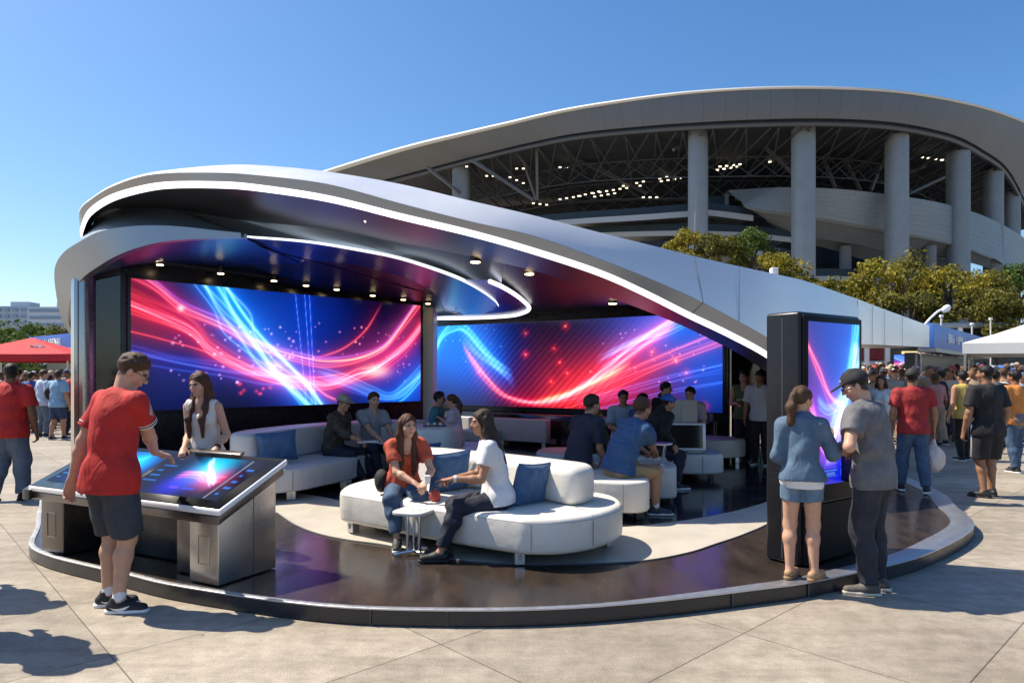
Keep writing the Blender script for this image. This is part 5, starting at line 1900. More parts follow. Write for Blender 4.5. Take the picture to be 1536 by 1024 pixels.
kk_ = lambda u, z: tuple(Tk @ Vector((u, fo, z)))
screen_grid('display', kk_(.075, .76), kk_(KW - .075, .76), kk_(KW - .075, KH - .08), kk_(.075, KH - .08), pk, M['screen'], kq)
ds = thing('dispenser', 'black box fixed to the kiosk front beside the man in the grey tee', 'dispenser', tuple(Tk @ Vector((.66, -.03, .78))))
MB().box((.66, -.11, 1.0), (.2, .16, .46), mat4=Tk).build('case', M['black_plastic'], ds, bevel=.015)
MB().box((.66, -.192, 1.12), (.14, .004, .12), mat4=Tk).build('panel', M['dark_glass'], ds)
MB().cyl(Tk @ Vector((.66, -.11, .757)), .05, .012, 16).build('drip_tray', M['steel_dark'], ds)
# ---------------------------------------------------------------- the people of the photograph
def to_local(loc, yaw, w):
    a = R(yaw)
    d = Vector(w) - Vector(loc)
    return V3(d.x * math.cos(a) - d.y * math.sin(a), d.x * math.sin(a) + d.y * math.cos(a), d.z)


def grip(root, fig, d=.11, dz=.0):
    """world point between the two hands of a posed figure"""
    m = (fig.wr[1] + fig.hd[1] * d + fig.wr[-1] + fig.hd[-1] * d) / 2
    return tuple(Matrix.Rotation(root.rotation_euler.z, 3, 'Z') @ Vector(m) + Vector(root.location) + Vector((0, 0, dz)))


def spawn(label, loc, yaw, hands_w=None, feet_w=None, figkw=None, **kw):
    """hands_w / feet_w: targets in world coordinates"""
    fk = dict(figkw or {})
    if hands_w:
        fk['hands'] = {s_: to_local(loc, yaw, w) for s_, w in hands_w.items()}
    if feet_w:
        fk['feet'] = {}
        for s_, w in feet_w.items():
            p = to_local(loc, yaw, w[:3])
            fk['feet'][s_] = (p[0], p[1], p[2]) + tuple(w[3:])
    fig = Fig(**fk)
    return person(label, loc, yaw, fig, **kw)


W_ = pbr('shoe_white', (.7, .7, .7), .5)
BLK_SHOE = dict(mat=pbr('shoe_black', (.012, .012, .015), .6, bump=.3, bscale=300, bdist=.002))
GREY_SHOE = dict(mat=pbr('shoe_grey', (.10, .09, .08), .7, var=.3, vscale=30), sole=pbr('sole_cream', (.6, .55, .46), .6))
DARK_ALL = dict(mat=BLK_SHOE['mat'], sole=BLK_SHOE['mat'])
TAUPE_SHOE = dict(mat=pbr('shoe_taupe', (.20, .14, .12), .7), sole=pbr('sole_pink', (.4, .3, .27), .6))
FLAT_TAN = dict(mat=pbr('shoe_tan', (.40, .24, .13), .6), sole=pbr('sole_tan', (.28, .18, .10), .6), high=False)
PUMP = dict(mat=BLK_SHOE['mat'], sole=BLK_SHOE['mat'], high=False)
SOCK = pbr('sock_white', (.72, .72, .74), .8)
DENIM = cloth('denim', (.075, .13, .22), var=.5, vscale=7, bump=.3, bscale=500, rough=.85, col2=(.03, .06, .12))
DENIM_L = cloth('denim_light', (.105, .175, .265), var=.45, vscale=9, bump=.3, bscale=500, rough=.85, col2=(.055, .10, .165))
DENIM_D = cloth('denim_dark', (.028, .034, .048), var=.6, vscale=8, bump=.3, bscale=500, rough=.85, col2=(.012, .015, .024))
DENIM_G = cloth('denim_faded', (.13, .17, .22), var=.45, vscale=5, bump=.3, bscale=500, rough=.85, col2=(.06, .085, .13))
NAVY = cloth('navy', (.010, .014, .030), var=.3)
BLACK = cloth('black', (.010, .010, .012), var=.3)
REDC = cloth('red', (.44, .016, .014), var=.10)
REDM = cloth('maroon_red', (.30, .018, .020), var=.12)
WHITE = cloth('white', (.70, .70, .70), var=.05)

# ---- man in red at the touch table
loc = gnd(166, 914)
root, fg = spawn('man in a red jersey with white shoulder stripes touching the tilted screen table', loc, 24,
                 hands_w={1: tp_(.365, .30, .055), -1: (-3.21, 4.98, .92)}, figkw=dict(H=1.84, lean=6, twist=6, head=(44, 34, 0), slump=5, stance=.10, build=1.04, curl=(.45, .5), pelvis=(0, 0.0),
                 poles={1: (.9, -.5, -.5)}, hand_dir={1: (.25, .75, -.3)}, feet={1: (.105, -.015, 0, 62), -1: (-.095, .05, 0, 50)}),
                 skin='fair', hair='brown', hair_style='short', vox=.0068, seed=11,
                 top=dict(mat=REDC, sleeve=.66, hem=.13, loose=.016, neck='crew', wrinkle=.008, trim=(WHITE, cloth('trim_navy', (.03, .03, .09), var=.05))),
                 bottom=dict(mat=cloth('charcoal_twill', (.042, .048, .062), var=.3, vscale=16, col2=(.03, .034, .045)), length=.95, loose=.024, flare=.012, name='shorts', wrinkle=.008),
                 shoes=dict(mat=BLK_SHOE['mat'], swoosh=True), socks=SOCK)
glasses_part(root, fg)
f = Field(fg.nb - .16, fg.nb + .16, .005)
f.cone(fg.nb + fg.u1 * .004 + fg.sy * .006, fg.nb + fg.u1 * .022 + fg.sy * .012, .075, .072, .01)
f.cone(fg.nb - fg.u1 * .05, fg.nb + fg.u1 * .12 + fg.sy * .03, .066, .068, .002, op='sub')
f.cut(fg.nb - fg.u1 * .005, -fg.u1).cut(fg.nb + fg.u1 * .03, fg.u1)
new_mesh('collar', *f.mesh(), WHITE, root)

# ---- woman in the white top behind the table
loc = Vector((-2.80, 6.24, FLOOR))
root, fg = spawn('woman with long brown hair in a sleeveless white top standing behind the touch table', loc, 188,
                 hands_w={-1: at(324, 672, 6.00), 1: at(276, 672, 6.04)}, figkw=dict(H=1.58, female=True, lean=4, head=(10, 13, 0), slump=4, curl=(.5, .9), poles={1: (.25, -.6, -1), -1: (-.25, -.6, -1)}),
                 skin='fair', hair='auburn', hair_style='long', extras=('front',), vox=.0075, seed=12,
                 top=dict(mat=cloth('cream_white', (.66, .63, .58), var=.05), sleeve=0, hem=.10, loose=.012, neck='scoop', name='tank_top'),
                 bottom=dict(mat=NAVY, length=1.95), shoes=BLK_SHOE)
watch_part(root, fg, -1, M['black_plastic'])

# ---- two women on the foreground sofa
ST_ = .525 + .088 - FLOOR
loc = Vector((-1.06, 6.63, FLOOR))
root, fg = spawn('woman with long hair in an orange tee and jeans on the foreground sofa', loc, 168,
                 hands_w={1: at(622, 724, 6.17), -1: at(638, 722, 6.20)}, feet_w={1: (-1.03, 6.13, FLOOR, 8), -1: (-.83, 6.28, FLOOR, -4)},
                 figkw=dict(H=1.58, female=True, sit=ST_, lean=17, slump=14, side=-3, twist=-8, head=(-22, 4, 0), curl=(.7, .9), build=1.04, knees={1: (.25, 1, .4), -1: (-.2, 1, .4)}, poles={1: (.8, -.5, -.3), -1: (-.6, -.4, -.6)}),
                 skin='fair', hair='auburn', hair_style='long', extras=('front',), vox=.0072, seed=13,
                 top=dict(mat=cloth('orange_red', (.46, .075, .035), var=.12), sleeve=.6, hem=.03, loose=.015, neck='scoop'),
                 bottom=dict(mat=DENIM, length=1.80, name='jeans'), shoes=dict(mat=pbr('shoe_mix', (.03, .03, .033), .6)))
wb_ = MB()
bag_c = to_local(loc, 168, (-1.26, 6.60, .66))
f = Field(bag_c - .2, bag_c + .2, .009)
f.ell(bag_c, (.07, .10, .11), .01).ripple(.006, 40, 8)
b_o = new_mesh('waist_bag', *f.mesh(), BLACK, root)
cp = thing('paper_cup', 'small white paper held by the woman in the orange tee', 'paper', tuple(at(640, 722, 6.11)), local=True)
MB().tube([(0, 0, -.02), (.005, 0, .055)], [.022, .030], 12).build('paper', M['white_paint'], cp)

loc = Vector((-.13, 5.98, FLOOR))
root, fg = spawn('woman in a white tee and navy trousers sitting side-on with black strap heels', loc, 263,
                 hands_w={1: at(683, 716, 5.90), -1: at(679, 718, 5.76)}, feet_w={1: (-.585, 5.86, FLOOR, 6), -1: (-.605, 5.715, FLOOR, 0)},
                 figkw=dict(H=1.62, female=True, sit=ST_, lean=7, slump=7, head=(-4, 3, 0), curl=(.8, .8), build=1.06, knees={1: (.05, 1, .5), -1: (-.05, 1, .5)}, poles={1: (.15, -.3, -1), -1: (-.15, -.3, -1)}),
                 skin='tan', hair='dark', hair_style='long', vox=.0072, seed=14,
                 top=dict(mat=cloth('white_tee', (.66, .67, .70), var=.08), sleeve=.58, hem=.06, loose=.016, neck='scoop', wrinkle=.007),
                 bottom=dict(mat=NAVY, length=1.86), shoes=PUMP)
watch_part(root, fg, -1, M['white_paint'], 'wristband', .033)
for sg in (1, -1):
    A_ = fg.an[sg]
    MB().tube([tuple(A_ + V3(.033 * math.cos(a), .010 + .045 * math.sin(a), -.018 - .012 * math.sin(a))) for a in np.linspace(0, 2 * math.pi, 19)], .006, 6).build('ankle_strap', BLK_SHOE['mat'], root)
pn = thing('phone', 'dark phone held by the woman in the white tee', 'phone', grip(root, fg, .10, .012), local=True)
MB().box((0, 0, 0), (.15, .075, .010), R(60), mat4=Matrix.Rotation(R(-15), 4, 'Y')).build('case', M['black_plastic'], pn, bevel=.003, seg=1)

# ---- couple at the kiosk
loc = Vector((2.215, 5.215, .1215))
root, fg = spawn('ponytailed woman in a denim jacket and cut-off shorts at the kiosk', loc, 20,
                 hands_w={1: at(1247, 664, 5.38), -1: at(1186, 690, 5.42)}, figkw=dict(H=1.455, female=True, lean=3, head=(42, 4, 0), stance=.085, curl=(.25, .8), poles={1: (.35, -.3, -1), -1: (-.35, -.5, -1)},
                 hand_dir={1: (.1, .35, 1)}, feet={1: (.085, 0, 0, 28), -1: (-.085, .0, 0, 20)}),
                 skin='fair', hair='brown', hair_style='ponytail', vox=.0065, seed=15,
                 top=dict(mat=DENIM_L, sleeve=1.55, hem=.02, loose=.010, neck='collar', wrinkle=.007, name='jacket'),
                 bottom=dict(mat=cloth('denim_shorts', (.14, .22, .32), var=.4, vscale=14, col2=(.08, .14, .22)), length=.40, loose=.006, flare=.010, name='shorts'), shoes=FLAT_TAN)
f = Field(fg.P - .3, fg.P + .3, .007)
f.ell(fg.P - V3(0, 0, .0), (.184 * fg.k, .138 * fg.k, .20 * fg.k), .02)
f.ripple(.010, 30, 6).cut(fg.P - V3(0, 0, .072), (0, 0, -1)).cut(fg.P + V3(0, 0, .03), (0, 0, 1))
new_mesh('shirt_tail', *f.mesh(), WHITE, root)

loc = gnd(1311, 888)
root, fg = spawn('man in a grey tee, dark jeans and black cap beside the kiosk', loc, 318,
                 hands_w={1: at(1284, 668, 5.42), -1: at(1272, 671, 5.30)}, figkw=dict(H=1.715, lean=5, slump=5, twist=4, head=(-26, 26, 0), stance=.095, curl=(.9, .9), poles={1: (.9, -.3, -.6), -1: (-.9, -.3, -.5)},
                 feet={1: (.10, .0, 0, -8), -1: (-.095, .0, 0, -34)}),
                 skin='fair', hair='black', hair_style='buzz', vox=.0068, seed=16,
                 top=dict(mat=cloth('grey_tee', (.13, .13, .14), var=.25, vscale=10), sleeve=.60, hem=.10, loose=.024, neck='crew', wrinkle=.008),
                 bottom=dict(mat=DENIM_D, length=1.97, loose=.018, name='jeans', wrinkle=.009), shoes=GREY_SHOE)
cp_ = cap_part(root, fg, cloth('cap_black', (.012, .013, .018), var=.2))
mb = MB()
e = [fg.h(-.055 + .012 * math.cos(a), .082 + .006 * math.cos(a), .075 + .008 * math.sin(a)) for a in np.linspace(0, 2 * math.pi, 15)[:-1]]
mb.add([tuple(v + unit(v - fg.hc) * .008) for v in e], [tuple(range(14))])
mb.build('emblem', M['white_paint'], cp_)
glasses_part(root, fg)
pn = thing('phone', 'black phone in the hands of the man with the black cap', 'phone', grip(root, fg, .10, .02), local=True)
MB().box((0, 0, 0), (.072, .145, .009), R(30), mat4=Matrix.Rotation(R(25), 4, 'X')).build('case', M['black_plastic'], pn, bevel=.003, seg=1)

# ---- walkers right
loc = Vector((6.56, 9.42, 0))
root, fg = spawn('man in a black tee and black shorts with a white side stripe', loc, -6,
                 figkw=dict(H=1.80, lean=2, head=(-28, 2, 0), build=1.08, stance=.12, curl=(.7, .7), feet={1: (.12, .06, 0, 10), -1: (-.10, -.06, 0, -30)}),
                 skin='mid', hair='black', hair_style='buzz', vox=.010, seed=17,
                 top=dict(mat=BLACK, sleeve=.72, hem=.12, loose=.03), bottom=dict(mat=cloth('black_shorts', (.013, .012, .016), var=.2), length=.93, loose=.035, flare=.02, name='shorts'), shoes=DARK_ALL)
mb = MB()
P0, P1 = fg.hip[-1] + V3(-.155, .0, .08), fg.kn[-1] + V3(-.115, 0, .05)
mb.beam(P0, P1, .02, .02)
mb.build('side_stripe', M['white_paint'], root, bevel=.004)
loc = Vector((5.36, 9.12, .1165))
root, fg = spawn('man in a dark red tee and blue jeans stepping along the stage edge', loc, 14,
                 figkw=dict(H=1.63, lean=2, head=(30, 2, 0), build=1.06, curl=(.6, .9), feet={1: (.13, -.10, .0, 26), -1: (-.12, .10, 0, -2)}),
                 skin='mid', hair='black', hair_style='buzz', vox=.010, seed=18,
                 top=dict(mat=REDM, sleeve=.66, hem=.09, loose=.026), bottom=dict(mat=DENIM, length=1.96, loose=.018, name='jeans'), shoes=dict(mat=BLK_SHOE['mat']))
cap_part(root, fg, cloth('cap_charcoal', (.03, .028, .03), var=.2), .01)
hw = fg.wr[1] + fg.hd[1] * .09
rw = Matrix.Rotation(R(-14), 3, 'Z') @ Vector(hw) + loc
bg_ = thing('plastic_bag', 'thin white plastic bag carried by the man in the dark red tee', 'bag', tuple(rw), local=True)
f = Field((-.2, -.2, -.5), (.2, .2, .06), .012)
f.ell((0.02, 0, -.30), (.13, .075, .17), .02).cone((.01, 0, -.18), (0, 0, .0), .06, .012, .05).ripple(.012, 40, 3)
m_bag, nt_, b_ = nodes_of('bag_film')
b_.inputs['Base Color'].default_value = (.75, .66, .64, 1)
b_.inputs['Roughness'].default_value = .35
b_.inputs['Transmission Weight'].default_value = .25
new_mesh('film', *f.mesh(), m_bag, bg_)

PEEPS = [
    # label, px head, Y, yaw, H, female, skin, hair, style, top mat, sleeve, bottom mat, length, feet
    ('woman in a white blouse just past the man in the grey tee', 1322, 12.6, 215, 1.66, True, 'tan', 'brown', 'long', WHITE, .3, DENIM_D, 1.95),
    ('man in a navy sleeveless top and beige trousers near the crowd', 1413, 16.6, -40, 1.76, False, 'tan', 'black', 'short', NAVY, 0, cloth('beige', (.42, .33, .25), var=.1), 1.95),
    ('man in a yellow vest just left of the man in the black tee', 1446, 13.4, -14, 1.74, False, 'tan', 'black', 'short', cloth('yellow', (.52, .38, .10), var=.1), 0, BLACK, 1.95),
    ('man in an orange tee and jeans with a grey jacket tied at the waist', 1524, 11.8, -8, 1.74, False, 'mid', 'black', 'short', cloth('orange', (.58, .21, .045), var=.12), .7, DENIM, 1.97),
    ('man in a dark grey tee standing behind the man in the black tee', 1494, 14.6, 5, 1.76, False, 'mid', 'black', 'short', cloth('slate', (.06, .065, .08), var=.15), .7, BLACK, 1.95),
    ('man in a light blue tee with a black bag on his shoulder', 86, 17.7, 12, 1.78, False, 'tan', 'dark', 'short', cloth('sky_blue', (.22, .38, .55), var=.1), .7, cloth('navy_shorts', (.02, .04, .11), var=.2), .9),
    ('man in a pale blue shirt and jeans left of the man with the black bag', 64, 18.4, 30, 1.80, False, 'fair', 'brown', 'short', cloth('pale_blue', (.42, .50, .66), var=.08), .8, DENIM_G, 1.95),
    ('man in a bright red tee and black trousers half hidden by the steel column', 108, 18.9, 25, 1.80, False, 'tan', 'black', 'short', REDC, .8, BLACK, 1.95),
    ('man in a royal blue top and black trousers in front of the left crowd', 45, 19.6, 10, 1.74, False, 'mid', 'black', 'short', cloth('royal', (.03, .07, .25), var=.12), .9, BLACK, 1.95),
]
for i, (lab, px, Y, yaw, H, fem, sk, hc, hs, tm, sl, bm_, ln) in enumerate(PEEPS):
    loc = Vector(((px - CX) / F * Y, Y, 0))
    w = .10 if i % 2 else .04
    root, fg = spawn(lab, loc, yaw, figkw=dict(H=H, female=fem, lean=2, head=((-1) ** i * 15, 3, 0), build=1.0 + .06 * (i % 3), feet={1: (.10, w, 0, 8), -1: (-.10, -w, 0, -8)}),
                     skin=sk, hair=hc, hair_style=hs, vox=.014, seed=30 + i, top=dict(mat=tm, sleeve=sl, hem=.1, loose=.025), bottom=dict(mat=bm_, length=ln, loose=.02, name='trousers' if ln > 1 else 'shorts'), shoes=BLK_SHOE)
    if i == 5:
        f = Field(fg.chest - .4, fg.chest + .4, .014)
        f.ell(fg.t(fg.waist, -.20, -.05, .06), (.12, .10, .17), .02).ripple(.01, 25, 2)
        new_mesh('shoulder_bag', *f.mesh(), BLACK, root)
    if i == 1:
        f = Field(fg.chest - .45, fg.chest + .4, .014)
        f.ell(fg.t(fg.waist, -.20, -.05, -.02), (.10, .10, .20), .02).ripple(.01, 25, 2)
        new_mesh('day_bag', *f.mesh(), cloth('bag_pattern', (.15, .25, .38), var=.6, vscale=25), root)
    if i == 3:
        f = Field(fg.P - .4, fg.P + .4, .014)
        f.ell(fg.P + V3(0, 0, -.02), (.215, .165, .16), .02).ripple(.015, 25, 2).cut(fg.P + V3(0, 0, .10), (0, 0, 1))
        new_mesh('tied_jacket', *f.mesh(), cloth('jacket_grey', (.16, .15, .16), var=.25), root)

# man in red at the far left
loc = gnd(14, 750)
root, fg = spawn('large man in a red tee and faded jeans walking away at the far left', loc, -4,
                 figkw=dict(H=1.82, lean=2, head=(-18, 4, 0), build=1.16, stance=.12, curl=(.7, .6), feet={1: (.15, .05, 0, 10), -1: (-.13, -.12, .02, -8, 20)}),
                 skin='brown', hair='black', hair_style='buzz', vox=.010, seed=21,
                 top=dict(mat=REDC, sleeve=.72, hem=.12, loose=.034), bottom=dict(mat=DENIM_G, length=1.98, loose=.026, flare=.012, name='jeans'), shoes=DARK_ALL)
# two people just outside the left edge, their shadows reach into the picture
for k, (x, y, lab) in enumerate(((-4.55, 5.35, 'man in a navy tee just outside the left edge of the photograph'), (-3.62, 4.38, 'man in a grey tee standing nearest the camera outside the left edge'))):
    spawn(lab, Vector((x, y, 0)), 60, figkw=dict(H=1.8), vox=.018, seed=60 + k, face=False, top=dict(mat=NAVY, sleeve=.7), bottom=dict(mat=DENIM), shoes=BLK_SHOE)

# ---- seated and standing people in the lounge
S2 = .515 + .09 - FLOOR
CAMO = cloth('camouflage', (.075, .058, .04), var=.85, vscale=16, col2=(.018, .015, .012), detail=1)
loc = Vector((-2.62, 9.98, FLOOR))
root, fg = spawn('person in a camouflage top and grey sun hat writing on the left sofa', loc, 108,
                 hands_w={1: at(538, 659, 9.62), -1: at(532, 652, 9.95)}, feet_w={1: (-2.10, 9.68, FLOOR, 14), -1: (-2.0, 9.95, FLOOR, 0)},
                 figkw=dict(H=1.70, sit=S2, lean=9, slump=10, head=(8, 10, 0), curl=(.9, .9), knees={1: (.2, 1, .5), -1: (-.1, 1, .5)}), skin='tan', hair='black', hair_style='buzz', vox=.0095, seed=22,
                 top=dict(mat=CAMO, sleeve=1.35, hem=.05, loose=.022), bottom=dict(mat=NAVY, length=1.95), shoes=TAUPE_SHOE)
cap_part(root, fg, cloth('hat_grey', (.26, .25, .22), var=.2), .009, 'sun_hat', bucket=True)
glasses_part(root, fg)
nt1 = thing('notepad', 'white notepad on the lap of the person in camouflage', 'notepad', tuple(at(552, 662, 9.7)), local=True)
MB().box((0, 0, 0), (.30, .22, .014), R(15)).build('pages', M['white_paint'], nt1, bevel=.003, seg=1)
loc = Vector((-2.18, 10.42, FLOOR))
root, fg = spawn('dark haired man in a grey polo next to the person in camouflage', loc, 138,
                 hands_w={1: at(572, 660, 10.0), -1: at(590, 655, 10.15)}, feet_w={1: (-1.92, 9.95, FLOOR, 0), -1: (-1.72, 10.15, FLOOR, 0)},
                 figkw=dict(H=1.72, sit=S2, lean=10, slump=4, head=(10, 2, 0), curl=(.7, .6), knees={1: (.2, 1, .5), -1: (-.2, 1, .5)}), skin='fair', hair='dark', hair_style='short', vox=.0095, seed=23,
                 top=dict(mat=cloth('heather_grey', (.25, .27, .31), var=.15, vscale=40), sleeve=.62, hem=.05, loose=.02, neck='collar'), bottom=dict(mat=NAVY, length=1.95), shoes=TAUPE_SHOE)
nt2 = thing('tablet', 'white slate on the knees of the man in the grey polo', 'tablet', tuple(at(581, 664, 10.05)), local=True)
MB().box((0, 0, 0), (.26, .20, .012), R(30)).build('case', M['white_paint'], nt2, bevel=.003, seg=1)
# couple
loc = Vector((-1.28, 11.35, FLOOR))
root, fg = spawn('dark haired person in a teal top facing the woman in lilac', loc, 100, hands_w={1: at(668, 628, 11.1), -1: at(672, 634, 11.5)},
                 figkw=dict(H=1.66, sit=S2, lean=6, head=(4, 8, 0), knees={1: (.2, 1, .5), -1: (-.2, 1, .5)}, feet={1: (.12, .40, 0, 0), -1: (-.12, .42, 0, 0)}), skin='tan', hair='black', hair_style='short', vox=.012, seed=24,
                 top=dict(mat=cloth('teal', (.03, .17, .22), var=.2), sleeve=.9, hem=.05), bottom=dict(mat=NAVY), shoes=BLK_SHOE)
glasses_part(root, fg)
loc = Vector((-.92, 11.1, FLOOR))
spawn('woman in a lilac blouse with her hair tied back facing the person in teal', loc, 275, hands_w={1: at(664, 632, 11.3), -1: at(662, 628, 10.9)},
      figkw=dict(H=1.58, female=True, sit=S2, lean=5, head=(-4, 6, 0), build=1.1, knees={1: (.2, 1, .5), -1: (-.2, 1, .5)}, feet={1: (.08, .38, 0, 0), -1: (-.2, .32, 0, 0)}), skin='fair', hair='brown', hair_style='ponytail', vox=.012, seed=25,
      top=dict(mat=cloth('lilac', (.50, .46, .56), var=.1), sleeve=.8, hem=.05), bottom=dict(mat=BLACK), shoes=BLK_SHOE)
ty = thing('tray', 'dark tray of small cups set on the pale sofa back beside the couple', 'tray', (-1.1, 9.95, .936))
MB().box((-1.12, 9.95, .942), (.34, .24, .012), R(5)).build('base', M['black_plastic'], ty, bevel=.004, seg=1)
for k in range(3):
    MB().tube([(-1.22 + .09 * k, 9.93 + .03 * (k % 2), .949), (-1.22 + .09 * k, 9.93 + .03 * (k % 2), .985)], [.018, .022], 12).build('cup', M['white_paint'], ty)

# right group
S6 = .555 + .09 - FLOOR
HEATH = cloth('heather_blue', (.045, .12, .27), var=.45, vscale=9, stretch=(1, 1, 9), col2=(.018, .055, .14))
HEATHN = cloth('heather_navy', (.022, .027, .05), var=.5, vscale=9, stretch=(1, 1, 9), col2=(.010, .012, .026))
loc = Vector((1.19, 7.60, FLOOR))
root, fg = spawn('man in a blue heathered tee and tan shorts on the white bench', loc, 62,
                 hands_w={1: at(982, 676, 7.95), -1: at(962, 672, 8.15)}, feet_w={1: (1.60, 7.62, FLOOR, 34), -1: (1.52, 8.05, FLOOR, 20)},
                 figkw=dict(H=1.76, sit=S6, lean=15, slump=14, side=6, head=(-6, 14, 0), build=1.12, curl=(.8, .8), knees={1: (.2, 1, .6), -1: (-.3, 1, .6)}, poles={1: (.8, -.5, -.5), -1: (-.8, -.4, -.4)}), skin='tan', hair='brown', hair_style='short', vox=.0085, seed=26,
                 top=dict(mat=HEATH, sleeve=.72, hem=.04, loose=.03), bottom=dict(mat=cloth('tan_shorts', (.36, .24, .13), var=.15), length=.97, loose=.024, name='shorts'), shoes=dict(mat=pbr('shoe_denim', (.03, .04, .06), .6)), socks=SOCK)
loc = Vector((.80, 8.20, FLOOR))
root, fg = spawn('dark haired man in a navy tee seated left of the man in blue', loc, 50,
                 hands_w={1: at(905, 690, 8.3), -1: at(890, 640, 8.75)}, feet_w={1: (1.15, 8.75, FLOOR, 20), -1: (.9, 8.95, FLOOR, 0)},
                 figkw=dict(H=1.72, sit=S6, lean=9, slump=12, side=3, head=(14, 10, 0), build=1.0, curl=(.6, .6), knees={1: (.2, 1, .6), -1: (-.3, 1, .6)}), skin='tan', hair='dark', hair_style='short', vox=.0085, seed=27,
                 top=dict(mat=HEATHN, sleeve=.75, hem=.05, loose=.026), bottom=dict(mat=cloth('khaki', (.3, .21, .12), var=.15), length=.97, loose=.02, name='shorts'), shoes=BLK_SHOE)
loc = Vector((1.92, 9.55, FLOOR))
root, fg = spawn('person in a black jacket and bright blue cap bent forward behind the man in blue', loc, 70,
                 hands_w={1: at(1010, 668, 9.3), -1: at(1000, 655, 9.9)}, feet_w={1: (2.25, 9.3, FLOOR, 10), -1: (2.2, 9.75, FLOOR, 0)},
                 figkw=dict(H=1.68, sit=.55, lean=18, slump=14, side=0, head=(10, 18, 0), build=1.1, curl=(.7, .7), knees={1: (.3, 1, .5), -1: (-.2, 1, .5)}), skin='tan', hair='black', hair_style='buzz', vox=.010, seed=28,
                 top=dict(mat=BLACK, sleeve=1.9, hem=.04, loose=.03, neck='hood', name='jacket'), bottom=dict(mat=cloth('plum_dark', (.02, .014, .03), var=.3)), shoes=BLK_SHOE)
cap_part(root, fg, cloth('cap_blue', (.02, .12, .50), var=.15), .009, back=True)
st2 = thing('ottoman', 'low grey stool under the person in the blue cap', 'ottoman', (1.9, 9.55, FLOOR))
cushion(smooth_poly([(1.62, 9.4), (1.95, 9.25), (2.15, 9.45), (2.1, 9.85), (1.75, 9.9)], 4), .225, .56, 'seat', M['leather_grey'], st2)
for x, y in ((1.75, 9.5), (2.0, 9.45), (1.9, 9.75)):
    foot(st2, x, y, 0, False, s=.06)
BACK = [
    ('man facing the camera in the pale blue tee above the man in blue', 933, 11.6, 178, 1.14, False, 'tan', 'black', cloth('pale_tee', (.33, .40, .52), var=.1), (0, 6)),
    ('dark haired person in a royal blue top beside the blue cap', 957, 11.0, 60, 1.12, False, 'tan', 'black', cloth('royal_b', (.02, .06, .24), var=.1), (0, 4)),
    ('man in a black hooded jacket with glasses behind the folded board', 992, 12.0, 150, 1.26, False, 'fair', 'black', BLACK, (-30, 8)),
    ('person in a lavender shirt reading behind the folded board', 1037, 11.7, 205, 1.21, False, 'fair', 'black', cloth('lavender', (.42, .38, .48), var=.1), (10, 8)),
    ('person in a pale grey top behind the man in the navy tee', 884, 10.4, 80, 1.04, True, 'fair', 'light', cloth('mist', (.38, .38, .41), var=.1), (0, 10)),
    ('woman in dark clothes with light hair between the navy and blue shirted men', 905, 10.2, 300, 1.02, True, 'fair', 'light', BLACK, (0, 12)),
]
for i, (lab, px, Y, yaw, zh, fem, sk, hc, tm, hd) in enumerate(BACK):
    H = 1.68 if not fem else 1.6
    loc = Vector(((px - CX) / F * Y, Y, FLOOR))
    topz = CAMZ + (HZ - {933: 585, 957: 590, 992: 573, 1037: 580, 884: 612, 905: 622}[px]) / F * Y
    sit = topz - FLOOR - .475 * H
    root, fg = spawn(lab, loc, yaw, figkw=dict(H=H, female=fem, sit=sit, lean=6, slump=5, head=(hd[0], hd[1], 0), hands={1: V3(.12, .34, sit + .14), -1: V3(-.12, .34, sit + .14)},
                     knees={1: (.2, 1, .5), -1: (-.2, 1, .5)}, feet={1: (.12, .42, 0, 0), -1: (-.12, .40, 0, 0)}), skin=sk, hair=hc, hair_style='long' if i == 5 else 'short', vox=.0115, seed=70 + i,
                     top=dict(mat=tm, sleeve=.8 if i not in (2, 5) else 1.9, hem=.05, neck='hood' if i == 2 else 'crew'), bottom=dict(mat=NAVY), shoes=BLK_SHOE)
    if i in (0, 2, 3):
        glasses_part(root, fg)
    stl = thing('stool', ['round stool under the man in the pale blue tee', 'round stool under the person in royal blue', 'round stool under the man in the hooded jacket', 'round stool under the reader in lavender',
                          'round stool under the person in pale grey', 'round stool under the light haired woman in dark clothes'][i], 'stool', tuple(loc), group=None)
    MB().cyl(loc + Vector((0, 0, .32 if sit > .4 else sit - .2)), .19, max(.05, sit - .41), 24).build('seat', M['leather_grey'], stl, bevel=.02)
    MB().cyl(loc, .12, max(.05, (.32 if sit > .4 else sit - .2) - .001), 20).build('base', M['black_plastic'], stl)
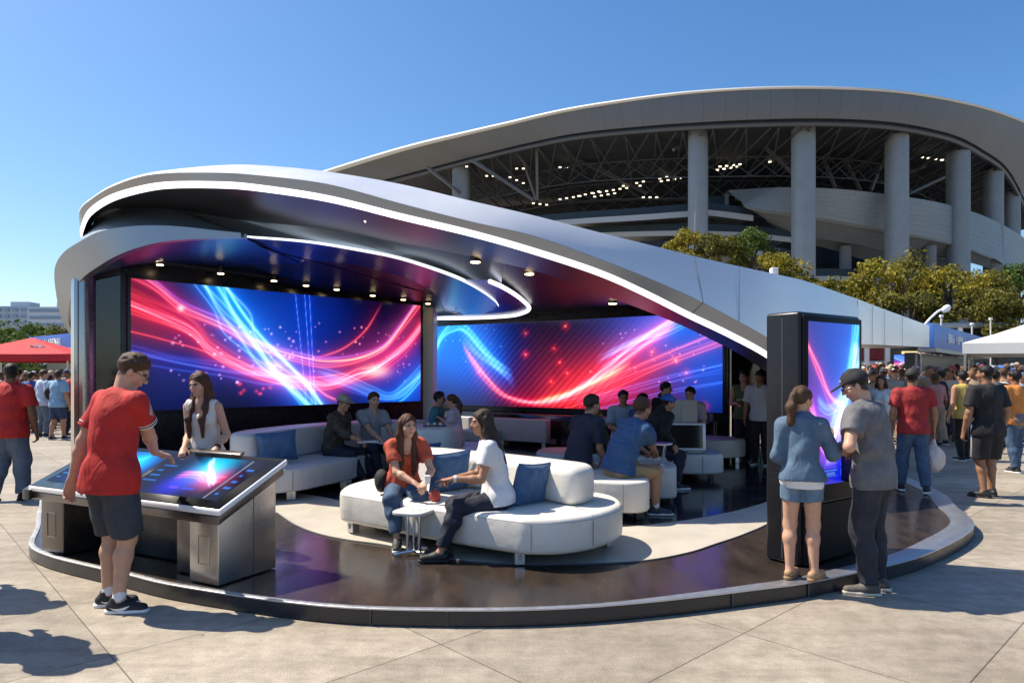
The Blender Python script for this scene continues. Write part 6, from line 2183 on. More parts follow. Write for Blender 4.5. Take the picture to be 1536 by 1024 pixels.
# standing pair by the dark wall
for i, (lab, px, Y, yaw, H, tm, sl, hd, cap_) in enumerate((
        ('smiling man in a green vest standing by the dark wall', 1116, 12.4, 205, 1.62, cloth('moss_green', (.09, .13, .05), var=.2), 0, (20, 2), False),
        ('man in a white shirt with a dark chest strap by the dark wall', 1141, 11.9, 215, 1.62, cloth('cool_white', (.52, .54, .60), var=.06), .8, (10, 6), True))):
    loc = Vector(((px - CX) / F * Y, Y, FLOOR))
    root, fg = spawn(lab, loc, yaw, figkw=dict(H=H, lean=1, head=(hd[0], hd[1], 0), stance=.09, hands=({-1: V3(-.02, .26, 1.12), 1: V3(.10, .25, 1.05)} if i == 0 else None), build=1.0 + .05 * i), skin='fair' if i == 0 else 'mid', hair='black', hair_style='buzz' if cap_ else 'short', vox=.011, seed=80 + i,
                     top=dict(mat=tm, sleeve=sl, hem=.10, neck='collar' if i else 'scoop'), bottom=dict(mat=NAVY if i == 0 else BLACK), shoes=BLK_SHOE)
    if cap_:
        cap_part(root, fg, BLACK, .01, bill=False)
        mb = MB()
        t_ = bvh_of([v.co[:] for v in root.children[1].data.vertices], [tuple(p.vertices) for p in root.children[1].data.polygons])
        pts_ = []
        for q in np.linspace(0, 1, 16):
            b0 = fg.t(fg.nb, -.09 + .02 * q, 0, .0) * (1 - q) + fg.t(fg.P, .14, 0, -.02) * q
            h_ = t_.ray_cast(Vector(b0 + V3(0, .5, 0)), Vector((0, -1, 0)))
            if h_[0] is not None:
                pts_.append(tuple(h_[0] + Vector((0, .008, 0))))
        if len(pts_) > 3:
            mb.tube(pts_, .016, 6)
            mb.build('strap', BLACK, root)
# ---------------------------------------------------------------- stadium
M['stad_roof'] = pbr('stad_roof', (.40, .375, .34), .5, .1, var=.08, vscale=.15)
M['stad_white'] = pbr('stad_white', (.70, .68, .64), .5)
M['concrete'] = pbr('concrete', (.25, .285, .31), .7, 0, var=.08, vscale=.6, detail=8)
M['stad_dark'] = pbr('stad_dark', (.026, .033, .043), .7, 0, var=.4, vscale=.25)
M['truss'] = pbr('truss', (.13, .14, .155), .5, .2)
M['truss_dark'] = pbr('truss_dark', (.085, .095, .11), .5, .2)
M['deck'] = pbr('deck', (.40, .42, .44), .6)
M['glass_blue'] = pbr('glass_blue', (.022, .036, .048), .35, 0, spec=.25)
M['stad_lamp'] = glow('stad_lamp', (1, .84, .6), 1.6)


def panelled(name, c, w, h, rot=0.0, line=.4):
    m, nt, b = nodes_of(name)
    uv = nt.nodes.new('ShaderNodeUVMap')
    br = nt.nodes.new('ShaderNodeTexBrick')
    br.offset = 0.5
    br.inputs['Scale'].default_value = 1.0
    br.inputs['Brick Width'].default_value = w
    br.inputs['Row Height'].default_value = h
    br.inputs['Mortar Size'].default_value = .035
    br.inputs['Color1'].default_value = (*c, 1)
    br.inputs['Color2'].default_value = (*[q * .93 for q in c], 1)
    br.inputs['Mortar'].default_value = (*[q * line for q in c], 1)
    nt.links.new(uv.outputs['UV'], br.inputs['Vector'])
    nt.links.new(br.outputs['Color'], b.inputs['Base Color'])
    b.inputs['Roughness'].default_value = .5
    b.inputs['Metallic'].default_value = .1
    return m


def strip_uv(name, rows, mat_, parent, su=None):
    """loft of two or more rows with UVs in metres along / across"""
    mb = MB().loft(rows)
    o = mb.build(name, mat_, parent, angle=30, fix=False)
    n = len(rows[0])
    s = [0]
    for i in range(1, n):
        s.append(s[-1] + (Vector(rows[0][i]) - Vector(rows[0][i - 1])).length)
    t = [0]
    for i in range(1, len(rows)):
        t.append(t[-1] + (Vector(rows[i][n // 2]) - Vector(rows[i - 1][n // 2])).length)
    ul = o.data.uv_layers.new(name='UVMap')
    for lp in o.data.loops:
        vi = lp.vertex_index
        ul.data[lp.index].uv = (s[vi % n], t[vi // n])
    return o


stad = thing('stadium', 'huge pale concrete stadium with an arching canopy roof on tall round columns', 'stadium', (40, 130, 0))
RS = [((430, 277), (432, 278), (500, 290), 156), ((549, 238.5), (556, 239), (625, 257), 147), ((618, 219), (624, 219.5), (690, 240), 140), ((687, 203.0), (691, 203.4), (730, 229.5), 134),
      ((756, 186.5), (762, 187), (790, 215), 128), ((850, 166), (852, 166.5), (865, 200), 121), ((960, 149), (961, 149.4), (965, 189.5), 114), ((1050, 139), (1050, 139.4), (1050, 183.5), 109),
      ((1150, 133.5), (1150, 134), (1150, 179), 105), ((1250, 133.5), (1250, 134), (1245, 178), 104), ((1340, 138.5), (1340, 139), (1330, 182.5), 106), ((1410, 148.5), (1410, 149), (1390, 192), 110),
      ((1470, 161.5), (1470, 162), (1440, 206), 116), ((1515, 176), (1515, 176.5), (1480, 228), 124), ((1552, 192), (1552, 192.5), (1510, 251), 132), ((1590, 214), (1590, 214.5), (1533, 290), 142), ((1620, 246), (1620, 246.5), (1556, 340), 156)]
top, lip, bot = [], [], []
for a, b_, c, Y in RS:
    top.append(at(*a, Y + 1.0))
    lip.append(at(*b_, Y - .5))
    bot.append(at(*c, Y + .6))
top, lip, bot = [[Vector(q) for q in spline(z, 8)] for z in (top, lip, bot)]
M['roof_panels'] = panelled('roof_panels', (.135, .152, .175), 3.4, 40, line=.6)
mid = [a.lerp(b_, .55) + Vector((0, -.5, .0)) for a, b_ in zip(lip, bot)]
strip_uv('roof_fascia', [bot, mid, lip], M['roof_panels'], stad)
MB().tube([p + Vector((0, -.1, .15)) for p in lip], [.6 - .38 * min(1, i / 60.0) for i in range(len(top))], 8).build('roof_lip', M['stad_white'], stad)
back = [Vector((p.x * .75 + 12, p.y + 60, min(p.z - .8, 44))) for p in top]
MB().loft([lip, top, back]).build('roof', M['stad_white'], stad, angle=60)
inner = [Vector((p.x * .78 + 10, p.y + 55, max(p.z - 1.0, 6))) for p in bot]
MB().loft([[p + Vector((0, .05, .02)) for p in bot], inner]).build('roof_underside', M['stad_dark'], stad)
MB().tube([p + Vector((0, .9, -.45)) for p in bot], .45, 6).build('ring_beam', M['truss_dark'], stad)
# dark bowl inside
arcp = [(-22, 186), (-14, 178), (-6, 170), (20, 160), (50, 152), (75, 150), (98, 156), (112, 170), (122, 195)]
bw = [Vector((x, y, 0)) for x, y in [tuple(q) for q in spline(arcp, 6)]]
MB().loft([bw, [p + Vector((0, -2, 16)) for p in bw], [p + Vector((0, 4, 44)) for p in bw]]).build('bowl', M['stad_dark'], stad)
COLS = [(692, 27, 238, 145), (1047, 28, 187, 114), (1205, 32, 190, 109), (1345, 30, 203, 112), (1437, 29, 228, 122), (1490, 24, 255, 134), (1517, 21, 276, 144)]
for px, w, py, Y in COLS:
    c = at(px, py, Y)
    r = w / F * Y / 2
    pr_ = [(c.x + r * math.copysign(abs(math.cos(a)) ** .72, math.cos(a)), c.y + r * math.copysign(abs(math.sin(a)) ** .72, math.sin(a))) for a in np.linspace(0, 2 * math.pi, 33)[:-1]]
    co = MB().prism(pr_, 0, c.z).build('column', M['concrete'], stad, bevel=.35, seg=2)
    cb = MB()
    cb.cyl((c.x, c.y, c.z), r * .38, 1.2 if px < 1100 else 2.2, 12)
    cb.v = [tuple(Vector(v) - Vector(stad['_off'])) for v in cb.v]
    cb.build('bearing', M['truss'], co)
# space frame under the roof
rg = np.random.default_rng(5)
tr = MB()
nb_ = len(bot)
for i in range(10, nb_ - 14, 4):
    p = bot[i] + Vector((0, 1.5, -.8))
    q = inner[min(nb_ - 1, i + 5)] + Vector((0, -4, -2.0))
    m_ = p.lerp(q, .5)
    tr.beam(p, q, .26)
    tr.beam(bot[i] + Vector((0, 1.5, -.8)), bot[i + 3].lerp(inner[i + 3], .25) + Vector((0, 0, -3.0)), .18)
    tr.beam(bot[i + 3] + Vector((0, 1.5, -.8)), bot[i].lerp(inner[i], .3) + Vector((0, 0, -3.5)), .18)
    for t in (.25, .5, .75):
        a = bot[i].lerp(inner[i], t) + Vector((0, 0, -1.2))
        b_ = bot[min(nb_ - 1, i + 4)].lerp(inner[min(nb_ - 1, i + 4)], t) + Vector((0, 0, -1.2))
        tr.beam(a, b_, .2)
        tr.beam(a + Vector((0, 0, -3.4)), b_ + Vector((0, 0, -3.4)), .16)
        tr.beam(a, b_ + Vector((0, 0, -3.4)), .12)
        tr.beam(a + Vector((0, 0, -3.4)), b_, .12)
fr_o = tr.build('space_frame', M['truss_dark'], stad, smooth=False, fix=False)
big = [((707, 240), (800, 300), 130), ((780, 195 + 30), (805, 300), 140), ((830, 222), (970, 290), 135), ((880, 215), (1000, 232), 130), ((965, 200), (1030, 236), 125), ((1010, 225), (1075, 192), 118),
       ((1115, 188), (1190, 262), 116), ((1165, 186), (1215, 240), 118), ((1220, 200), (1253, 282), 122), ((1268, 240), (1290, 285), 124), ((1306, 286), (1330, 225), 124), ((1370, 225), (1398, 205), 122),
       ((1225, 198), (1330, 212), 120), ((1360, 260), (1425, 235), 128), ((1365, 290), (1425, 262), 128), ((640, 250), (690, 290), 140), ((805, 222), (806, 300), 132), ((1400, 205), (1445, 245), 126), ((1450, 235), (1480, 262), 134)]
for a, b_, Y in big:
    MB().beam(at(*a, Y), at(*b_, Y + 3), .5, .5).build('truss_strut', M['truss'], stad, smooth=False)
# rows of floodlights
lam = [(866, 209, 1, 0), (752, 236, 2, 0), (775, 253, 2, 0), (840, 251, 2, 0), (935, 218, 2, 0), (845, 234, 2, 0), (948, 252, 2, 0), (730, 264, 2, 0), (765, 266, 3, 8), (840, 299, 4, -3), (868, 294, 4, -4), (890, 290, 5, -3), (892, 295, 4, -3),
       (935, 279, 4, -4), (940, 282, 3, -3), (990, 268, 4, -4), (992, 272, 4, -3), (1118, 210, 2, 0), (1076, 229, 5, -2), (1076, 255, 4, -3), (1080, 250, 4, -2), (1232, 233, 5, -3), (1252, 226, 3, -1), (1383, 236, 4, 2.5), (1455, 221, 2, 3), (700, 250, 1, 0),
       (965, 296, 3, 0), (800, 305, 3, 2), (1135, 232, 3, 10), (1160, 240, 3, 10)]
for px, py, n, sl in lam:
    for k in range(n):
        Y = 150 if px < 1050 else 136
        p = at(px + k * 10, py + sl * k * .55, Y - 12)
        MB().box(p, (.5, .3, .2)).build('floodlight', M['stad_lamp'], stad, smooth=False)
# decks with glass balustrades
def deck(pts, Y0, th, name='deck', rail=1.3):
    c = [Vector(q) for q in spline([at(x, y, Y) for x, y, Y in pts], 8)]
    d = MB().loft([[p + Vector((0, 0, -th)) for p in c], c, [p + Vector((0, 10, 0)) for p in c], [p + Vector((0, 10, -th)) for p in c]])
    d.build(name, M['deck'], stad)
    if rail:
        MB().loft([[p + Vector((0, .3, .02)) for p in c], [p + Vector((0, .3, rail)) for p in c]]).build('balustrade', M['glass_blue'], stad, fix=False)


deck([(800, 333, 132), (880, 327, 126), (960, 322, 121), (1040, 316, 118), (1066, 315, 118), (1130, 323, 118)], 0, 1.0)
deck([(870, 350, 130), (960, 347, 124), (1040, 346, 120), (1120, 349, 119), (1190, 356, 119)], 0, .9)
deck([(960, 372, 126), (1060, 369, 121), (1130, 374, 119), (1190, 386, 119)], 0, .9)
deck([(1180, 416, 116), (1230, 414, 115), (1300, 415, 116), (1420, 418, 120)], 0, 1.2)
# glazed lounge behind the decks
MB().loft([[at(x, 330, 124) for x in (1062, 1102)], [at(x, 294, 124) for x in (1062, 1102)]]).build('lounge_glass', M['glass_blue'], stad, fix=False)
for x in (1090,):
    MB().beam(at(x, 326, 123.5), at(x, 292, 123.5), .8, .5).build('mullion_post', M['concrete'], stad, smooth=False)
# panelled concrete bowl wrapping to the right
M['bowl_panels'] = panelled('bowl_panels', (.25, .28, .295), 2.6, 1.05, line=.62)
M['bowl_panels_b'] = panelled('bowl_panels_b', (.20, .225, .24), 4.0, 1.6, line=.6)
bt = [(1092, 285.5, 122), (1140, 282.5, 117), (1180, 281, 115), (1250, 283, 113.5), (1320, 290, 114.5), (1400, 302, 118.5), (1460, 318, 125), (1500, 335, 132), (1535, 356, 143), (1560, 380, 156)]
bb = [(1094, 287, 122), (1112, 300, 118), (1129, 312, 116), (1223, 326, 114.5), (1331, 345, 116), (1427, 364, 121), (1485, 385, 128), (1510, 400, 134), (1535, 420, 145), (1560, 440, 157)]
T_ = [Vector(q) for q in spline([at(*p) for p in bt], 6)]
B_ = [Vector(q) for q in spline([at(*p) for p in bb], 6)]
strip_uv('bowl_wall', [B_, T_], M['bowl_panels'], stad)
MB().loft([T_, [p + Vector((0, 8, 0)) for p in T_]]).build('bowl_cap', M['concrete'], stad, fix=False)
bt2 = [(1097, 289, 122.4), (1113, 301, 119), (1129, 313, 117), (1223, 328, 115.5), (1331, 347, 117), (1427, 366, 122), (1485, 387, 129)]
bb2 = [(1100, 293, 123), (1140, 322, 121), (1185, 351, 120), (1240, 360, 119), (1320, 372, 120), (1420, 386, 125), (1485, 402, 132)]
T2 = [Vector(q) for q in spline([at(*p) for p in bt2], 6)]
B2_ = [Vector(q) for q in spline([at(*p) for p in bb2], 6)]
strip_uv('bowl_wall', [B2_, T2], M['bowl_panels_b'], stad)
bt3 = [(1150, 330, 121), (1185, 349, 121), (1240, 352, 120.5), (1320, 374, 122), (1430, 390, 127)]
bb3 = [(1152, 332, 122), (1200, 360, 122), (1260, 378, 123), (1310, 392, 124), (1430, 402, 129)]
T3 = [Vector(q) for q in spline([at(*p) for p in bt3], 6)]
B3_ = [Vector(q) for q in spline([at(*p) for p in bb3], 6)]
strip_uv('bowl_wall', [B3_, T3], M['bowl_panels_b'], stad)
for c in (T2, T3):
    MB().tube([p + Vector((0, -.3, 0)) for p in c], .35, 6).build('fin_edge', M['concrete'], stad)
MB().loft([[Vector((x, y, 0)) for x, y in ((30, 128), (70, 130), (110, 150))], [Vector((x, y, 22)) for x, y in ((30, 128), (70, 130), (110, 150))]]).build('base_wall', M['stad_dark'], stad)
M['pier'] = pbr('pier', (.20, .21, .215), .7)
for px in (1268, 1395):
    c = at(px, 420, 121)
    MB().cyl((c.x, c.y, 0), 1.0, c.z + 6, 14).build('pier', M['pier'], stad)

# ---------------------------------------------------------------- trees
def leaf_mat(name, c1, c2):
    m, nt, b = nodes_of(name)
    a = nt.nodes.new('ShaderNodeAttribute')
    a.attribute_name = 'Leaf'
    r = nt.nodes.new('ShaderNodeValToRGB')
    r.color_ramp.elements[0].color = (*c1, 1)
    r.color_ramp.elements[1].color = (*c2, 1)
    nt.links.new(a.outputs['Fac'], r.inputs['Fac'])
    nt.links.new(r.outputs['Color'], b.inputs['Base Color'])
    b.inputs['Roughness'].default_value = .6
    b.inputs['Specular IOR Level'].default_value = .3
    tr_n = nt.nodes.new('ShaderNodeBsdfTranslucent')
    nt.links.new(r.outputs['Color'], tr_n.inputs['Color'])
    mx = nt.nodes.new('ShaderNodeMixShader')
    mx.inputs['Fac'].default_value = .35
    nt.links.new(b.outputs['BSDF'], mx.inputs[1])
    nt.links.new(tr_n.outputs['BSDF'], mx.inputs[2])
    nt.links.new(mx.outputs['Shader'], nt.nodes['Material Output'].inputs['Surface'])
    return m


LEAF = {'gold': leaf_mat('leaf_gold', (.080, .088, .012), (.42, .34, .034)), 'green': leaf_mat('leaf_green', (.030, .065, .012), (.13, .19, .030)), 'olive': leaf_mat('leaf_olive', (.060, .070, .014), (.22, .20, .032))}
M['bark'] = pbr('bark', (.07, .05, .035), .9, 0, var=.4, vscale=3)


def crown_mesh(seed, rx, rz, n, leaf):
    rg = np.random.default_rng(seed)
    ncl = 46
    d = rg.normal(size=(ncl, 3))
    d /= np.linalg.norm(d, axis=1)[:, None]
    d[:, 2] = np.where(d[:, 2] < -.5, -d[:, 2], d[:, 2])
    rad = rg.uniform(.45, 1.0, ncl) ** .6
    cc = d * rad[:, None] * np.array([rx, rx, rz])
    cs = rg.uniform(.20, .36, ncl) * rx
    pick = rg.integers(0, ncl, n)
    e = rg.normal(size=(n, 3))
    e /= np.linalg.norm(e, axis=1)[:, None]
    p = cc[pick] + e * (cs[pick] * rg.uniform(.55, 1.05, n))[:, None] * np.array([1, 1, .75])
    # each leaf: a bent quad
    nrm = e * .7 + rg.normal(size=(n, 3)) * .6 + np.array([0, 0, .35])
    nrm /= np.linalg.norm(nrm, axis=1)[:, None]
    t1 = np.cross(nrm, rg.normal(size=(n, 3)))
    t1 /= np.linalg.norm(t1, axis=1)[:, None]
    t2 = np.cross(nrm, t1)
    s = (leaf * rg.uniform(.6, 1.3, n))[:, None]
    V = np.stack([p - t1 * s, p + t2 * s * .55 + nrm * s * .15, p + t1 * s, p - t2 * s * .55 + nrm * s * .15], 1).reshape(-1, 3)
    Q = np.arange(4 * n).reshape(-1, 4)
    col = np.repeat(np.clip(rg.normal(.5, .22, n) + rg.normal(0, .16, ncl)[pick], 0, 1), 4)
    return V, Q, col


_crowns = {}


def tree(label, px, Y, top_py, width_px, kind, seed, n=5200, base=None):
    X = (px - CX) / F * Y
    H = CAMZ + (HZ - top_py) / F * Y
    r = width_px / F * Y / 2
    root = thing('tree', label, 'tree', (X, Y, 0), group=None, local=True)
    rz_ = min(H * .36, r * 1.15)
    V, Q, c = crown_mesh(seed, r, rz_, n, .030 * r + .06)
    V = V + np.array([0, 0, H - rz_ * 1.0])
    me = bpy.data.meshes.new('crown')
    np_mesh(me, V, Q)
    a = me.attributes.new('Leaf', 'FLOAT', 'POINT')
    a.data.foreach_set('value', c.astype(np.float32))
    me.materials.append(LEAF[kind])
    o = bpy.data.objects.new('crown', me)
    COL.objects.link(o)
    o.parent = root
    rg = np.random.default_rng(seed)
    mb = MB()
    zt = H - rz_ * 1.2
    mb.tube([(0, 0, 0), (.05, .02, zt * .5), (.0, .05, zt), (.1, 0, H - rz_ * .5)], [.028 * H, .02 * H, .015 * H, .006 * H], 8)
    for k in range(7):
        a_ = rg.uniform(0, 6.28)
        L = r * rg.uniform(.5, .85)
        z0 = zt * rg.uniform(.75, 1.05)
        mb.tube([(0, 0, z0), (math.cos(a_) * L * .5, math.sin(a_) * L * .5, z0 + rz_ * .35), (math.cos(a_) * L, math.sin(a_) * L, z0 + rz_ * rg.uniform(.6, 1.1))], [.012 * H, .008 * H, .003 * H], 6)
    mb.build('trunk', M['bark'], root)
    return root


for args in [
    ('golden tree rising just above the roof by the second stadium column', 1027, 62, 343, 74, 'gold', 1), ('olive golden tree between the second column and the bright green tree', 1078, 60, 349, 72, 'olive', 2),
    ('bright green tree above the pavilion wing', 1126, 61, 346, 70, 'green', 3), ('low golden tree directly behind the small white roof vent', 1168, 55, 380, 80, 'gold', 4),
    ('small golden tree low behind the wing near the third column', 1222, 54, 414, 60, 'gold', 5), ('low olive tree peeping over the wing left of the tallest golden tree', 1262, 58, 418, 70, 'olive', 15),
    ('largest golden tree standing right of the third column', 1335, 52, 379, 128, 'gold', 6), ('golden green tree between the street lamp and the stadium', 1425, 50, 396, 100, 'gold', 7),
    ('olive tree behind the street lamp on the far right', 1470, 56, 400, 92, 'olive', 8), ('dark green tree at the right edge of the view', 1518, 58, 398, 84, 'green', 9), ('low dark tree filling the gap above the white canopy', 1495, 46, 436, 96, 'olive', 10),
    ('dark tree low under the largest golden tree', 1370, 48, 432, 110, 'olive', 16),
    ('dark tree at the left edge behind the red canopy', 8, 62, 488, 56, 'green', 11), ('broad dark green tree behind the peak of the red canopy', 44, 64, 485, 62, 'green', 12), ('olive green tree left of the silver roof band', 84, 66, 489, 56, 'olive', 13),
    ('green tree behind the blue sign by the steel column', 120, 70, 490, 60, 'green', 14)]:
    tree(*args)

hd_ = thing('hedge', 'long dark green hedge behind the left crowd', 'hedge', (-42, 56, 0), local=True)
V, Q, c = crown_mesh(77, 12, 2.2, 6000, .22)
V = V * np.array([1.3, .25, 1]) + np.array([0, 0, 1.6])
me = bpy.data.meshes.new('foliage')
np_mesh(me, V, Q)
a = me.attributes.new('Leaf', 'FLOAT', 'POINT')
a.data.foreach_set('value', c.astype(np.float32))
me.materials.append(LEAF['green'])
o = bpy.data.objects.new('foliage', me)
COL.objects.link(o)
o.parent = hd_
MB().box((0, .3, 1.2), (28, 1.6, 2.4)).build('stems', M['bark'], hd_)

# ---------------------------------------------------------------- far buildings
M['far_wall'] = pbr('far_wall', (.40, .47, .55), .7)
M['far_wall_b'] = pbr('far_wall_b', (.55, .60, .66), .7)
M['far_glass'] = pbr('far_glass', (.22, .30, .40), .3)
for lab, x0, x1, y0, Y, mt in (('distant grey blue apartment block with rows of balconies on the left skyline', -20, 42, 459, 420, 'far_wall'), ('distant pale office block with long window bands left of the roof band', 43, 128, 460, 400, 'far_wall_b')):
    xa, xb = at(x0, 0, Y).x, at(x1, 0, Y).x
    H = at(0, y0, Y).z
    t = thing('apartment_building' if mt == 'far_wall' else 'office_building', lab, 'building', ((xa + xb) / 2, Y, 0))
    MB().box(((xa + xb) / 2, Y + 12, H / 2), (xb - xa, 24, H)).build('wall', M[mt], t)
    nfl = 9
    for k in range(nfl):
        z = H - 2.2 - k * 4.2
        if mt == 'far_wall':
            for j in range(5):
                w = (xb - xa) / 5
                MB().box((xa + w * (j + .5), Y - .4, z), (w * .55, 1.0, 2.0)).build('window', M['far_glass'], t, smooth=False)
        else:
            MB().box(((xa + xb) / 2, Y - .1, z), ((xb - xa) * .97, .5, 1.7)).build('window_band', M['far_glass'], t, smooth=False)
    MB().box(((xa + xb) / 2 + 4, Y + 10, H + 1.6), ((xb - xa) * .45, 10, 3.2)).build('roof_house', M['far_wall'], t)

# ---------------------------------------------------------------- storefronts with blue signs
M['sign_blue'] = pbr('sign_blue', (.02, .085, .46), .4)
M['sign_blue_r'] = pbr('sign_blue_r', (.06, .17, .52), .4)
M['shop_dark'] = pbr('shop_dark', (.02, .022, .026), .3, var=.4, vscale=1.5)


def lettering(text, p, size, rz, parent, mat_, ext=.01):
    cu_ = bpy.data.curves.new('lettering', 'FONT')
    cu_.body = text
    cu_.size = size
    cu_.extrude = ext
    cu_.resolution_u = 3
    cu_.offset = size * .02
    o = bpy.data.objects.new('lettering', cu_)
    COL.objects.link(o)
    dg_ = bpy.context.evaluated_depsgraph_get()
    me = bpy.data.meshes.new_from_object(o.evaluated_get(dg_))
    bpy.data.objects.remove(o)
    me.materials.clear()
    me.materials.append(mat_)
    q = bpy.data.objects.new('lettering', me)
    COL.objects.link(q)
    q.parent = parent
    q.location = Vector(p) - Vector(parent.get('_off', (0, 0, 0)))
    q.rotation_euler = (R(90), 0, rz)
    return q


# right
rb_t = thing('storefront', 'low dark storefront under a blue sign band behind the crowd on the right', 'building', (15, 25, 0))
a, b_ = at(1390, 0, 21.0), at(1475, 0, 30.0)
a, b_ = Vector((a.x, 21.0, 0)), Vector((b_.x, 30.0, 0))
d = (b_ - a).normalized()
rz = math.atan2(d.y, d.x)
mb = MB()
nn = wallbox(mb, a, b_, 2.50, 3.25, .4)
mb.build('sign_band', M['sign_blue_r'], rb_t, bevel=.02)
mb = MB()
wallbox(mb, a, b_, 2.38, 2.498, .5)
mb.build('trim', M['fascia_metal'], rb_t)
mb = MB()
wallbox(mb, a + d * .2, b_, 0, 2.38, .3, -.5)
mb.build('wall', M['shop_dark'], rb_t)
lt_ = lettering('Blü 1IP9', a + d * 2.2 + nn * .215 + Vector((0, 0, 2.74)), .42, rz, rb_t, M['white_paint'])
lt_.scale = (2.1, 1, 1)
# the plaza rises gently to the far shops
def rise(x, y):
    return 0.58 * max(0.0, min(1.0, (y - 16.5) / 22.0)) * max(0.0, min(1.0, (x - 7.0) / 3.0))


gs = MB()
xs_ = list(np.linspace(6.5, 11, 10)) + [20, 40, 70]
ys_ = list(np.linspace(16.0, 40, 16)) + [70]
gs.loft([[(x, y, .004 + rise(x, y)) for x in xs_] for y in ys_])
structure(gs.build('plaza_slope', M['plaza']))
sf = thing('storefront', 'long dark shopfront with pale posts behind the crowd under the wing', 'building', (28, 46, 0))
MB().box((30, 48, 2.4), (30, 4, 4.8)).build('wall', M['shop_dark'], sf)
MB().box((30, 45.6, 4.95), (30.4, .9, .35)).build('canopy', M['fascia_metal'], sf, bevel=.03)
MB().box((at(1311, 0, 45.8).x, 45.8, 3.05), (2.0, .08, .75)).build('red_panel', pbr('shop_red', (.25, .02, .02), .5), sf)
MB().box((at(1309, 0, 45.7).x, 45.7, 2.30), (1.7, .08, .62)).build('white_panel', M['far_wall_b'], sf)
MB().box((at(1372, 0, 45.7).x, 45.7, 3.15), (1.7, .1, .22)).build('lit_sign', glow('shop_lamp', (1, .75, .35), .8), sf)
for px in (1300, 1331, 1392, 1440):
    MB().cyl((at(px, 0, 45.2).x, 45.2, .4), .17, 4.38, 14).build('post', M['plaster'], sf)
ps = Pic(90, 40, 1.9, (.0, .02, .25), (.0, .10, .7))
ps.bundle([(0, .3), (.4, .35), (1, .8)], 4, .4, .06, PINK, .9, seed=2).bundle([(0, .95), (.5, .6), (1, .75)], 5, .4, .06, CYAN, .7, seed=3)
sc2 = thing('display_screen', 'small outdoor screen of pink and blue bands above the right crowd', 'screen', (25, 43, 0))
Y = 43.0
q0, q1 = at(1341, 556, Y), at(1387, 532, Y)
MB().box(((q0.x + q1.x) / 2, Y + .08, (q0.z + q1.z) / 2), (q1.x - q0.x + .1, .12, q1.z - q0.z + .1)).build('cabinet', M['black_plastic'], sc2)
screen_grid('display', (q0.x, Y, q0.z), (q1.x, Y, q0.z), (q1.x, Y, q1.z), (q0.x, Y, q1.z), ps, M['screen'], sc2)
for x in (q0.x + .15, q1.x - .15):
    MB().cyl((x, Y + .15, .5), .05, q0.z - .5, 10).build('leg', M['steel'], sc2)
um = thing('parasol', 'blue parasol under the white canopy behind the right crowd', 'parasol', (16.2, 22.6, 0))
ring = [[(16.2 + r_ * math.cos(a), 22.6 + r_ * math.sin(a), z_) for a in np.linspace(0, 2 * math.pi, 17)] for r_, z_ in ((.42, 1.80), (.32, 1.90), (.18, 1.97), (.02, 2.0))]
MB().loft(ring).build('cover', M['sign_blue_r'], um, angle=20)
MB().cyl((16.2, 22.6, 0), .025, 1.98, 8).build('pole', M['white_paint'], um)
# left
lb = thing('storefront', 'blue sign kiosk with white lettering behind the red canopy', 'building', (-30, 46, 0))
xa, xb = at(34, 0, 46).x, at(150, 0, 40).x
a, b_ = Vector((xa, 47, 0)), Vector((xb, 40, 0))
d = (b_ - a).normalized()
rz = math.atan2(d.y, d.x)
mb = MB()
nn = wallbox(mb, a, b_, 3.35, 4.25, .5)
mb.build('sign_band', M['sign_blue'], lb, bevel=.02)
mb = MB()
wallbox(mb, a, b_, 3.2, 3.345, .7)
mb.build('trim', M['plaster'], lb)
mb = MB()
wallbox(mb, a, b_, 0, 3.2, .3, -1.0)
mb.build('wall', M['shop_dark'], lb)
lettering('l | ARENA1', a + d * 3.0 + nn * .265 + Vector((0, 0, 3.58)), .62, rz, lb, M['white_paint'])

# ---------------------------------------------------------------- pop-up canopies
def popup(label, cx_, cy_, w, eave, peak, mat_, dep=None, rz=0.0, mark=None):
    dep = dep or w
    t = thing('canopy_tent', label, 'canopy', (cx_, cy_, 0), rz, local=True)
    n = 12
    mb = MB()
    ring = []
    for s_ in range(4):
        c0 = [(-w / 2, -dep / 2), (w / 2, -dep / 2), (w / 2, dep / 2), (-w / 2, dep / 2)][s_]
        c1 = [(-w / 2, -dep / 2), (w / 2, -dep / 2), (w / 2, dep / 2), (-w / 2, dep / 2)][(s_ + 1) % 4]
        for k in range(n):
            q = k / n
            sag = .06 * math.sin(math.pi * q)
            ring.append((c0[0] + (c1[0] - c0[0]) * q, c0[1] + (c1[1] - c0[1]) * q, eave - sag * .4))
    rows = [[(x, y, z - .26) for x, y, z in ring], ring]
    for q in (.25, .5, .75, .97):
        rows.append([(x * (1 - q), y * (1 - q), eave + (peak - eave) * (q ** 1.12)) for x, y, z in ring])
    mb.loft(rows, closed=True)
    mb.build('cover', mat_, t, angle=25)
    for sx_ in (-1, 1):
        for sy_ in (-1, 1):
            MB().beam((sx_ * (w / 2 - .05), sy_ * (dep / 2 - .05), 0), (sx_ * (w / 2 - .05), sy_ * (dep / 2 - .05), eave), .05).build('leg', M['steel'], t, smooth=False)
    if mark:
        lettering(mark, (.3, -dep / 2 - .012, eave - .17), .16, 0, t, M['white_paint'], .003)
        em = MB()
        for k in range(3):
            em.box((.12 * k - .05, -dep * .26 - .03 * k, eave + (peak - eave) * .50 + .03 * (k % 2)), (.16, .02, .10), .2 * k)
        em.build('emblem', M['white_paint'], t)
    return t


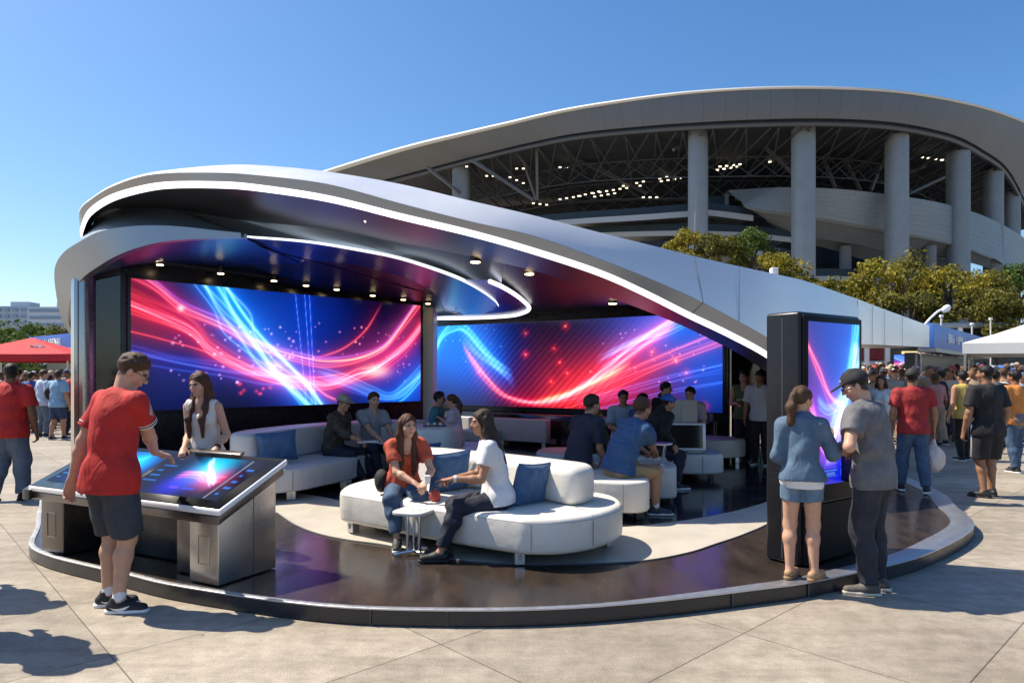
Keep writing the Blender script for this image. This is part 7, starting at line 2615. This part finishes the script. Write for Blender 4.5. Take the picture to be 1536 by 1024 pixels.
TENT_RED = cloth('tent_red', (.55, .022, .03), var=.08, vscale=2)
popup('red pop-up canopy tent over the crowd on the left', -18.25, 26.0, 3.7, 2.44, 3.10, TENT_RED, 3.7, R(14))
_a = R(-35)
_c = (11.05 + 2.6 * math.cos(_a) - 2.1 * math.sin(_a), 16.75 + 2.6 * math.sin(_a) + 2.1 * math.cos(_a))
popup('white pop-up canopy tent at the right edge', _c[0], _c[1], 5.2, 2.46, 3.5, pbr('tent_white', (.78, .78, .77), .7), 4.2, _a)
em_t = [o for o in bpy.data.objects if o.name.startswith('canopy_tent')][0]
mb = MB()
for k, (dx, dz, w_) in enumerate(((-.18, .02, .14), (-.02, .05, .16), (.14, .0, .18), (.05, -.05, .22))):
    mb.box((.55 + dx, -1.05 + dz * 1.2, 2.44 + .66 * .43 + dz), (w_, .06, .05), 0)
mb.build('emblem', M['white_paint'], em_t)
# street lamp and thin poles
sl = thing('street_lamp', 'slim curved street lamp standing behind the tip of the wing', 'street lamp', (13.6, 21.8, 0))
MB().tube(spline([(13.05, 21.8, 0), (13.05, 21.8, 2.9), (13.2, 21.8, 3.3), (13.55, 21.75, 3.68), (13.72, 21.7, 3.76)], 6), .035, 8).build('pole', M['white_paint'], sl)
f = Field((13.4, 21.4, 3.5), (14.2, 22.0, 4.1), .02)
f.ell((13.80, 21.7, 3.78), (.16, .10, .11), .02, rot_ax((0, 1, 0), R(-35)))
o = new_mesh('lamp_head', *f.mesh(), M['white_paint'], None)
for v in o.data.vertices:
    v.co -= Vector((13.6, 21.8, 0))
o.parent = sl
for px, Y, z in ((1412, 30, 4.2), (1458, 32, 4.0), (1486, 34, 4.4), (1402, 34, 4.0)):
    p = at(px, 0, Y)
    t = thing('light_pole', {1412: 'thin pole right beside the street lamp head', 1458: 'thin pole behind the end of the blue sign band', 1486: 'pole with a small white lamp above the white canopy', 1402: 'thin pole left of the street lamp head'}[px], 'pole', (p.x, Y, 0))
    MB().cyl((p.x, Y, 0), .035, z, 10).build('pole', M['plaster'], t)
    MB().box((p.x, Y, z + .05), (.14, .14, .12)).build('lamp_head', M['white_paint'], t, bevel=.03)

# ---------------------------------------------------------------- the crowd
CR_TOPS = {'white': (.62, .60, .58), 'maroon': (.17, .03, .04), 'tan': (.36, .26, .19), 'black': (.03, .03, .034), 'grey': (.28, .28, .30), 'navy': (.05, .07, .15), 'pink': (.45, .20, .19), 'sky blue': (.22, .34, .50), 'red': (.42, .03, .03), 'cream': (.50, .44, .36)}
m_vc = attr_mat('crowd_paint', .75)


def crowd_mesh(col, seed):
    rg = np.random.default_rng(seed)
    fem = seed % 3 == 0
    fg = Fig(H=1.72 - .08 * fem, female=fem, lean=rg.uniform(0, 5), head=(rg.uniform(-30, 30), rg.uniform(-4, 12), 0), build=rg.uniform(.95, 1.12), stance=.1)
    lo, hi = fg.bounds()
    f = Field(lo, hi, .026)
    fg.torso(f, .012)
    for sg in (1, -1):
        fg.arm(f, sg, .004)
        fg.leg(f, sg, .012)
        f.cone(fg.wr[sg], fg.wr[sg] + fg.hd[sg] * .14, .032, .026, .02)
        f.cone(fg.an[sg], fg.an[sg] + fg.fd[sg] * .14 + V3(0, 0, -.05), .04, .035, .02)
    fg.head(f)
    o = .02
    f.ell(fg.h(0, -.015, .032), (.085, .10, .095), .02, fg.Rh)
    if fem:
        f.cone(fg.h(0, -.07, 0), fg.h(0, -.09, -.2), .07, .05, .03)
    V, Q = f.mesh()
    c = np.tile(np.array(col), (len(V), 1))
    L = (V - fg.hc) @ fg.Rh
    hair = np.array([(.03, .02, .015), (.10, .055, .03), (.06, .035, .02), (.26, .16, .07)][seed % 4])
    sk = np.array(SKIN[['tan', 'fair', 'mid', 'brown'][(seed // 2) % 4]])
    legs = V[:, 2] < fg.P[2] + .02
    c[legs] = np.array([(.03, .045, .09), (.02, .02, .022), (.28, .22, .16), (.06, .09, .15)][seed % 4])
    if seed % 2:
        c[V[:, 2] < fg.kn[1][2] + .05] = sk
    c[V[:, 2] < .09] = (.03, .03, .03)
    head = V[:, 2] > fg.nb[2] + .02
    c[head] = sk
    isH = (L[:, 2] > .065 - (.085 - L[:, 1]) * .93) if not fem else ((L[:, 2] > .065 - (.085 - L[:, 1]) * .93) | (L[:, 1] < -.05))
    c[(head | (fem & (L[:, 1] < -.06) & (L[:, 2] > -.25))) & isH] = hair
    if seed % 3 == 1:
        c[head & (L[:, 2] > .045)] = np.array([(.5, .5, .5), (.10, .12, .2), (.35, .04, .04), (.45, .38, .26)][(seed // 3) % 4])
    for sg in (1, -1):
        E, W = fg.el[sg], fg.wr[sg]
        d_ = np.linalg.norm(V - (E + (W - E) * .6), axis=1) < .16
        c[d_ & (np.abs(V[:, 0]) > .17)] = sk
    return c, V, Q


protos = []
for i, (nm, col) in enumerate(CR_TOPS.items()):
    for v in range(2):
        c, V, Q = crowd_mesh(col, i * 2 + v + 1)
        me = bpy.data.meshes.new('crowd_figure')
        np_mesh(me, V, Q)
        me.materials.append(m_vc)
        a = me.attributes.new('Col', 'FLOAT_COLOR', 'POINT')
        a.data.foreach_set('color', np.concatenate([c, np.ones((len(V), 1))], 1).astype(np.float32).ravel())
        me.polygons.foreach_set('use_smooth', np.ones(len(Q), bool))
        protos.append((nm, me))


PW = np.array([{'white': 2.2, 'tan': 1.6, 'cream': 1.6, 'pink': 1.4, 'black': .6, 'navy': .7}.get(nm, 1.0) for nm, _ in protos])
PW = PW / PW.sum()


def crowd(n, xs, ys, seed, where, group, avoid):
    rg = np.random.default_rng(seed)
    placed = []
    tries = 0
    while len(placed) < n and tries < 20000:
        tries += 1
        Y = ys[0] + (ys[1] - ys[0]) * rg.uniform() ** .8
        px = rg.uniform(*xs)
        X = (px - CX) / F * Y
        if any((X - a) ** 2 + (Y - b) ** 2 < .20 for a, b in placed) or any((X - a) ** 2 + (Y - b) ** 2 < .5 for a, b in avoid):
            continue
        placed.append((X, Y))
        nm, me = protos[rg.choice(len(protos), p=PW)]
        o = bpy.data.objects.new('person', me)
        COL.objects.link(o)
        o.location = (X, Y, rise(X, Y))
        o.rotation_euler = (0, 0, rg.uniform(-1.1, 1.1) + (math.pi if rg.uniform() < .45 else 0))
        s_ = rg.uniform(.97, 1.09)
        o.scale = (s_, s_, s_)
        tag(o, f'person in a {nm} top deep in the packed crowd {where}', 'person', group)


AV = [(o.location.x, o.location.y) for o in bpy.data.objects if o.name.startswith('person') and o.parent is None]
crowd(215, (1290, 1548), (15.8, 36.0), 3, 'by the right storefront', 'crowd on the right', AV)
crowd(72, (-20, 118), (20.5, 31), 4, 'around the red canopy', 'crowd on the left', AV)
